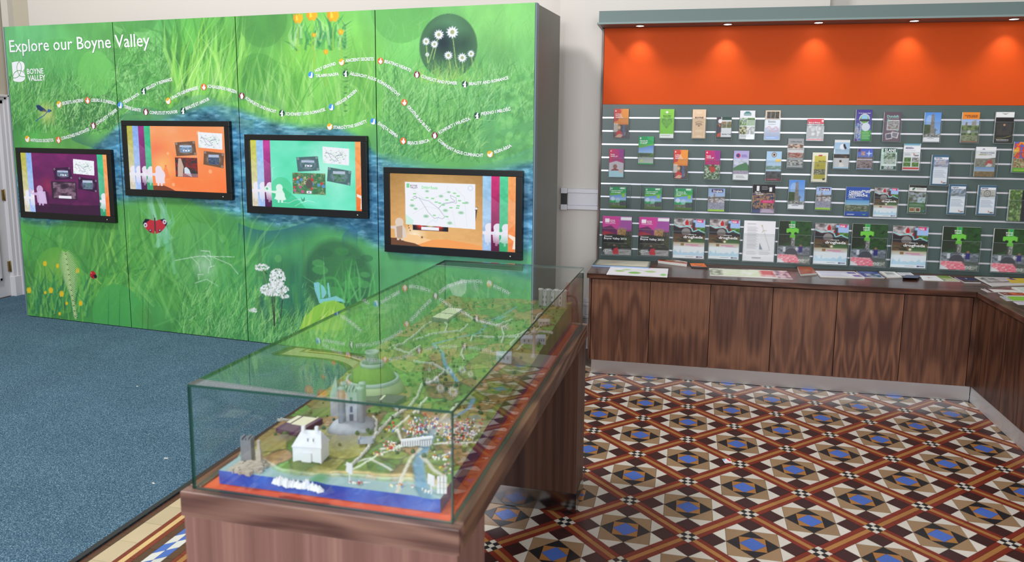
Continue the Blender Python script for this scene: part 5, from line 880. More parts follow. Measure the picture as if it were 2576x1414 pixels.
 (C2(632, 578, 810, 812), [('g', (70, 90, 190), (150, 180, 230)), ('r', .04, .02, .2, .15, (90, 60, 70)), ('n', .25, .14, .5, .32, [(150, 100, 100), (200, 170, 170), (80, 60, 70)], 4, 2), ('p', [(.74, .06), (.78, .2), (1, .23), (.78, .26), (.74, .42), (.7, .26), (.54, .23), (.7, .2)], (196, 216, 250)), ('n', 0, .42, 1, .52, [(90, 80, 90), (150, 120, 120)], 5, 3), ('r', 0, .5, 1, .54, (226, 226, 234)), ('n', 0, .54, 1, .96, [(50, 44, 50), (110, 96, 100), (170, 150, 150), (70, 60, 90)], 8, 4)], [], .012, 'short blue leaflet with a white four pointed star'),
 (C2(910, 568, 1092, 820), [('g', (190, 222, 210), (206, 232, 222)), ('r', 0, 0, .88, .02, (24, 80, 66)), ('r', .14, .03, .98, .2, (26, 84, 70)), ('n', .18, .24, .9, .5, [(40, 60, 50), (190, 214, 200), (90, 110, 80), (60, 70, 70)], 7, 3), ('n', .18, .52, .9, .72, [(40, 50, 44), (210, 220, 214), (110, 120, 110)], 7, 4), ('r', .1, .76, .98, .8, Wh), ('r', .06, .82, .98, .98, (24, 80, 66))], [('SLANE', .2, .17, .09, Wh, .72), ('TOWN MAP &', .2, .895, .042, Wh, .62), ('AREA GUIDE', .2, .96, .042, Wh, .62)], .012, 'short dark green and mint town map'),
 (C2(1170, 514, 1364, 825), [('g', (236, 238, 244), (238, 240, 246)), ('w', 0, 0, .95, .1, (60, 130, 160), (190, 216, 226)), ('t', .1, .15, .6, .23, 2, (60, 60, 130)), ('t', .1, .26, .85, .3, 1, (150, 150, 170)), ('t', .08, .38, .45, .48, 3, (140, 150, 160)), ('p', [(.55, .34), (.68, .4), (.6, .48), (.62, .41)], (206, 70, 60)), ('r', .66, .44, .9, .47, (90, 80, 90)), ('n', .08, .53, .46, .68, GRS, 5, 3), ('n', .54, .53, .93, .68, GREY, 5, 4), ('n', .05, .71, .46, .86, GRS, 5, 5), ('n', .54, .71, .93, .86, GRS, 5, 6), ('r', .02, .89, .96, .96, (200, 60, 60))], [('HERITAGE SITES', .1, .19, .02, Nv, .5), ('OPW', .66, .47, .028, (90, 80, 90))], .014, 'white leaflet with four small pictures and a red foot'),
 (C2(1497, 648, 1695, 1000), OPW([(150, 190, 240), (120, 120, 150), (200, 206, 220), (90, 96, 120)], [('p', [(.3, .32), (.34, .25), (.5, .25), (.55, .2), (.8, .2), (.82, .32)], (170, 170, 176))]), [('Trim Castle', .17, .125, .02, Nv), ('OPW', .7, .935, .024, (90, 80, 90))], .02, 'teal edged white leaflet with a castle, middle right of the wall'),
 (C2(2007, 554, 2240, 902), [('g', (234, 235, 240), (236, 236, 240)), ('p', [(.3, .1), (.38, .06), (.46, .1)], (90, 120, 150)), ('t', .15, .25, .6, .3, 2, (170, 160, 60)), ('p', [(0, .42), (.5, .4), (1, .36), (1, .66), (0, .66)], (90, 90, 80)), ('n', 0, .4, 1, .67, [(60, 60, 56), (150, 150, 140), (110, 110, 96), (200, 206, 206)], 7, 4), ('p', [(.5, .6), (.6, .46), (.8, .42), (.86, .6)], (190, 60, 60), .8), ('p', [(.55, .66), (.65, .54), (.85, .58), (.8, .66)], (220, 220, 226), .8), ('w', 0, .68, 1, .84, (110, 150, 200), (170, 180, 190)), ('n', 0, .82, 1, 1, [(150, 130, 90), (110, 90, 60), (170, 150, 110)], 6, 5)], [('WALKING & CYCLING', .2, .22, .026, (40, 60, 100), .72), ('MORE THAN GUIDED', .2, .27, .014, (90, 90, 100), .6)], .014, 'white leaflet of walkers on rocks in an oversized holder'),
 (C2(2452, 494, 2660, 848), [('g', (40, 80, 190), (60, 120, 60)), ('n', 0, .02, 1, .7, [(30, 70, 190), (60, 120, 220), (220, 60, 50), (240, 200, 60), (40, 60, 140)], 5, 3), ('l', [(.1, .15), (.5, .2), (.6, .5)], 5, (220, 60, 40)), ('n', 0, .55, 1, .85, [(90, 140, 60), (150, 90, 60), (210, 190, 150), (60, 100, 50), (200, 60, 50)], 7, 6), ('w', 0, .86, 1, 1, (110, 180, 50), (90, 160, 40)), ('t', .1, .92, .9, .97, 1, (240, 226, 90))], [], .02, 'bright funfair leaflet cut by the right edge of the photo'),
 (C3(252, 142, 445, 390), HERIT2, [("Discover Ireland's", .09, .2, .034, Wh), ('rich heritage!', .09, .28, .038, Wh)], .01, 'small green and blue booklet, leftmost on the third shelf row'),
 (C3(662, 154, 860, 406), HERIT2, [("Discover Ireland's", .09, .2, .034, Wh), ('rich heritage!', .09, .28, .038, Wh)], .012, 'small green and blue booklet, second from left on the third row'),
 (C3(1016, 160, 1225, 416), HERIT2, [('Entdecken Sie', .09, .19, .034, Wh), ('das reiche Erbe', .09, .27, .034, Wh), ('Irlands!', .09, .34, .034, Wh)], .012, 'small green and blue booklet in German, third from left'),
 (C3(1412, 162, 1607, 430), DRO2, [('Drogheda', .28, .145, .056, Wh, .55)], .012, 'small town leaflet with a purple label in a wide holder'),
 (C3(1932, 112, 2195, 448), [('g', (22, 20, 24), (30, 28, 44)), ('n', 0, .3, 1, .85, NITE, 7, 3), ('r', .18, .06, .3, .24, (236, 236, 240)), ('r', .74, .1, .86, .25, (236, 236, 240)), ('t', .4, .08, .72, .2, 4, (200, 200, 206)), ('r', .4, .55, .98, .65, (216, 40, 110)), ('t', .5, .57, .94, .63, 2, (250, 200, 220)), ('w', .38, .84, 1, 1, (150, 120, 150), (190, 170, 200)), ('w', 0, .88, .38, 1, (70, 80, 130), (90, 90, 130)), ('t', .45, .87, .95, .97, 3, (230, 224, 236))], [('The d h', .1, .3, .028, Wh), ('Drogheda', .15, .36, .028, Wh)], .014, 'black leaflet of town lights at night with a pink band'),
 (C3(2360, 60, 2547, 400), TOWER, [], .012, 'leaflet with a round stone tower, above the pale cross booklet'),
 (C3(165, 488, 508, 942), BOYNE, BT2, .012, 'large magenta castle brochure, leftmost on the bottom row'),
 (C3(592, 500, 950, 952), BOYNE, BT2, .014, 'large magenta castle brochure, second on the bottom row'),
 (C3(1002, 515, 1370, 983), DROG, DT, .008, 'large town brochure with a wavy blue line, third on the bottom row'),
 (C3(1422, 525, 1780, 993), DROG, DT, .008, 'large town brochure with a wavy blue line, left of the sword sheet'),
 (C3(1826, 542, 2196, 1018), [('g', (236, 236, 242), (238, 238, 244)), ('t', .12, .08, .45, .1, 1, (80, 80, 90)), ('t', .12, .15, .46, .7, 26, (170, 172, 182)), ('l', [(.58, .13), (.84, .7)], 1.6, (170, 164, 150)), ('l', [(.595, .16), (.83, .69)], .8, (220, 214, 200)), ('l', [(.57, .3), (.62, .235), (.72, .24)], 1.2, (150, 140, 120)), ('c', .575, .12, .02, (180, 166, 110)), ('p', [(.52, .54), (.52, .7), (.62, .7)], (130, 146, 166)), ('l', [(.52, .72), (.9, .71)], .5, (150, 150, 156)), ('t', .12, .75, .45, .85, 5, (180, 182, 192)), ('t', .52, .75, .88, .84, 4, (180, 182, 192)), ('r', .3, .9, .58, .925, (110, 114, 130), .6)], [], .005, 'large white sheet with a drawing of a long sword'),
 (((2239 / 4.6836) + 1480, 440 + 545 / 4.6836, 2020 + 86 / 4.633, 440 + 1025 / 4.633), CROSS, KT, .012, 'large brochure with a lime green stone cross, right of the sword sheet'),
 (C4(152, 143, 327, 405), DRO2, [('Drogheda', .24, .145, .058, Wh, .6)], .012, 'small town leaflet with a purple label in a narrow holder'),
 (C4(495, 142, 774, 480), [('g', (40, 80, 170), (44, 90, 184)), ('w', 0, .45, 1, .68, (90, 160, 220), (190, 210, 210)), ('n', 0, .62, 1, .84, [(90, 84, 60), (140, 150, 120), (60, 70, 50), (200, 196, 180)], 7, 3), ('w', 0, .84, 1, 1, (40, 84, 176), (36, 70, 160)), ('t', .1, .38, .8, .43, 2, (210, 220, 240)), ('p', [(.7, .93), (.9, .91), (.82, .96)], (90, 180, 100)), ('r', .1, .93, .4, .95, Wh)], [('CARAVAN', .12, .19, .043, Wh), ('CAMPING &', .12, .255, .043, Wh), ('MOTORHOME', .12, .32, .043, Wh), ('GUIDE', .12, .375, .034, Wh), ('IRELAND', .66, .15, .034, Wh), ('2016', .8, .2, .034, Wh)], .012, 'blue camping guide with caravans on a beach'),
 (C4(828, 150, 1103, 490), DROG, DT, .01, 'half size town brochure with a wavy blue line beside the camping guide'),
 (C4(1230, 122, 1432, 442), [('g', (30, 30, 32), (60, 90, 60)), ('p', [(.04, .08), (1, .1), (.98, .24), (0, .22)], (226, 228, 228)), ('c', .24, .15, .06, (60, 110, 80)), ('c', .3, .12, .05, (60, 110, 80)), ('t', .42, .11, .95, .18, 2, (90, 110, 100)), ('n', 0, .26, 1, .62, [(60, 60, 70), (170, 180, 196), (100, 110, 90), (50, 50, 56)], 6, 3), ('r', .52, .44, .95, .64, (230, 230, 230)), ('n', .55, .46, .92, .62, [(60, 90, 150), (190, 210, 230), (70, 110, 60)], 4, 4), ('r', 0, .63, 1, 1, (60, 104, 66)), ('t', .08, .67, .92, .76, 3, (180, 206, 180)), ('r', .1, .8, .4, .96, (226, 220, 210)), ('r', .13, .82, .37, .94, (150, 96, 60)), ('r', .44, .8, .72, .96, (226, 220, 210)), ('r', .47, .82, .69, .94, (120, 70, 50)), ('r', .86, .9, .94, .95, (80, 110, 190))], [], .014, 'dark green house leaflet with a white clover card'),
 (C4(1694, 110, 1897, 456), OPW([(90, 140, 220), (110, 110, 90), (170, 190, 230), (80, 90, 70)]), [('Loughcrew', .17, .125, .02, Nv), ('OPW', .7, .935, .024, (90, 80, 90))], .02, 'teal edged white leaflet with a mountain picture'),
 (C4(2036, 122, 2247, 465), OPW([(150, 152, 150), (190, 190, 186), (110, 112, 110)], [('c', .5, .29, .2, (90, 92, 90), .7), ('c', .5, .29, .15, (190, 190, 186), .9), ('c', .5, .29, .09, (90, 92, 90), .7), ('c', .5, .29, .05, (200, 200, 196), .9)]), [('Hill of Tara', .17, .125, .02, Nv), ('OPW', .7, .935, .024, (90, 80, 90))], .02, 'teal edged white leaflet with a ring earthwork'),
 (C4(2400, 176, 2640, 540), [('g', (60, 80, 50), (40, 50, 40)), ('n', 0, 0, .6, 1, [(230, 234, 240), (110, 150, 70), (60, 84, 50), (150, 180, 110), (40, 50, 36)], 3, 3, 1, 9), ('l', [(.25, 0), (.25, 1)], 1, (40, 60, 40)), ('l', [(.4, 0), (.4, 1)], 1, (40, 60, 40)), ('r', .6, .03, 1, .97, (26, 28, 40))], [], .02, 'overlapping green golf leaflets at the right edge of the photo'),
 (C4(132, 567, 522, 1043), DROG, DT, .01, 'large town brochure between the two pairs of cross brochures'),
 (C4(566, 574, 973, 1062), CROSS, KT, .014, 'large brochure with a lime green stone cross, below the camping guide'),
 (C4(1036, 598, 1447, 1083), DROG, DT, .01, 'large town brochure, rightmost of the wavy line ones'),
 (C4(1618, 608, 2058, 1107), CROSS, KT, .016, 'large brochure with a lime green stone cross, second from the right edge'),
 (C4(2212, 632, 2660, 1135), CROSS, KT, .016, 'large brochure with a lime green stone cross cut by the right edge'),
]
WIDE = {25: (1955, 2270, 600, 905, C2), 27: (250, 497, 110, 395, C3), 28: (612, 866, 118, 410, C3), 29: (1012, 1268, 128, 425, C3), 30: (1408, 1672, 135, 435, C3)}
pk = plain('paper_edge', (222, 220, 216), .6)
for i, (bx, art, txts, th, lab) in enumerate(LEAF):
    x0, y0, x1, y1 = bx; Yb = -.007; Yf = Yb - th; xm, ym = (x0 + x1) / 2, (y0 + y1) / 2
    XL, XR = float(on_y(x0, ym, Yf)[0]), float(on_y(x1, ym, Yf)[0]); ZT, ZB = float(on_y(xm, y0, Yf)[2]), float(on_y(xm, y1, Yf)[2])
    w, h = XR - XL, ZT - ZB; big = w > .15
    t = thing('brochure' if big else 'leaflet', lab, 'brochure' if big else 'leaflet', ((XL + XR) / 2, Yf, ZB), group='large brochures on the bottom row' if big else 'leaflets on the slatted wall')
    MB().box(XL, XR, Yf + .0004, Yb, ZB, ZT).build('pages', pk, t)
    nw, nh = (54, 76) if big else (32, int(32 * h / w * .95)); c = Cv(nw * 3, nh * 3); ops(c, art)
    cov = grid_print('cover', c.down(3), [(XL, Yf, ZT), (XR, Yf, ZT), (XR, Yf, ZB), (XL, Yf, ZB)], PAPER, t)
    for tx_ in txts:
        s_, u, v, ch, col = tx_[:5]; lettering(s_, (XL + u * w, Yf - .0006, ZT - v * h), (1, 0, 0), (0, 0, 1), ch * h * 1.5, tx_[5] * w if len(tx_) > 5 else None, ink(col), cov, .025)
    # the clear holder it stands in
    hx0, hx1, ht = XL - .005, XR + .005, ZB + h * .68
    if i in WIDE:
        a0, a1, b0, b1, fn = WIDE[i]; q = fn(a0, b0, a1, b1); hx0, hx1 = float(on_y(q[0], ym, Yf)[0]), float(on_y(q[2], ym, Yf)[0]); ht = float(on_y(xm, q[1], Yf)[2])
    hl = thing('leaflet_holder', ('clear acrylic holder in front of the ' + lab).replace(', ', ' '), 'holder', ((hx0 + hx1) / 2, -.002, ZB - .004), group='clear holders clipped to the slats')
    if len(hl['label'].split()) > 16: hl['label'] = ' '.join(('holder of the ' + lab).split()[:16])
    F = Yf - .006; g = .0022
    MB().box(hx0, hx1, -.0036, -.0018, ZB - .004, ZB + h * .8).build('back_plate', CLEAR, hl)
    MB().box(hx0, hx1, F - .0006, F + .0006, ZB - .004, ht).build('front_plate', CLEAR, hl)
    MB().box(hx0, hx1, F - .001, -.0045, ZB - .0065, ZB - .0035).box(hx0, hx0 + g, F - .0012, F + .0006, ZB - .004, ht).box(hx1 - g, hx1, F - .0012, F + .0006, ZB - .004, ht).box(hx0, hx1, F - .0012, F + .0006, ht - .0018, ht).build('lip', CLEARE, hl)
    for X in (hx0, hx1 - .0015): MB().box(X, X + .0015, F + .001, -.004, ZB - .003, ht).build('side_plate', CLEAR, hl)
# ------------------------------------------------------------------ items lying on the worktop
def flat_item(name, label, cat, px, h, art, n=(40, 24), zoff=0, side=None, txts=(), group=None, layers=1):
    """px: four photo corners of the top face (back-left, back-right, front-right, front-left)"""
    z = KZ + h + zoff; P = [on_z(x, y, z) for x, y in px]
    c0 = sum(P) / 4; t = thing(name, label, cat, (float(c0[0]), float(c0[1]), KZ + zoff), group=group)
    for k in range(layers):
        a, e = KZ + zoff + h * k / layers + .0004, KZ + zoff + h * (k + 1) / layers
        j = [np.array([random.uniform(-.004, .004), random.uniform(-.003, .003), 0]) * (k < layers - 1) for _ in range(1)][0]
        MB().prism([tuple((q + j)[:2]) for q in P[::-1]], a, e - .0003).build('pages' if layers == 1 else 'booklet', side or pk, t)
    c = Cv(n[0] * 3, n[1] * 3); ops(c, art); up = np.array([0, 0, .0002])
    cov = grid_print('top_sheet', c.down(3), [q + up for q in P], PAPER, t)
    e1 = (P[2] - P[3]); e2 = (P[0] - P[3])
    for s_, u, v, ch, wd, col in txts: lettering(s_, P[3] + e1 * u + e2 * v + up * 3, e1 / np.linalg.norm(e1), e2 / np.linalg.norm(e2), ch, wd, ink(col), cov, .02)
    return t
c3 = lambda *q: [(1480 + x / 4.6836, 440 + y / 4.6836) for x, y in q]
c4 = lambda *q: [(2020 + x / 4.633, 440 + y / 4.633) for x, y in q]
cR = lambda *q: [(2380 + x / 12.85, 700 + y / 12.85) for x, y in q]
MAPA = [('g', (236, 238, 232), (240, 240, 236)), ('n', .05, .1, .95, .9, [(236, 236, 228), (206, 220, 180), (240, 240, 236), (190, 214, 140)], 6, 3, .7)]
flat_item('framed_map', 'raised green bordered map board at the left end of the worktop', 'map', c3((101, 990), (738, 1016), (714, 1092), (46, 1060)), .012, [('g', (66, 92, 82), (66, 92, 82)), ('r', .06, .1, .96, .93, (222, 218, 198)), ('n', .06, .1, .96, .93, [(226, 222, 204), (206, 204, 180), (232, 228, 214)], 5, 4, .8), ('l', [(.1, .7), (.4, .5), (.7, .55), (.9, .3)], 1.2, (180, 176, 160))], side=plain('blue_foam_edge', (150, 172, 206), .5))
flat_item('map_pad', 'white tear off map with green patches in front of the map board', 'map', c3((262, 1083), (943, 1105), (930, 1206), (213, 1172)), .003, [('g', (240, 240, 244), (240, 240, 244)), ('c', .2, .5, .08, (150, 200, 90), .8, .1), ('c', .45, .65, .1, (120, 190, 70), .9, .12), ('c', .3, .3, .07, (180, 210, 130), .8, .08), ('c', .7, .45, .09, (160, 206, 110), .7, .1), ('c', .92, .75, .05, (140, 214, 120), .9, .12), ('l', [(.1, .4), (.3, .45), (.5, .3), (.8, .5)], .8, (150, 190, 130)), ('t', .05, .93, .95, .97, 1, (80, 110, 160)), ('t', .08, .05, .5, .12, 1, (120, 140, 120))])
flat_item('brochure_stack', 'tall stack of white edged booklets with red printed covers', 'booklets', c3((840, 972), (1164, 1024), (1158, 1052), (818, 1010)), .019, [('g', (216, 80, 60), (206, 70, 54)), ('n', .05, .2, .95, .8, [(60, 50, 40), (200, 180, 150), (120, 60, 40), (40, 36, 30)], 6, 3), ('r', 0, 0, 1, .16, (230, 220, 214)), ('t', .6, .2, .9, .4, 1, Wh)], layers=4)
flat_item('card_pile', 'small fanned pile of orange and black cards', 'cards', c3((1197, 1040), (1362, 1042), (1408, 1098), (1216, 1088)), .007, [('g', (230, 120, 50), (226, 110, 44)), ('l', [(.3, .2), (.5, .6), (.8, .4)], 3, (60, 40, 30)), ('p', [(0, .7), (1, .8), (1, 1), (0, 1)], (40, 38, 42))], side=plain('black_card', (46, 44, 48), .5), layers=3)
flat_item('fold_out_map', 'long folded map leaflet with red panels on the worktop', 'map', c3((1424, 1100), (2338, 1132), (2410, 1228), (1432, 1184)), .003, [('g', (230, 234, 222), (234, 236, 228)), ('n', 0, .1, .16, .9, [(190, 206, 150), (230, 234, 220), (110, 120, 90), (210, 214, 200)], 5, 3), ('n', .17, .1, .63, .9, [(236, 238, 230), (206, 224, 170), (240, 240, 238), (190, 204, 150)], 7, 4), ('r', .64, .1, .8, .85, (206, 60, 64)), ('n', .81, .05, 1, .95, [(200, 90, 100), (236, 230, 232), (120, 60, 90), (226, 200, 206)], 6, 5), ('r', .655, .6, .79, .95, (226, 220, 220), .7), ('t', .2, .02, .6, .1, 1, (60, 80, 40))])
flat_item('leaflet_stack', 'small stack of rust coloured leaflets at the middle of the worktop', 'leaflets', [(2006, 670), (2041, 671), (2055, 687), (2014, 690)], .012, [('g', (170, 84, 56), (160, 76, 50)), ('t', .3, .4, .8, .7, 2, (206, 130, 80))], layers=3)
flat_item('newspaper_pile', 'pile of folded white and violet newspapers near the rust leaflets', 'newspapers', c4((140, 1117), (600, 1127), (722, 1196), (205, 1178)), .009, [('g', (226, 226, 236), (230, 230, 238)), ('t', .05, .1, .95, .45, 5, (130, 130, 170)), ('r', .75, .15, .95, .4, (84, 80, 150)), ('t', .05, .52, .7, .95, 5, (140, 140, 176)), ('r', .78, .6, .96, .9, (120, 110, 170))], layers=2)
flat_item('magazine', 'blue covered magazine lying behind the newspaper pile', 'magazine', c4((622, 1122), (862, 1130), (952, 1196), (722, 1190)), .005, [('g', (50, 80, 150), (60, 90, 160)), ('n', .2, .4, .95, .95, [(60, 90, 150), (190, 206, 220), (50, 70, 90), (110, 140, 190)], 4, 3), ('t', .1, .1, .9, .3, 2, (200, 210, 236))])
flat_item('white_booklets', 'two white booklets stacked between the blue magazine and the navy card case', 'booklets', c4((888, 1122), (1072, 1130), (1156, 1188), (986, 1190)), .009, [('g', (232, 232, 232), (236, 236, 236)), ('r', .2, .2, .75, .6, (150, 156, 150), .8), ('t', .1, .7, .9, .9, 2, (150, 150, 156))], layers=2)
flat_item('leaflet', 'small white text leaflet behind the navy card case', 'leaflet', c4((1090, 1134), (1252, 1138), (1300, 1172), (1140, 1170)), .003, [('g', (226, 226, 232), (230, 230, 236)), ('t', .1, .1, .9, .9, 6, (140, 140, 150))])
cc_ = c4((1200, 1166), (1366, 1172), (1338, 1204), (1166, 1198)); P = [on_z(x, y, KZ + .016) for x, y in cc_]
t = thing('card_case', 'navy blue folded card case on the worktop', 'card case', (float(P[0][0]), float(P[0][1]), KZ)); b = MB()
lo_ = [on_z(x, y, KZ + .0008) for x, y in c4((1180, 1176), (1352, 1182), (1330, 1214), (1160, 1208))]; b.add(list(lo_) + list(P), [(0, 1, 2, 3), (7, 6, 5, 4), (3, 2, 6, 7), (2, 1, 5, 6), (1, 0, 4, 5), (0, 3, 7, 4)]); b.build('cover', plain('navy_vinyl', (34, 36, 84), .35), t)
flat_item('leaflet', 'white leaflet with a small red arrow right of the card case', 'leaflet', c4((1352, 1172), (1548, 1176), (1642, 1236), (1400, 1226)), .003, [('g', (236, 236, 240), (238, 238, 242)), ('p', [(.35, .3), (.5, .42), (.38, .55), (.42, .42)], (206, 80, 70)), ('t', .45, .4, .7, .5, 1, (150, 130, 130))])
flat_item('leaflet', 'leaflet with an apple green cover on the worktop', 'leaflet', c4((1556, 1174), (1704, 1180), (1832, 1240), (1648, 1236)), .003, [('g', (110, 150, 60), (130, 164, 76)), ('n', .1, .5, .9, .95, [(120, 150, 70), (200, 206, 180), (90, 120, 60)], 5, 3), ('r', .93, 0, 1, 1, Wh)])
flat_item('magazine', 'dark navy magazine with a white fore edge near the corner', 'magazine', c4((1765, 1190), (1992, 1200), (2072, 1254), (1884, 1250)), .005, [('g', (34, 44, 84), (40, 50, 90)), ('c', .5, .25, .05, (190, 190, 200)), ('n', 0, .6, 1, .9, [(90, 60, 50), (60, 44, 50), (130, 100, 80)], 4, 3)])
flat_item('newspaper_pile', 'grey and white newspapers where the two counter runs meet', 'newspapers', c4((2000, 1186), (2390, 1196), (2640, 1268), (2196, 1284)), .010, [('g', (206, 208, 206), (214, 214, 216)), ('n', .05, .1, .5, .5, GREY, 5, 3, .9), ('t', .52, .1, .95, .5, 6, (110, 112, 120)), ('n', .05, .55, .95, .75, [(226, 226, 226), (90, 96, 90), (200, 200, 204)], 6, 5), ('t', .05, .8, .95, .95, 2, (120, 110, 120))], layers=3)
flat_item('leaflet', 'yellow leaflet with a violet stripe lying on grey newspapers', 'leaflet', c4((2370, 1203), (2600, 1206), (2660, 1262), (2425, 1262)), .002, [('g', (214, 186, 50), (206, 178, 44)), ('p', [(0, 0), (.25, 0), (.45, .35), (.2, .35)], (70, 60, 130))], zoff=.0105)
flat_item('leaflet', 'leaflet with two white bars on a brown cover at the counter corner', 'leaflet', cR((1110, 340), (1360, 345), (1560, 450), (1330, 448)), .002, [('g', (90, 50, 46), (96, 56, 50)), ('r', .04, 0, .2, 1, Wh), ('r', .34, 0, .52, 1, Wh)])
flat_item('sheet', 'plain white sheet near the right edge of the counter', 'paper', cR((1372, 350), (2200, 385), (2400, 462), (1562, 446)), .002, [('g', (222, 222, 220), (226, 226, 222)), ('t', .1, .3, .9, .6, 2, (190, 190, 190))])
flat_item('magazine', 'thick white magazine with a green tinted cover at the far right', 'magazine', cR((2110, 290), (2600, 290), (2760, 470), (2520, 480)), .008, [('g', (226, 232, 226), (220, 228, 222)), ('n', .2, .1, 1, .9, [(226, 232, 226), (190, 206, 196), (236, 238, 236)], 4, 3)])
flat_item('brochure', 'maroon brochure with orange flames beside the plain sheet', 'brochure', cR((1680, 452), (2580, 470), (2780, 570), (1890, 552)), .006, [('g', (110, 50, 46), (120, 56, 44)), ('n', .35, .1, .95, .9, [(110, 50, 40), (230, 110, 70), (150, 70, 40), (60, 40, 34)], 4, 3), ('t', .08, .3, .25, .7, 2, Wh)])
flat_item('leaflet', 'lime green leaflet near the front of the right counter', 'leaflet', cR((1728, 585), (2600, 600), (2780, 735), (1950, 715)), .003, [('g', (226, 228, 226), (226, 228, 224)), ('p', [(.3, 0), (1, 0), (1, 1), (.25, 1), (.2, .6)], (130, 190, 50)), ('l', [(.4, .3), (.9, .7)], 1.5, (200, 230, 150)), ('n', 0, 0, .25, 1, [(226, 228, 230), (150, 156, 160), (236, 236, 236)], 3, 3)])
flat_item('paper_pile', 'loose white papers under the lime green leaflet', 'papers', cR((2160, 752), (2600, 760), (2700, 862), (2330, 845)), .002, [('g', (226, 226, 234), (220, 220, 230)), ('n', .1, .1, .9, .9, [(226, 226, 234), (150, 150, 170), (236, 236, 240)], 5, 3, .6)])
# ticket dropped on the tiles
q = on_z(1830, 1161, .002); t = thing('ticket', 'small white, red and blue ticket dropped on the tiled floor', 'ticket', tuple(map(float, q)))
c = Cv(36, 24); ops(c, [('g', (236, 236, 240), (230, 230, 236)), ('p', [(.5, 0), (.8, 0), (1, .7), (.7, .6)], (200, 40, 44)), ('p', [(0, .1), (.4, .1), (.3, .4), (0, .4)], (130, 190, 220)), ('t', .1, .6, .6, .9, 2, (170, 130, 140))])
grid_print('card', c.down(3), [on_z(x, y, z) for x, y, z in ((1816, 1155, .012), (1836, 1153, .009), (1843, 1164, .0025), (1824, 1166, .0025))], PAPER, t)
# ------------------------------------------------------------------ display table
wtab = wood('table_veneer_lit', (104, 72, 66), (134, 98, 90), (166, 128, 114), axis=2, figure=.55, rough=.42, stripe=True)  # near pedestal: veneer tone lightened for the light falling on it
wtab_shade = wood('table_veneer_shaded', (40, 24, 20), (66, 44, 38), (112, 78, 60), axis=2, figure=.55, rough=.4, stripe=True)  # same veneer, far pedestal's shade under the table put into the colour
wrail = wood('table_rail', (84, 56, 50), (118, 86, 77), (144, 110, 96), axis=0, figure=.3, rough=.4)
wraily = wood('table_rail_long', (58, 38, 30), (92, 64, 50), (126, 94, 70), axis=1, figure=.35, rough=.4)  # same wood as the front rail, darkened for the shaded sides
tb = thing('display_table', 'long walnut display table on two box pedestals', 'table', tuple(T0), TA)
m_, f_, th = .021, .0192, .062
x0, x1, y0, y1 = -m_, TW + m_, -f_, TL + f_; RW = .034
MB().box(x0, x1, y0, y0 + RW, TZ - th, TZ).build('front_rail', wrail, tb, True, bevel=.003); MB().box(x0, x1, y1 - RW, y1, TZ - th, TZ).build('back_rail', wrail, tb, True, bevel=.003)
for a, e in ((x0, x0 + RW), (x1 - RW, x1)): MB().box(a, e, y0 + RW + .0005, y1 - RW - .0005, TZ - th, TZ).build('side_rail', wraily, tb, True, bevel=.003)
MB().box(x0 + RW, x1 - RW, y0 + RW, y1 - RW, TZ - .05, TZ - .004).build('bed', plain('orange_bed', (232, 92, 38), .5), tb, True)
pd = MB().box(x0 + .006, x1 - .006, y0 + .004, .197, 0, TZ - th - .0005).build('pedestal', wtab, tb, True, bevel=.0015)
pd2 = MB().box(x0 + .006, x1 - .006, 1.62, y1 - .005, .0, TZ - th - .0005).build('pedestal', wtab_shade, tb, True, bevel=.0015)
for p_, a, e in ((pd2, 1.62, y1 - .005), (pd, y0 + .004, .197)):
    k = MB(); g = .0022; k.box(x0 + .006 - g, x1 - .006 + g, a - g, a - .0002, .002, .0921).box(x0 + .006 - g, x1 - .006 + g, e + .0002, e + g, .002, .0921)
    for xa, xb in ((x0 + .006 - g, x0 + .0058), (x1 - .0058, x1 - .006 + g)): k.box(xa, xb, a, e, .002, .0921)
    k.build('kick_plate', plain('shaded_steel', (150, 150, 156), .16, metal=1) if p_ is pd2 else steel, p_, True)  # far plate's steel darkened for the dim reflections under the table
MB().box(x0 + .02, x1 - .02, .2, 1.617, TZ - th + .004, TZ - .052).build('underframe', wcarc, tb, True)
# ------------------------------------------------------------------ glass case
PANE = glass('case_glass', (.972, .99, .982)); EDGE = edge_glass('glass_edge', (52, 96, 84), .35)
gc = thing('glass_case', 'clear glass case with green edges covering the landscape model', 'glass case', tuple(tab(0, 0, TZ)), TA)
Mi = MW[gc.name].inverted() @ MW[tb.name]
def pane(a, e, name='pane'):
    (xa, ya, za), (xb, yb, zb) = a, e; b = MB(); b.box(xa, xb, ya, yb, za, zb); d = [xb - xa, yb - ya, zb - za]; th_ = d.index(min(d))
    face = {2: (0, 1), 1: (2, 4), 0: (3, 5)}[th_]; b.m = [0 if i in face else 1 for i in range(6)]; b.v = [tuple(Mi @ Vector(v)) for v in b.v]
    return b.build(name, [PANE, EDGE], gc, True)
g = .006
pane((0, 0, TG - g), (TW, TL, TG)); pane((0, 0, TZ + .0005), (TW, g, TG - g - .0003)); pane((0, TL - g, TZ + .0005), (TW, TL, TG - g - .0003))
pane((0, g + .0003, TZ + .0005), (g, TL - g - .0003, TG - g - .0003)); pane((TW - g, g + .0003, TZ + .0005), (TW, TL - g - .0003, TG - g - .0003))
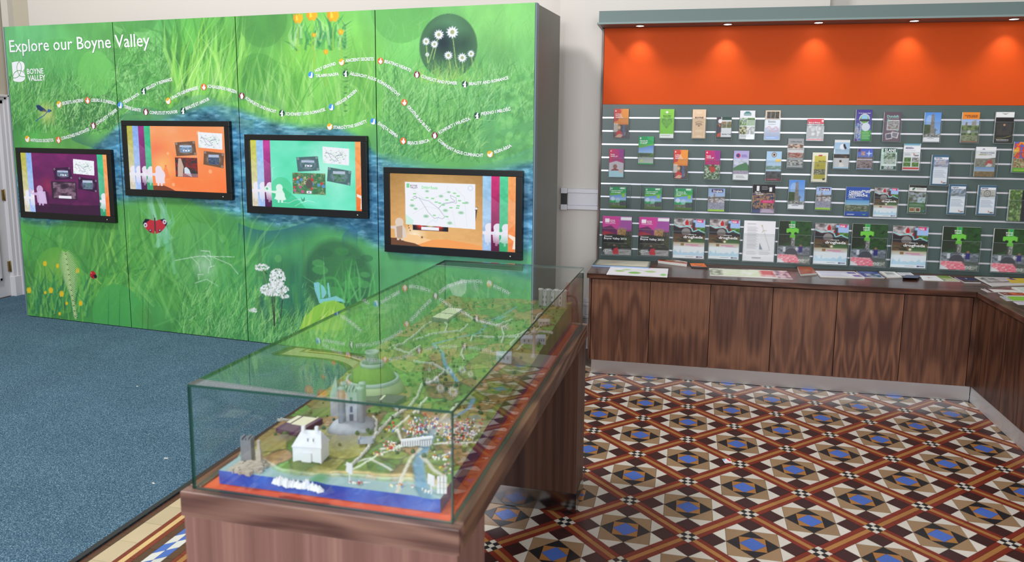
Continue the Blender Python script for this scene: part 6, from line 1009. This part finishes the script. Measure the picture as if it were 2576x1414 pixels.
# ------------------------------------------------------------------ landscape model
S0, S1, TT0, TT1 = .040, .604, .046, 1.772
BZ = TZ - .0036
def ground(s, t):
    u, v = (s - S0) / (S1 - S0), (t - TT0) / (TT1 - TT0)
    z = .842 + .036 * t - .006 * np.clip((.12 - v) / .12, 0, 1) * 1
    z = z + .010 * np.sin(9 * u + 3 * v) * np.sin(11 * v + 2) * np.clip(v * 6, 0, 1)
    z = z + .034 * np.clip((v - .8) / .2, 0, 1) * np.clip((u - .55) / .3, 0, 1) * .2
    return z
nS, nT = 170, 520
ss = np.linspace(S0, S1, nS); ts = np.linspace(TT0, TT1, nT); SS, TTt = np.meshgrid(ss, ts)
fields = [(126, 140, 66), (106, 132, 58), (150, 146, 80), (140, 120, 74), (92, 124, 54), (160, 128, 86), (110, 150, 72), (122, 108, 62)]
r = np.random.default_rng(21); pts = r.random((230, 2)) * (S1 - S0, TT1 - TT0) + (S0, TT0)
wx = SS + .02 * (fbm(nT, nS, 8, 20, 31, 3) - .5); wy = TTt + .03 * (fbm(nT, nS, 8, 20, 32, 3) - .5)
d2 = (wx[..., None] - pts[:, 0]) ** 2 * 1.4 + (wy[..., None] - pts[:, 1]) ** 2; idx = np.argsort(d2, -1)[..., :2]; dd = np.sqrt(np.take_along_axis(d2, idx, -1)); edge = dd[..., 1] - dd[..., 0]
fc = np.array(fields, float)[r.integers(0, len(fields), 230)]; colr = fc[idx[..., 0]] * (.82 + .36 * fbm(nT, nS, 60, 160, 33, 3))[..., None]
ek = np.clip(1 - edge / .006, 0, 1)[..., None] * .75; colr = colr * (1 - ek) + np.array([62, 66, 40.]) * ek
HZ = ground(SS, TTt) + .004 * (fbm(nT, nS, 40, 120, 34, 4) - .5) + .0025 * ek[..., 0]
def mseg(poly_px, conv=True): return [on_model(x, y)[:2] if conv else (x, y) for x, y in poly_px]
def near(pts):
    D = np.full(SS.shape, 9.)
    for (ax, ay), (bx, by) in zip(pts[:-1], pts[1:]):
        l2 = (bx - ax) ** 2 + (by - ay) ** 2 + 1e-12; k = np.clip(((SS - ax) * (bx - ax) + (TTt - ay) * (by - ay)) / l2, 0, 1); D = np.minimum(D, np.hypot(SS - ax - k * (bx - ax), TTt - ay - k * (by - ay)))
    return D
def paint_line(px, w, col, dz=0, conv=True):
    global colr, HZ
    D = near(mseg(px, conv)); k = np.clip((w - D) / (w * .35), 0, 1); colr = colr * (1 - k[..., None]) + np.array(col, float) * k[..., None]; HZ = HZ + dz * k
def paint_blob(px, rad, col, dz=0, soft=.5, al=1):
    global colr, HZ
    s, t, _ = on_model(*px); D = np.hypot((SS - s), (TTt - t) * .8); k = np.clip((rad - D) / (rad * soft), 0, 1) * al; colr = colr * (1 - k[..., None]) + np.array(col, float) * k[..., None]; HZ = HZ + dz * k
SEAC = np.array([150, 178, 184.])
cst = np.interp(ss, [S0, .10, .17, .24, .30, .36, .44, .50, .56, S1], [.13, .12, .085, .075, .085, .10, .10, .11, .10, .085])[None, :] + .01 * (fbm(1, nS, 10, 1, 4, 2) - .5)
k = np.clip((cst - TTt) / .012, 0, 1); colr = colr * (1 - k[..., None]) + SEAC * k[..., None]; HZ = np.where(k > 0, HZ * (1 - k) + (.836) * k, HZ)
sand = np.clip(1 - np.abs(TTt - cst - .012) / .014, 0, 1) * np.clip((SS - .26) / .05, 0, 1); colr = colr * (1 - sand[..., None]) + np.array([222, 196, 146.]) * sand[..., None]
foam = np.clip(1 - np.abs(TTt - cst) / .006, 0, 1) * .7; colr = colr * (1 - foam[..., None]) + np.array([226, 232, 226.]) * foam[..., None]
for px, w in (([(1085, 1262), (1060, 1215), (1052, 1165), (1062, 1135), (1075, 1110), (1082, 1090), (1098, 1070)], .017), ([(1098, 1070), (1125, 1050), (1180, 1020), (1190, 1000)], .009), ([(1150, 960), (1120, 915), (1112, 880), (1090, 860), (1140, 850), (1205, 838), (1225, 810), (1270, 790)], .0075), ([(1238, 800), (1300, 770)], .006)): paint_line(px, w, (108, 150, 176), -.003)
for px, w, c_ in (([(878, 1050), (980, 1010), (1010, 1030)], .010, (120, 108, 100)), ([(960, 1130), (1040, 1120), (1130, 1110), (1300, 1120)], .006, (214, 212, 206)), ([(985, 1180), (930, 1150), (870, 1165)], .004, (206, 204, 196)), ([(998, 1078), (1015, 1125)], .004, (222, 218, 208)), ([(998, 1078), (1045, 1035), (1075, 1000)], .004, (214, 210, 200)), ([(1065, 1085), (1100, 1060), (1120, 1040), (1150, 1010)], .004, (214, 210, 200)), ([(880, 1180), (960, 1140), (1010, 1125)], .004, (206, 214, 190)), ([(1010, 1200), (1035, 1150), (1060, 1125)], .005, (206, 200, 186)), ([(1000, 1230), (1010, 1200)], .006, (206, 200, 186)), ([(1060, 1145), (1090, 1180), (1120, 1200)], .006, (200, 196, 184)), ([(1300, 880), (1340, 840), (1390, 800)], .004, (200, 200, 190)), ([(930, 1205), (880, 1205)], .003, (226, 226, 222))): paint_line(px, w, c_, .001)
for px, rd, c_, dz in (((930, 985), .045, (92, 120, 50), .012), ((1055, 985), .05, (96, 116, 52), .014), ((770, 1165), .05, (96, 112, 72), .010), ((690, 1115), .045, (150, 134, 86), .012), ((720, 1105), .03, (118, 112, 104), .006), ((1255, 805), .03, (60, 130, 92), .01), ((1145, 812), .03, (60, 126, 84), .01), ((1300, 815), .05, (110, 150, 84), .014), ((1365, 810), .06, (158, 126, 66), .02), ((1160, 860), .05, (130, 132, 70), .006), ((880, 1095), .08, (150, 146, 142), .012), ((632, 1165), .045, (186, 160, 134), .008), ((1115, 1060), .07, (190, 176, 164), .004), ((1190, 1075), .06, (186, 170, 156), .004), ((800, 1200), .03, (90, 150, 100), .004), ((930, 880), .06, (150, 160, 140), .003), ((860, 1010), .1, (128, 140, 84), .004)): paint_blob(px, rd, c_, dz, .7, .85)
mdl = thing('landscape_model', 'painted model of a river valley with towers, roads and a coast, inside the glass case', 'model', tuple(tab(.3, .9, BZ)), TA)
Pg = T0 + SS[..., None] * TE + TTt[..., None] * TN; Pg[..., 2] = HZ
gm = grid_mesh('terrain', Pg[::-1], np.clip(colr, 0, 255)[::-1], PAINT, mdl, True)
def skirt(name, mt, ij, parent=mdl):
    b = MB(); P = [Pg[i, j] for i, j in ij]
    for p, q in zip(P[:-1], P[1:]): b.add([(p[0], p[1], BZ), (q[0], q[1], BZ), tuple(q), tuple(p)], [(0, 1, 2, 3)])
    return b.build(name, mt, parent)
bm, nt, bb_ = nodes('painted_sea_edge'); nz = N(nt, 'ShaderNodeTexNoise'); nz.inputs['Scale'].default_value = 14; nz.inputs['Detail'].default_value = 4; tc = N(nt, 'ShaderNodeTexCoord'); nt.links.new(tc.outputs['Object'], nz.inputs[0])
rp = ramp(nt, [(.35, (34, 70, 180)), (.65, (70, 116, 216))]); nt.links.new(nz.outputs[0], rp.inputs[0]); nt.links.new(rp.outputs[0], bb_.inputs['Base Color']); bb_.inputs['Roughness'].default_value = .5
skirt('sea_edge', bm, [(0, j) for j in range(nS)])
purple = plain('purple_edge', (84, 60, 104), .5); gredge = plain('green_cliff_edge', (104, 128, 66), .7, vary=.2, scale=40)
split = int(nT * .30)
skirt('side_edge', purple, [(i, nS - 1) for i in range(0, split)]); skirt('cliff_edge', gredge, [(i, nS - 1) for i in range(split - 1, nT)]); skirt('side_edge', plain('maroon_edge', (96, 40, 52), .5), [(i, 0) for i in range(nT - 1, -1, -1)]); skirt('cliff_edge', gredge, [(nT - 1, j) for j in range(nS - 1, -1, -1)])
base = MB(); 
for i in range(split, nT - 1, 8):
    i2 = min(i + 8, nT - 1); p, q = Pg[i, -1] + TE * .002, Pg[i2, -1] + TE * .002; base.add([(p[0], p[1], BZ), (q[0], q[1], BZ), (q[0], q[1], BZ + .022), (p[0], p[1], BZ + .022)], [(0, 1, 2, 3)])
base.build('purple_plinth', purple, mdl)
def gz(s, t): return float(np.interp(t, ts, HZ[:, int(np.clip((s - S0) / (S1 - S0) * (nS - 1), 0, nS - 1))]))
def mp3(px, dz=0): s, t, _ = on_model(*px); return tab(s, t, gz(s, t) + dz)
stone = plain('stone_paint', (166, 170, 182), .7, vary=.22, scale=60, bump=.3); stone2 = plain('stone_paint_warm', (184, 174, 164), .7, vary=.25, scale=80); pale = plain('white_model_paint', (232, 232, 240), .6, vary=.05, scale=40); darkp = plain('dark_slit', (84, 88, 106), .7); cream = plain('cream_card', (232, 226, 200), .6); maroon = plain('plaque_purple', (92, 58, 92), .45); grassm = plain('model_grass', (112, 136, 58), .8, vary=.25, scale=90)
TR_ = Matrix.Rotation(TA, 4, 'Z')
def at(px, dz=0, rot=0): return Matrix.Translation(mp3(px, dz)) @ Matrix.Rotation(TA + rot, 4, 'Z')
# stone hedges: rows of little lumps
def walls(name, lines, w, h, mt):
    b = MB()
    for px in lines:
        P = [np.array(on_model(*q)[:2]) for q in px]; L_ = np.concatenate([[0], np.cumsum([np.linalg.norm(q - p) for p, q in zip(P[:-1], P[1:])])])
        for l in np.arange(0, L_[-1], w * 1.1):
            s, t = np.interp(l, L_, [p[0] for p in P]), np.interp(l, L_, [p[1] for p in P])
            M_ = Matrix.Translation(tab(s + random.uniform(-1, 1) * w * .25, t + random.uniform(-1, 1) * w * .25, gz(s, t))) @ Matrix.Rotation(random.uniform(0, 6), 4, 'Z'); k = w * random.uniform(.4, .7)
            b.box(-k, k, -k, k, -.002, h * random.uniform(.6, 1.1), 0, M_)
    return tag(b.build(name, mt, gm), kind='stuff')
WALLM = plain('pale_wall_paint', (206, 204, 198), .7, vary=.15, scale=60)
walls('stone_walls', [[(873, 1178), (900, 1155), (925, 1130), (945, 1100), (985, 1060), (1030, 1030), (1052, 1000), (1065, 975), (1098, 955), (1120, 935), (1090, 912), (1040, 905)], [(978, 884), (1014, 868), (1035, 852), (1052, 838), (1068, 822), (1085, 812)], [(1000, 1040), (985, 1030), (992, 1012), (980, 1005)], [(945, 1100), (948, 1070), (938, 1060)], [(990, 882), (1030, 888), (1058, 868)], [(1040, 858), (1090, 840), (1120, 838), (1125, 822), (1115, 812)], [(1120, 838), (1160, 835), (1178, 820)], [(1170, 795), (1190, 808), (1250, 815), (1290, 800)], [(1185, 860), (1188, 848), (1250, 852), (1290, 846), (1330, 840)], [(1262, 865), (1268, 845), (1262, 822), (1278, 815)], [(1285, 870), (1305, 845), (1330, 832), (1350, 812), (1365, 795)], [(1280, 850), (1320, 850), (1360, 838), (1390, 842)], [(1165, 880), (1160, 895), (1168, 910)], [(1060, 1020), (1052, 1040)], [(700, 1055), (760, 1055), (790, 1062), (800, 1048)]], .0042, .0075, WALLM)
# the town: tiny coloured houses
tm = [plain('house_' + k, c, .6) for k, c in dict(white=(236, 234, 230), red=(206, 60, 50), yellow=(236, 200, 80), blue=(80, 140, 200), grey=(170, 170, 172)).items()]
b = MB(); r = np.random.default_rng(5)
for (cx_, cy_, sx_, sy_, n) in ((1045, 1080, 26, 18, 90), (1085, 1062, 22, 12, 60), (1130, 1085, 30, 24, 130), (1175, 1085, 30, 26, 130), (1170, 1065, 24, 10, 50), (985, 1125, 18, 9, 40), (990, 1085, 14, 8, 14), (1110, 1150, 24, 10, 24), (1000, 1215, 30, 3, 8), (905, 1207, 18, 3, 9), (1070, 1225, 12, 3, 6), (1120, 1180, 18, 14, 14), (955, 1142, 20, 6, 10)):
    for _ in range(n):
        px = (cx_ + sx_ * r.standard_normal() * .6, cy_ + sy_ * r.standard_normal() * .6); s, t, _z = on_model(*px)
        if not (S0 < s < S1 - .01 and TT0 < t < TT1): continue
        M_ = at(px, 0, r.uniform(0, 3)); k = r.uniform(.0015, .0026); h = r.uniform(.0026, .0046); mi = int(r.choice(5, p=[.5, .14, .1, .1, .16])); b.box(-k, k, -k * .8, k * .8, -.001, h, mi, M_)
        b.add([M_ @ Vector(v) for v in ((-k, -k * .8, h), (k, -k * .8, h), (k, k * .8, h), (-k, k * .8, h), (-k, 0, h + .0016), (k, 0, h + .0016))], [(0, 1, 5, 4), (2, 3, 4, 5), (1, 2, 5), (3, 0, 4)], 1 if r.random() < .22 else mi)
tag(b.build('town_houses', tm, gm), kind='stuff')
# viaduct over the river
b = MB(); a_, e_ = np.array(on_model(1012, 1124)[:2]), np.array(on_model(1085, 1114)[:2])
for i in range(13):
    q = a_ + (e_ - a_) * i / 12; M_ = Matrix.Translation(tab(q[0], q[1], gz(*q))) @ TR_; b.box(-.0016, .0016, -.004, .004, -.004, .015, 0, M_)
q = (a_ + e_) / 2; ln = float(np.linalg.norm(e_ - a_)) / 2; ang = math.atan2(*(e_ - a_)[::-1]); M_ = Matrix.Translation(tab(q[0], q[1], gz(*q) + .015)) @ Matrix.Rotation(TA + ang, 4, 'Z'); b.box(-ln * 1.1, ln * 1.1, -.005, .005, 0, .004, 0, M_); b.build('viaduct', pale, gm)
# white gate lodge
M_ = at((783, 1152), 0, .12); b = MB(); w, d, h = .036, .026, .032; b.box(-w, w, -d, d, -.006, h, 0, M_); b.box(-w * 1.05, w * 1.05, -d * 1.05, d * 1.05, h, h + .003, 1, M_)
b.add([M_ @ Vector(v) for v in ((-w * 1.05, -d * 1.05, h + .003), (w * 1.05, -d * 1.05, h + .003), (w * 1.05, d * 1.05, h + .003), (-w * 1.05, d * 1.05, h + .003), (-w * .6, 0, h + .036), (w * .75, 0, h + .036))], [(0, 1, 5, 4), (1, 2, 5), (2, 3, 4, 5), (3, 0, 4)], 1)
for x in (-.006, .008): b.box(x - .0016, x + .0016, -d * 1.02, -d * .98, .0, .016, 2, M_); b.box(x + .005, x + .0066, -d * .72, -d * .66, h + .014, h + .022, 2, M_)
for x in (-.5, .45): b.box(w * x - .004, w * x + .004, -.004, .004, h + .02, h + .046, 0, M_)
b.box(-.012, .012, -d * 1.2, -d, -.004, .020, 0, M_); b.build('white_lodge', [pale, plain('pale_roof', (222, 222, 232), .6), darkp], gm)
# keep on a mound
M_ = at((888, 1080), .002, .3) @ Matrix.Scale(.82, 4); b = MB(); b.lathe([(.068, -.012), (.055, .004), (.04, .014), (.032, .018)], 18, tuple(M_.translation)); z0 = .018
b.box(-.034, .034, -.026, .026, z0, z0 + .10, 0, M_)
for sx_, sy_ in ((-1, -1), (1, -1), (1, 1), (-1, 1)): b.lathe([(.0105, z0 * .8), (.009, z0 + .086), (.0105, z0 + .087), (.0105, z0 + .092)], 10, tuple(M_ @ Vector((sx_ * .03, sy_ * .024, 0))))
for i in range(7): b.box(-.034 + i * .0105, -.028 + i * .0105, -.027, .027, z0 + .1, z0 + .106 + .004 * (i % 2), 0, M_)
for z in (.045, .075): b.box(-.004, .004, -.0275, -.0255, z0 + z - .012, z0 + z + .008, 1, M_)
b.box(-.006, .006, -.0275, -.0255, z0, z0 + .026, 1, M_); b.build('castle_keep', [stone, darkp], gm)
# church with a spire behind the keep
M_ = at((846, 1040), 0, .1); b = MB(); b.box(-.012, .012, -.012, .012, -.004, .062, 0, M_); b.add([M_ @ Vector(v) for v in ((-.012, -.012, .062), (.012, -.012, .062), (.012, .012, .062), (-.012, .012, .062), (0, 0, .112))], [(0, 1, 4), (1, 2, 4), (2, 3, 4), (3, 0, 4)], 0); b.box(.012, .045, -.014, .014, -.004, .03, 0, M_)
b.add([M_ @ Vector(v) for v in ((.012, -.015, .03), (.046, -.015, .03), (.046, .015, .03), (.012, .015, .03), (.012, 0, .045), (.046, 0, .045))], [(0, 1, 5, 4), (2, 3, 4, 5), (1, 2, 5), (3, 0, 4)], 1); b.build('church', [stone, plain('slate_model', (150, 156, 170), .6)], gm)
# round fort on a grassy mound
c_ = mp3((938, 985)); cz = tuple(c_)
MB().lathe([(.10, -.012), (.088, .016), (.078, .028)], 28, cz).build('rampart_bank', plain('clay_bank', (176, 176, 150), .8, vary=.15), gm)
MB().lathe([(.082, .024), (.079, .034), (.072, .034), (.072, .028)], 28, cz).build('rampart_wall', stone, gm)
MB().lathe([(.072, .026), (.062, .05), (.046, .066), (.034, .072)], 28, cz).build('mound', grassm, gm)
MB().lathe([(.037, .070), (.037, .080), (.031, .081), (.030, .074)], 24, cz).build('parapet', stone, gm)
rt = MB().lathe([(.0205, .072), (.019, .108), (.0215, .109), (.0215, .115), (.017, .115), (.016, .104)], 22, cz).build('round_tower', stone, gm)
b = MB()
for a in (-2.2, -1.6, -1.0): b.box(.0185, .0202, -.0014, .0014, .09, .096, 0, Matrix.Translation(cz) @ Matrix.Rotation(a, 4, 'Z'))
b.build('window_slits', darkp, rt)
# ruined tower on the coast
M_ = at((624, 1150), 0, .2); b = MB(); b.box(-.013, .013, -.012, .012, -.004, .056, 0, M_)
for i, x in enumerate((-.013, -.005, .003, .009)): b.box(x, x + .004, -.012, .012, .056, .062 - .003 * (i % 2), 0, M_)
b.build('ruined_tower', plain('grey_ruin', (132, 132, 140), .8, vary=.2, scale=80), gm)
b = MB(); M_ = at((652, 1160), 0, .2); b.box(-.006, .006, -.006, .006, -.004, .034, 0, M_); b.box(-.003, .004, -.004, .004, .034, .056, 0, M_); b.build('ruined_gable', stone2, gm)
b = MB(); r = np.random.default_rng(9)
for _ in range(70):
    M_ = at((628 + 34 * r.standard_normal() * .6, 1172 + 9 * r.standard_normal() * .6), -.001, r.uniform(0, 3)); k = r.uniform(.003, .008); b.box(-k, k, -k, k, -.003, k * 1.1, 0, M_)
tag(b.build('coastal_rocks', stone2, gm), kind='stuff')
b = MB()
for i in range(34):
    px = (690 + i * 3.5 + r.uniform(-2, 2), 1206 + i * .62 + r.uniform(-3, 1)); M_ = at(px, 0, r.uniform(0, 3)); k = r.uniform(.004, .009); hgt = r.uniform(.006, .02); b.add([M_ @ Vector(v) for v in ((-k, -k, -.003), (k, -k, -.003), (k, k, -.003), (-k, k, -.003), (0, 0, hgt))], [(0, 1, 4), (1, 2, 4), (2, 3, 4), (3, 0, 4)])
tag(b.build('white_cliffs', pale, gm), kind='stuff')
# purple information plaques with cream labels
def plaque(px4, labels, lift=.012):
    P = [mp3(p, lift) for p in px4]; zc = max(p[2] for p in P); P = [np.array([p[0], p[1], zc]) for p in P]
    b = MB(); b.prism([tuple(p[:2]) for p in P[::-1]], zc - lift - .014, zc); o = b.build('plaque', maroon, gm)
    for u0, v0, u1, v1 in labels:
        Q_ = lambda u, v: (P[0] * (1 - u) + P[1] * u) * (1 - v) + (P[3] * (1 - u) + P[2] * u) * v
        MB().prism([tuple(Q_(u, v)[:2]) for u, v in ((u0, v1), (u1, v1), (u1, v0), (u0, v0))], zc, zc + .0015).build('label', cream, o)
plaque([(748, 1052), (812, 1060), (748, 1100), (694, 1088)], [(.05, .05, .22, .55), (.3, .05, .85, .6)])
plaque([(905, 1003), (1022, 1012), (990, 1034), (905, 1024)], [(.05, .4, .12, .6), (.55, .2, .6, .8)])
plaque([(1128, 780), (1170, 783), (1128, 818), (1082, 811)], [(.06, .06, .9, .5), (.06, .56, .9, .92)], .002)
# signs on posts
for px in ((880, 1205), (1085, 1232)):
    M_ = at(px, 0, -.5); b = MB(); b.box(-.0012, .0012, -.0012, .0012, -.004, .03, 0, M_); b.box(-.011, .011, -.0012, .0012, .022, .046, 0, M_); b.build('sign', pale, gm)
M_ = at((1113, 1232), 0, .2); b = MB()
for i in range(9): b.box(-.012 + .008 * (i % 3), -.006 + .008 * (i % 3), -.002, .002, .014 * (i // 3), .012 + .014 * (i // 3), 0, M_)
b.build('lattice_mast', pale, gm)
M_ = at((922, 1118), .002, .4); b = MB()
for i in range(3): b.box(-.02, .02, -.012 + i * .008, -.008 + i * .008, 0, .012, 0, M_)
for x in (-.018, .018): b.box(x - .002, x + .002, -.012, .01, 0, .014, 0, M_)
b.build('footbridge', stone, gm)
# monuments at the far end
c_ = tuple(mp3((1343, 893))); b = MB(); b.lathe([(.012, -.004), (.010, .004), (.0065, .008), (.0055, .085), (.011, .088), (.0115, .094), (.004, .097), (.003, .108)], 12, c_); b.build('column_monument', stone2, gm)
for px, w, d, h, nm in (((1330, 862), .03, .014, .02, 'abbey_ruin'), ((1362, 862), .016, .012, .022, 'stone_house'), ((1268, 910), .026, .02, .024, 'grey_barn'), ((1368, 822), .024, .008, .012, 'long_wall')):
    M_ = at(px, 0, .2); b = MB(); b.box(-w, w, -d, d, -.004, h, 0, M_); b.add([M_ @ Vector(v) for v in ((-w, -d, h), (w, -d, h), (w, d, h), (-w, d, h), (-w, 0, h + .01), (w, 0, h + .01))], [(0, 1, 5, 4), (2, 3, 4, 5), (1, 2, 5), (3, 0, 4)], 0)
    for x in (-.5, 0, .5): b.box(w * x - .002, w * x + .002, -d * 1.03, -d * .98, h * .4, h * .8, 1, M_)
    b.build(nm, [stone2 if nm == 'long_wall' else stone, darkp], gm)
c_ = Matrix.Translation(tab(.535, 1.70, gz(.535, 1.70))) @ TR_; b = MB(); w, d, h = .052, .022, .06; b.box(-w, w, -d, d, -.006, h, 0, c_)
for x in (-1, -.33, .33, 1): b.lathe([(.010, -.004), (.0095, h + .008), (.011, h + .009), (.011, h + .016)], 10, tuple(c_ @ Vector((w * x, -d, 0))))
for i in range(12): b.box(-w + i * .0094, -w + .005 + i * .0094, -d, d, h, h + .006, 0, c_)
for i in range(8):
    for z in (.012, .034): b.box(-w + .009 + i * .0125, -w + .013 + i * .0125, -d - .0012, -d, z, z + .01, 1, c_)
b.build('manor_castle', [plain('light_stone_paint', (214, 214, 216), .7, vary=.12, scale=70), darkp], gm)
b = MB(); r = np.random.default_rng(12)
for _ in range(420):
    s, t = r.uniform(S0 + .01, S1 - .01), r.uniform(.2, TT1 - .02); q = Matrix.Translation(tab(s, t, gz(s, t))); k = r.uniform(.003, .007)
    b.lathe([(k * .6, -.002), (k, k * .6), (k * .7, k * 1.3), (k * .15, k * 1.6)], 5, tuple(q.translation), int(r.integers(3)), False)
tag(b.build('hedge_trees', [plain('tree_a', (76, 104, 48), .9, vary=.2), plain('tree_b', (58, 92, 46), .9, vary=.2), plain('tree_c', (112, 120, 58), .9, vary=.2)], gm), kind='stuff')
# ------------------------------------------------------------------ fire extinguisher behind the table
ex = thing('fire_extinguisher', 'red fire extinguisher on the floor beside the counter, seen through the glass', 'fire extinguisher', (.235, -.14, 0))
e0 = (.235, -.14, 0); red = plain('extinguisher_red', (186, 36, 34), .3); blk = plain('extinguisher_black', (30, 30, 32), .4)
MB().lathe([(.06, 0), (.072, .01), (.072, .30), (.066, .345), (.045, .385), (.024, .41), (.02, .425)], 28, e0).build('cylinder', red, ex)
MB().lathe([(.022, .423), (.024, .435), (.018, .455), (.012, .462)], 14, e0).build('valve', brass, ex)
MB().box(.228, .262, -.152, -.128, .462, .478).add([(.226, -.153, .478), (.25, -.153, .478), (.274, -.153, .545), (.245, -.153, .548), (.226, -.127, .478), (.25, -.127, .478), (.274, -.127, .545), (.245, -.127, .548)], [(0, 1, 2, 3), (7, 6, 5, 4), (0, 4, 5, 1), (1, 5, 6, 2), (2, 6, 7, 3), (3, 7, 4, 0)]).build('handle', red, ex)
MB().tube([(.25, -.14, .445), (.285, -.14, .447), (.315, -.145, .436), (.326, -.15, .40), (.327, -.152, .33)], .0085, 10).build('hose', blk, ex)
MB().lathe([(.010, .33), (.013, .32), (.017, .30), (.02, .12), (.021, .10)], 14, (.327, -.152, 0)).build('horn', blk, ex)
MB().box(.17, .30, -.2125, -.2115, .12, .25).build('instruction_label', plain('label_cream', (226, 216, 190), .5), ex)
# small scraps of paper on the carpet
for x, y, w, lb in ((418, 1153, 5, 'white paper scrap on the carpet nearest the glass case'), (345, 972, 4, 'tiny white paper scrap farthest from the tiles on the carpet'), (386, 1216, 4, 'tiny white paper scrap nearest the black carpet edging')):
    q = on_z(x, y, .007); b = MB(); k = .004 * w / 4; b.box(-k * 2, k * 2, -k, k, 0, .0012, 0, Matrix.Translation(tuple(map(float, q))) @ Matrix.Rotation(x, 4, 'Z')); o = b.build('paper_scrap', pk); tag(o, lb, 'scrap', 'paper scraps on the carpet')
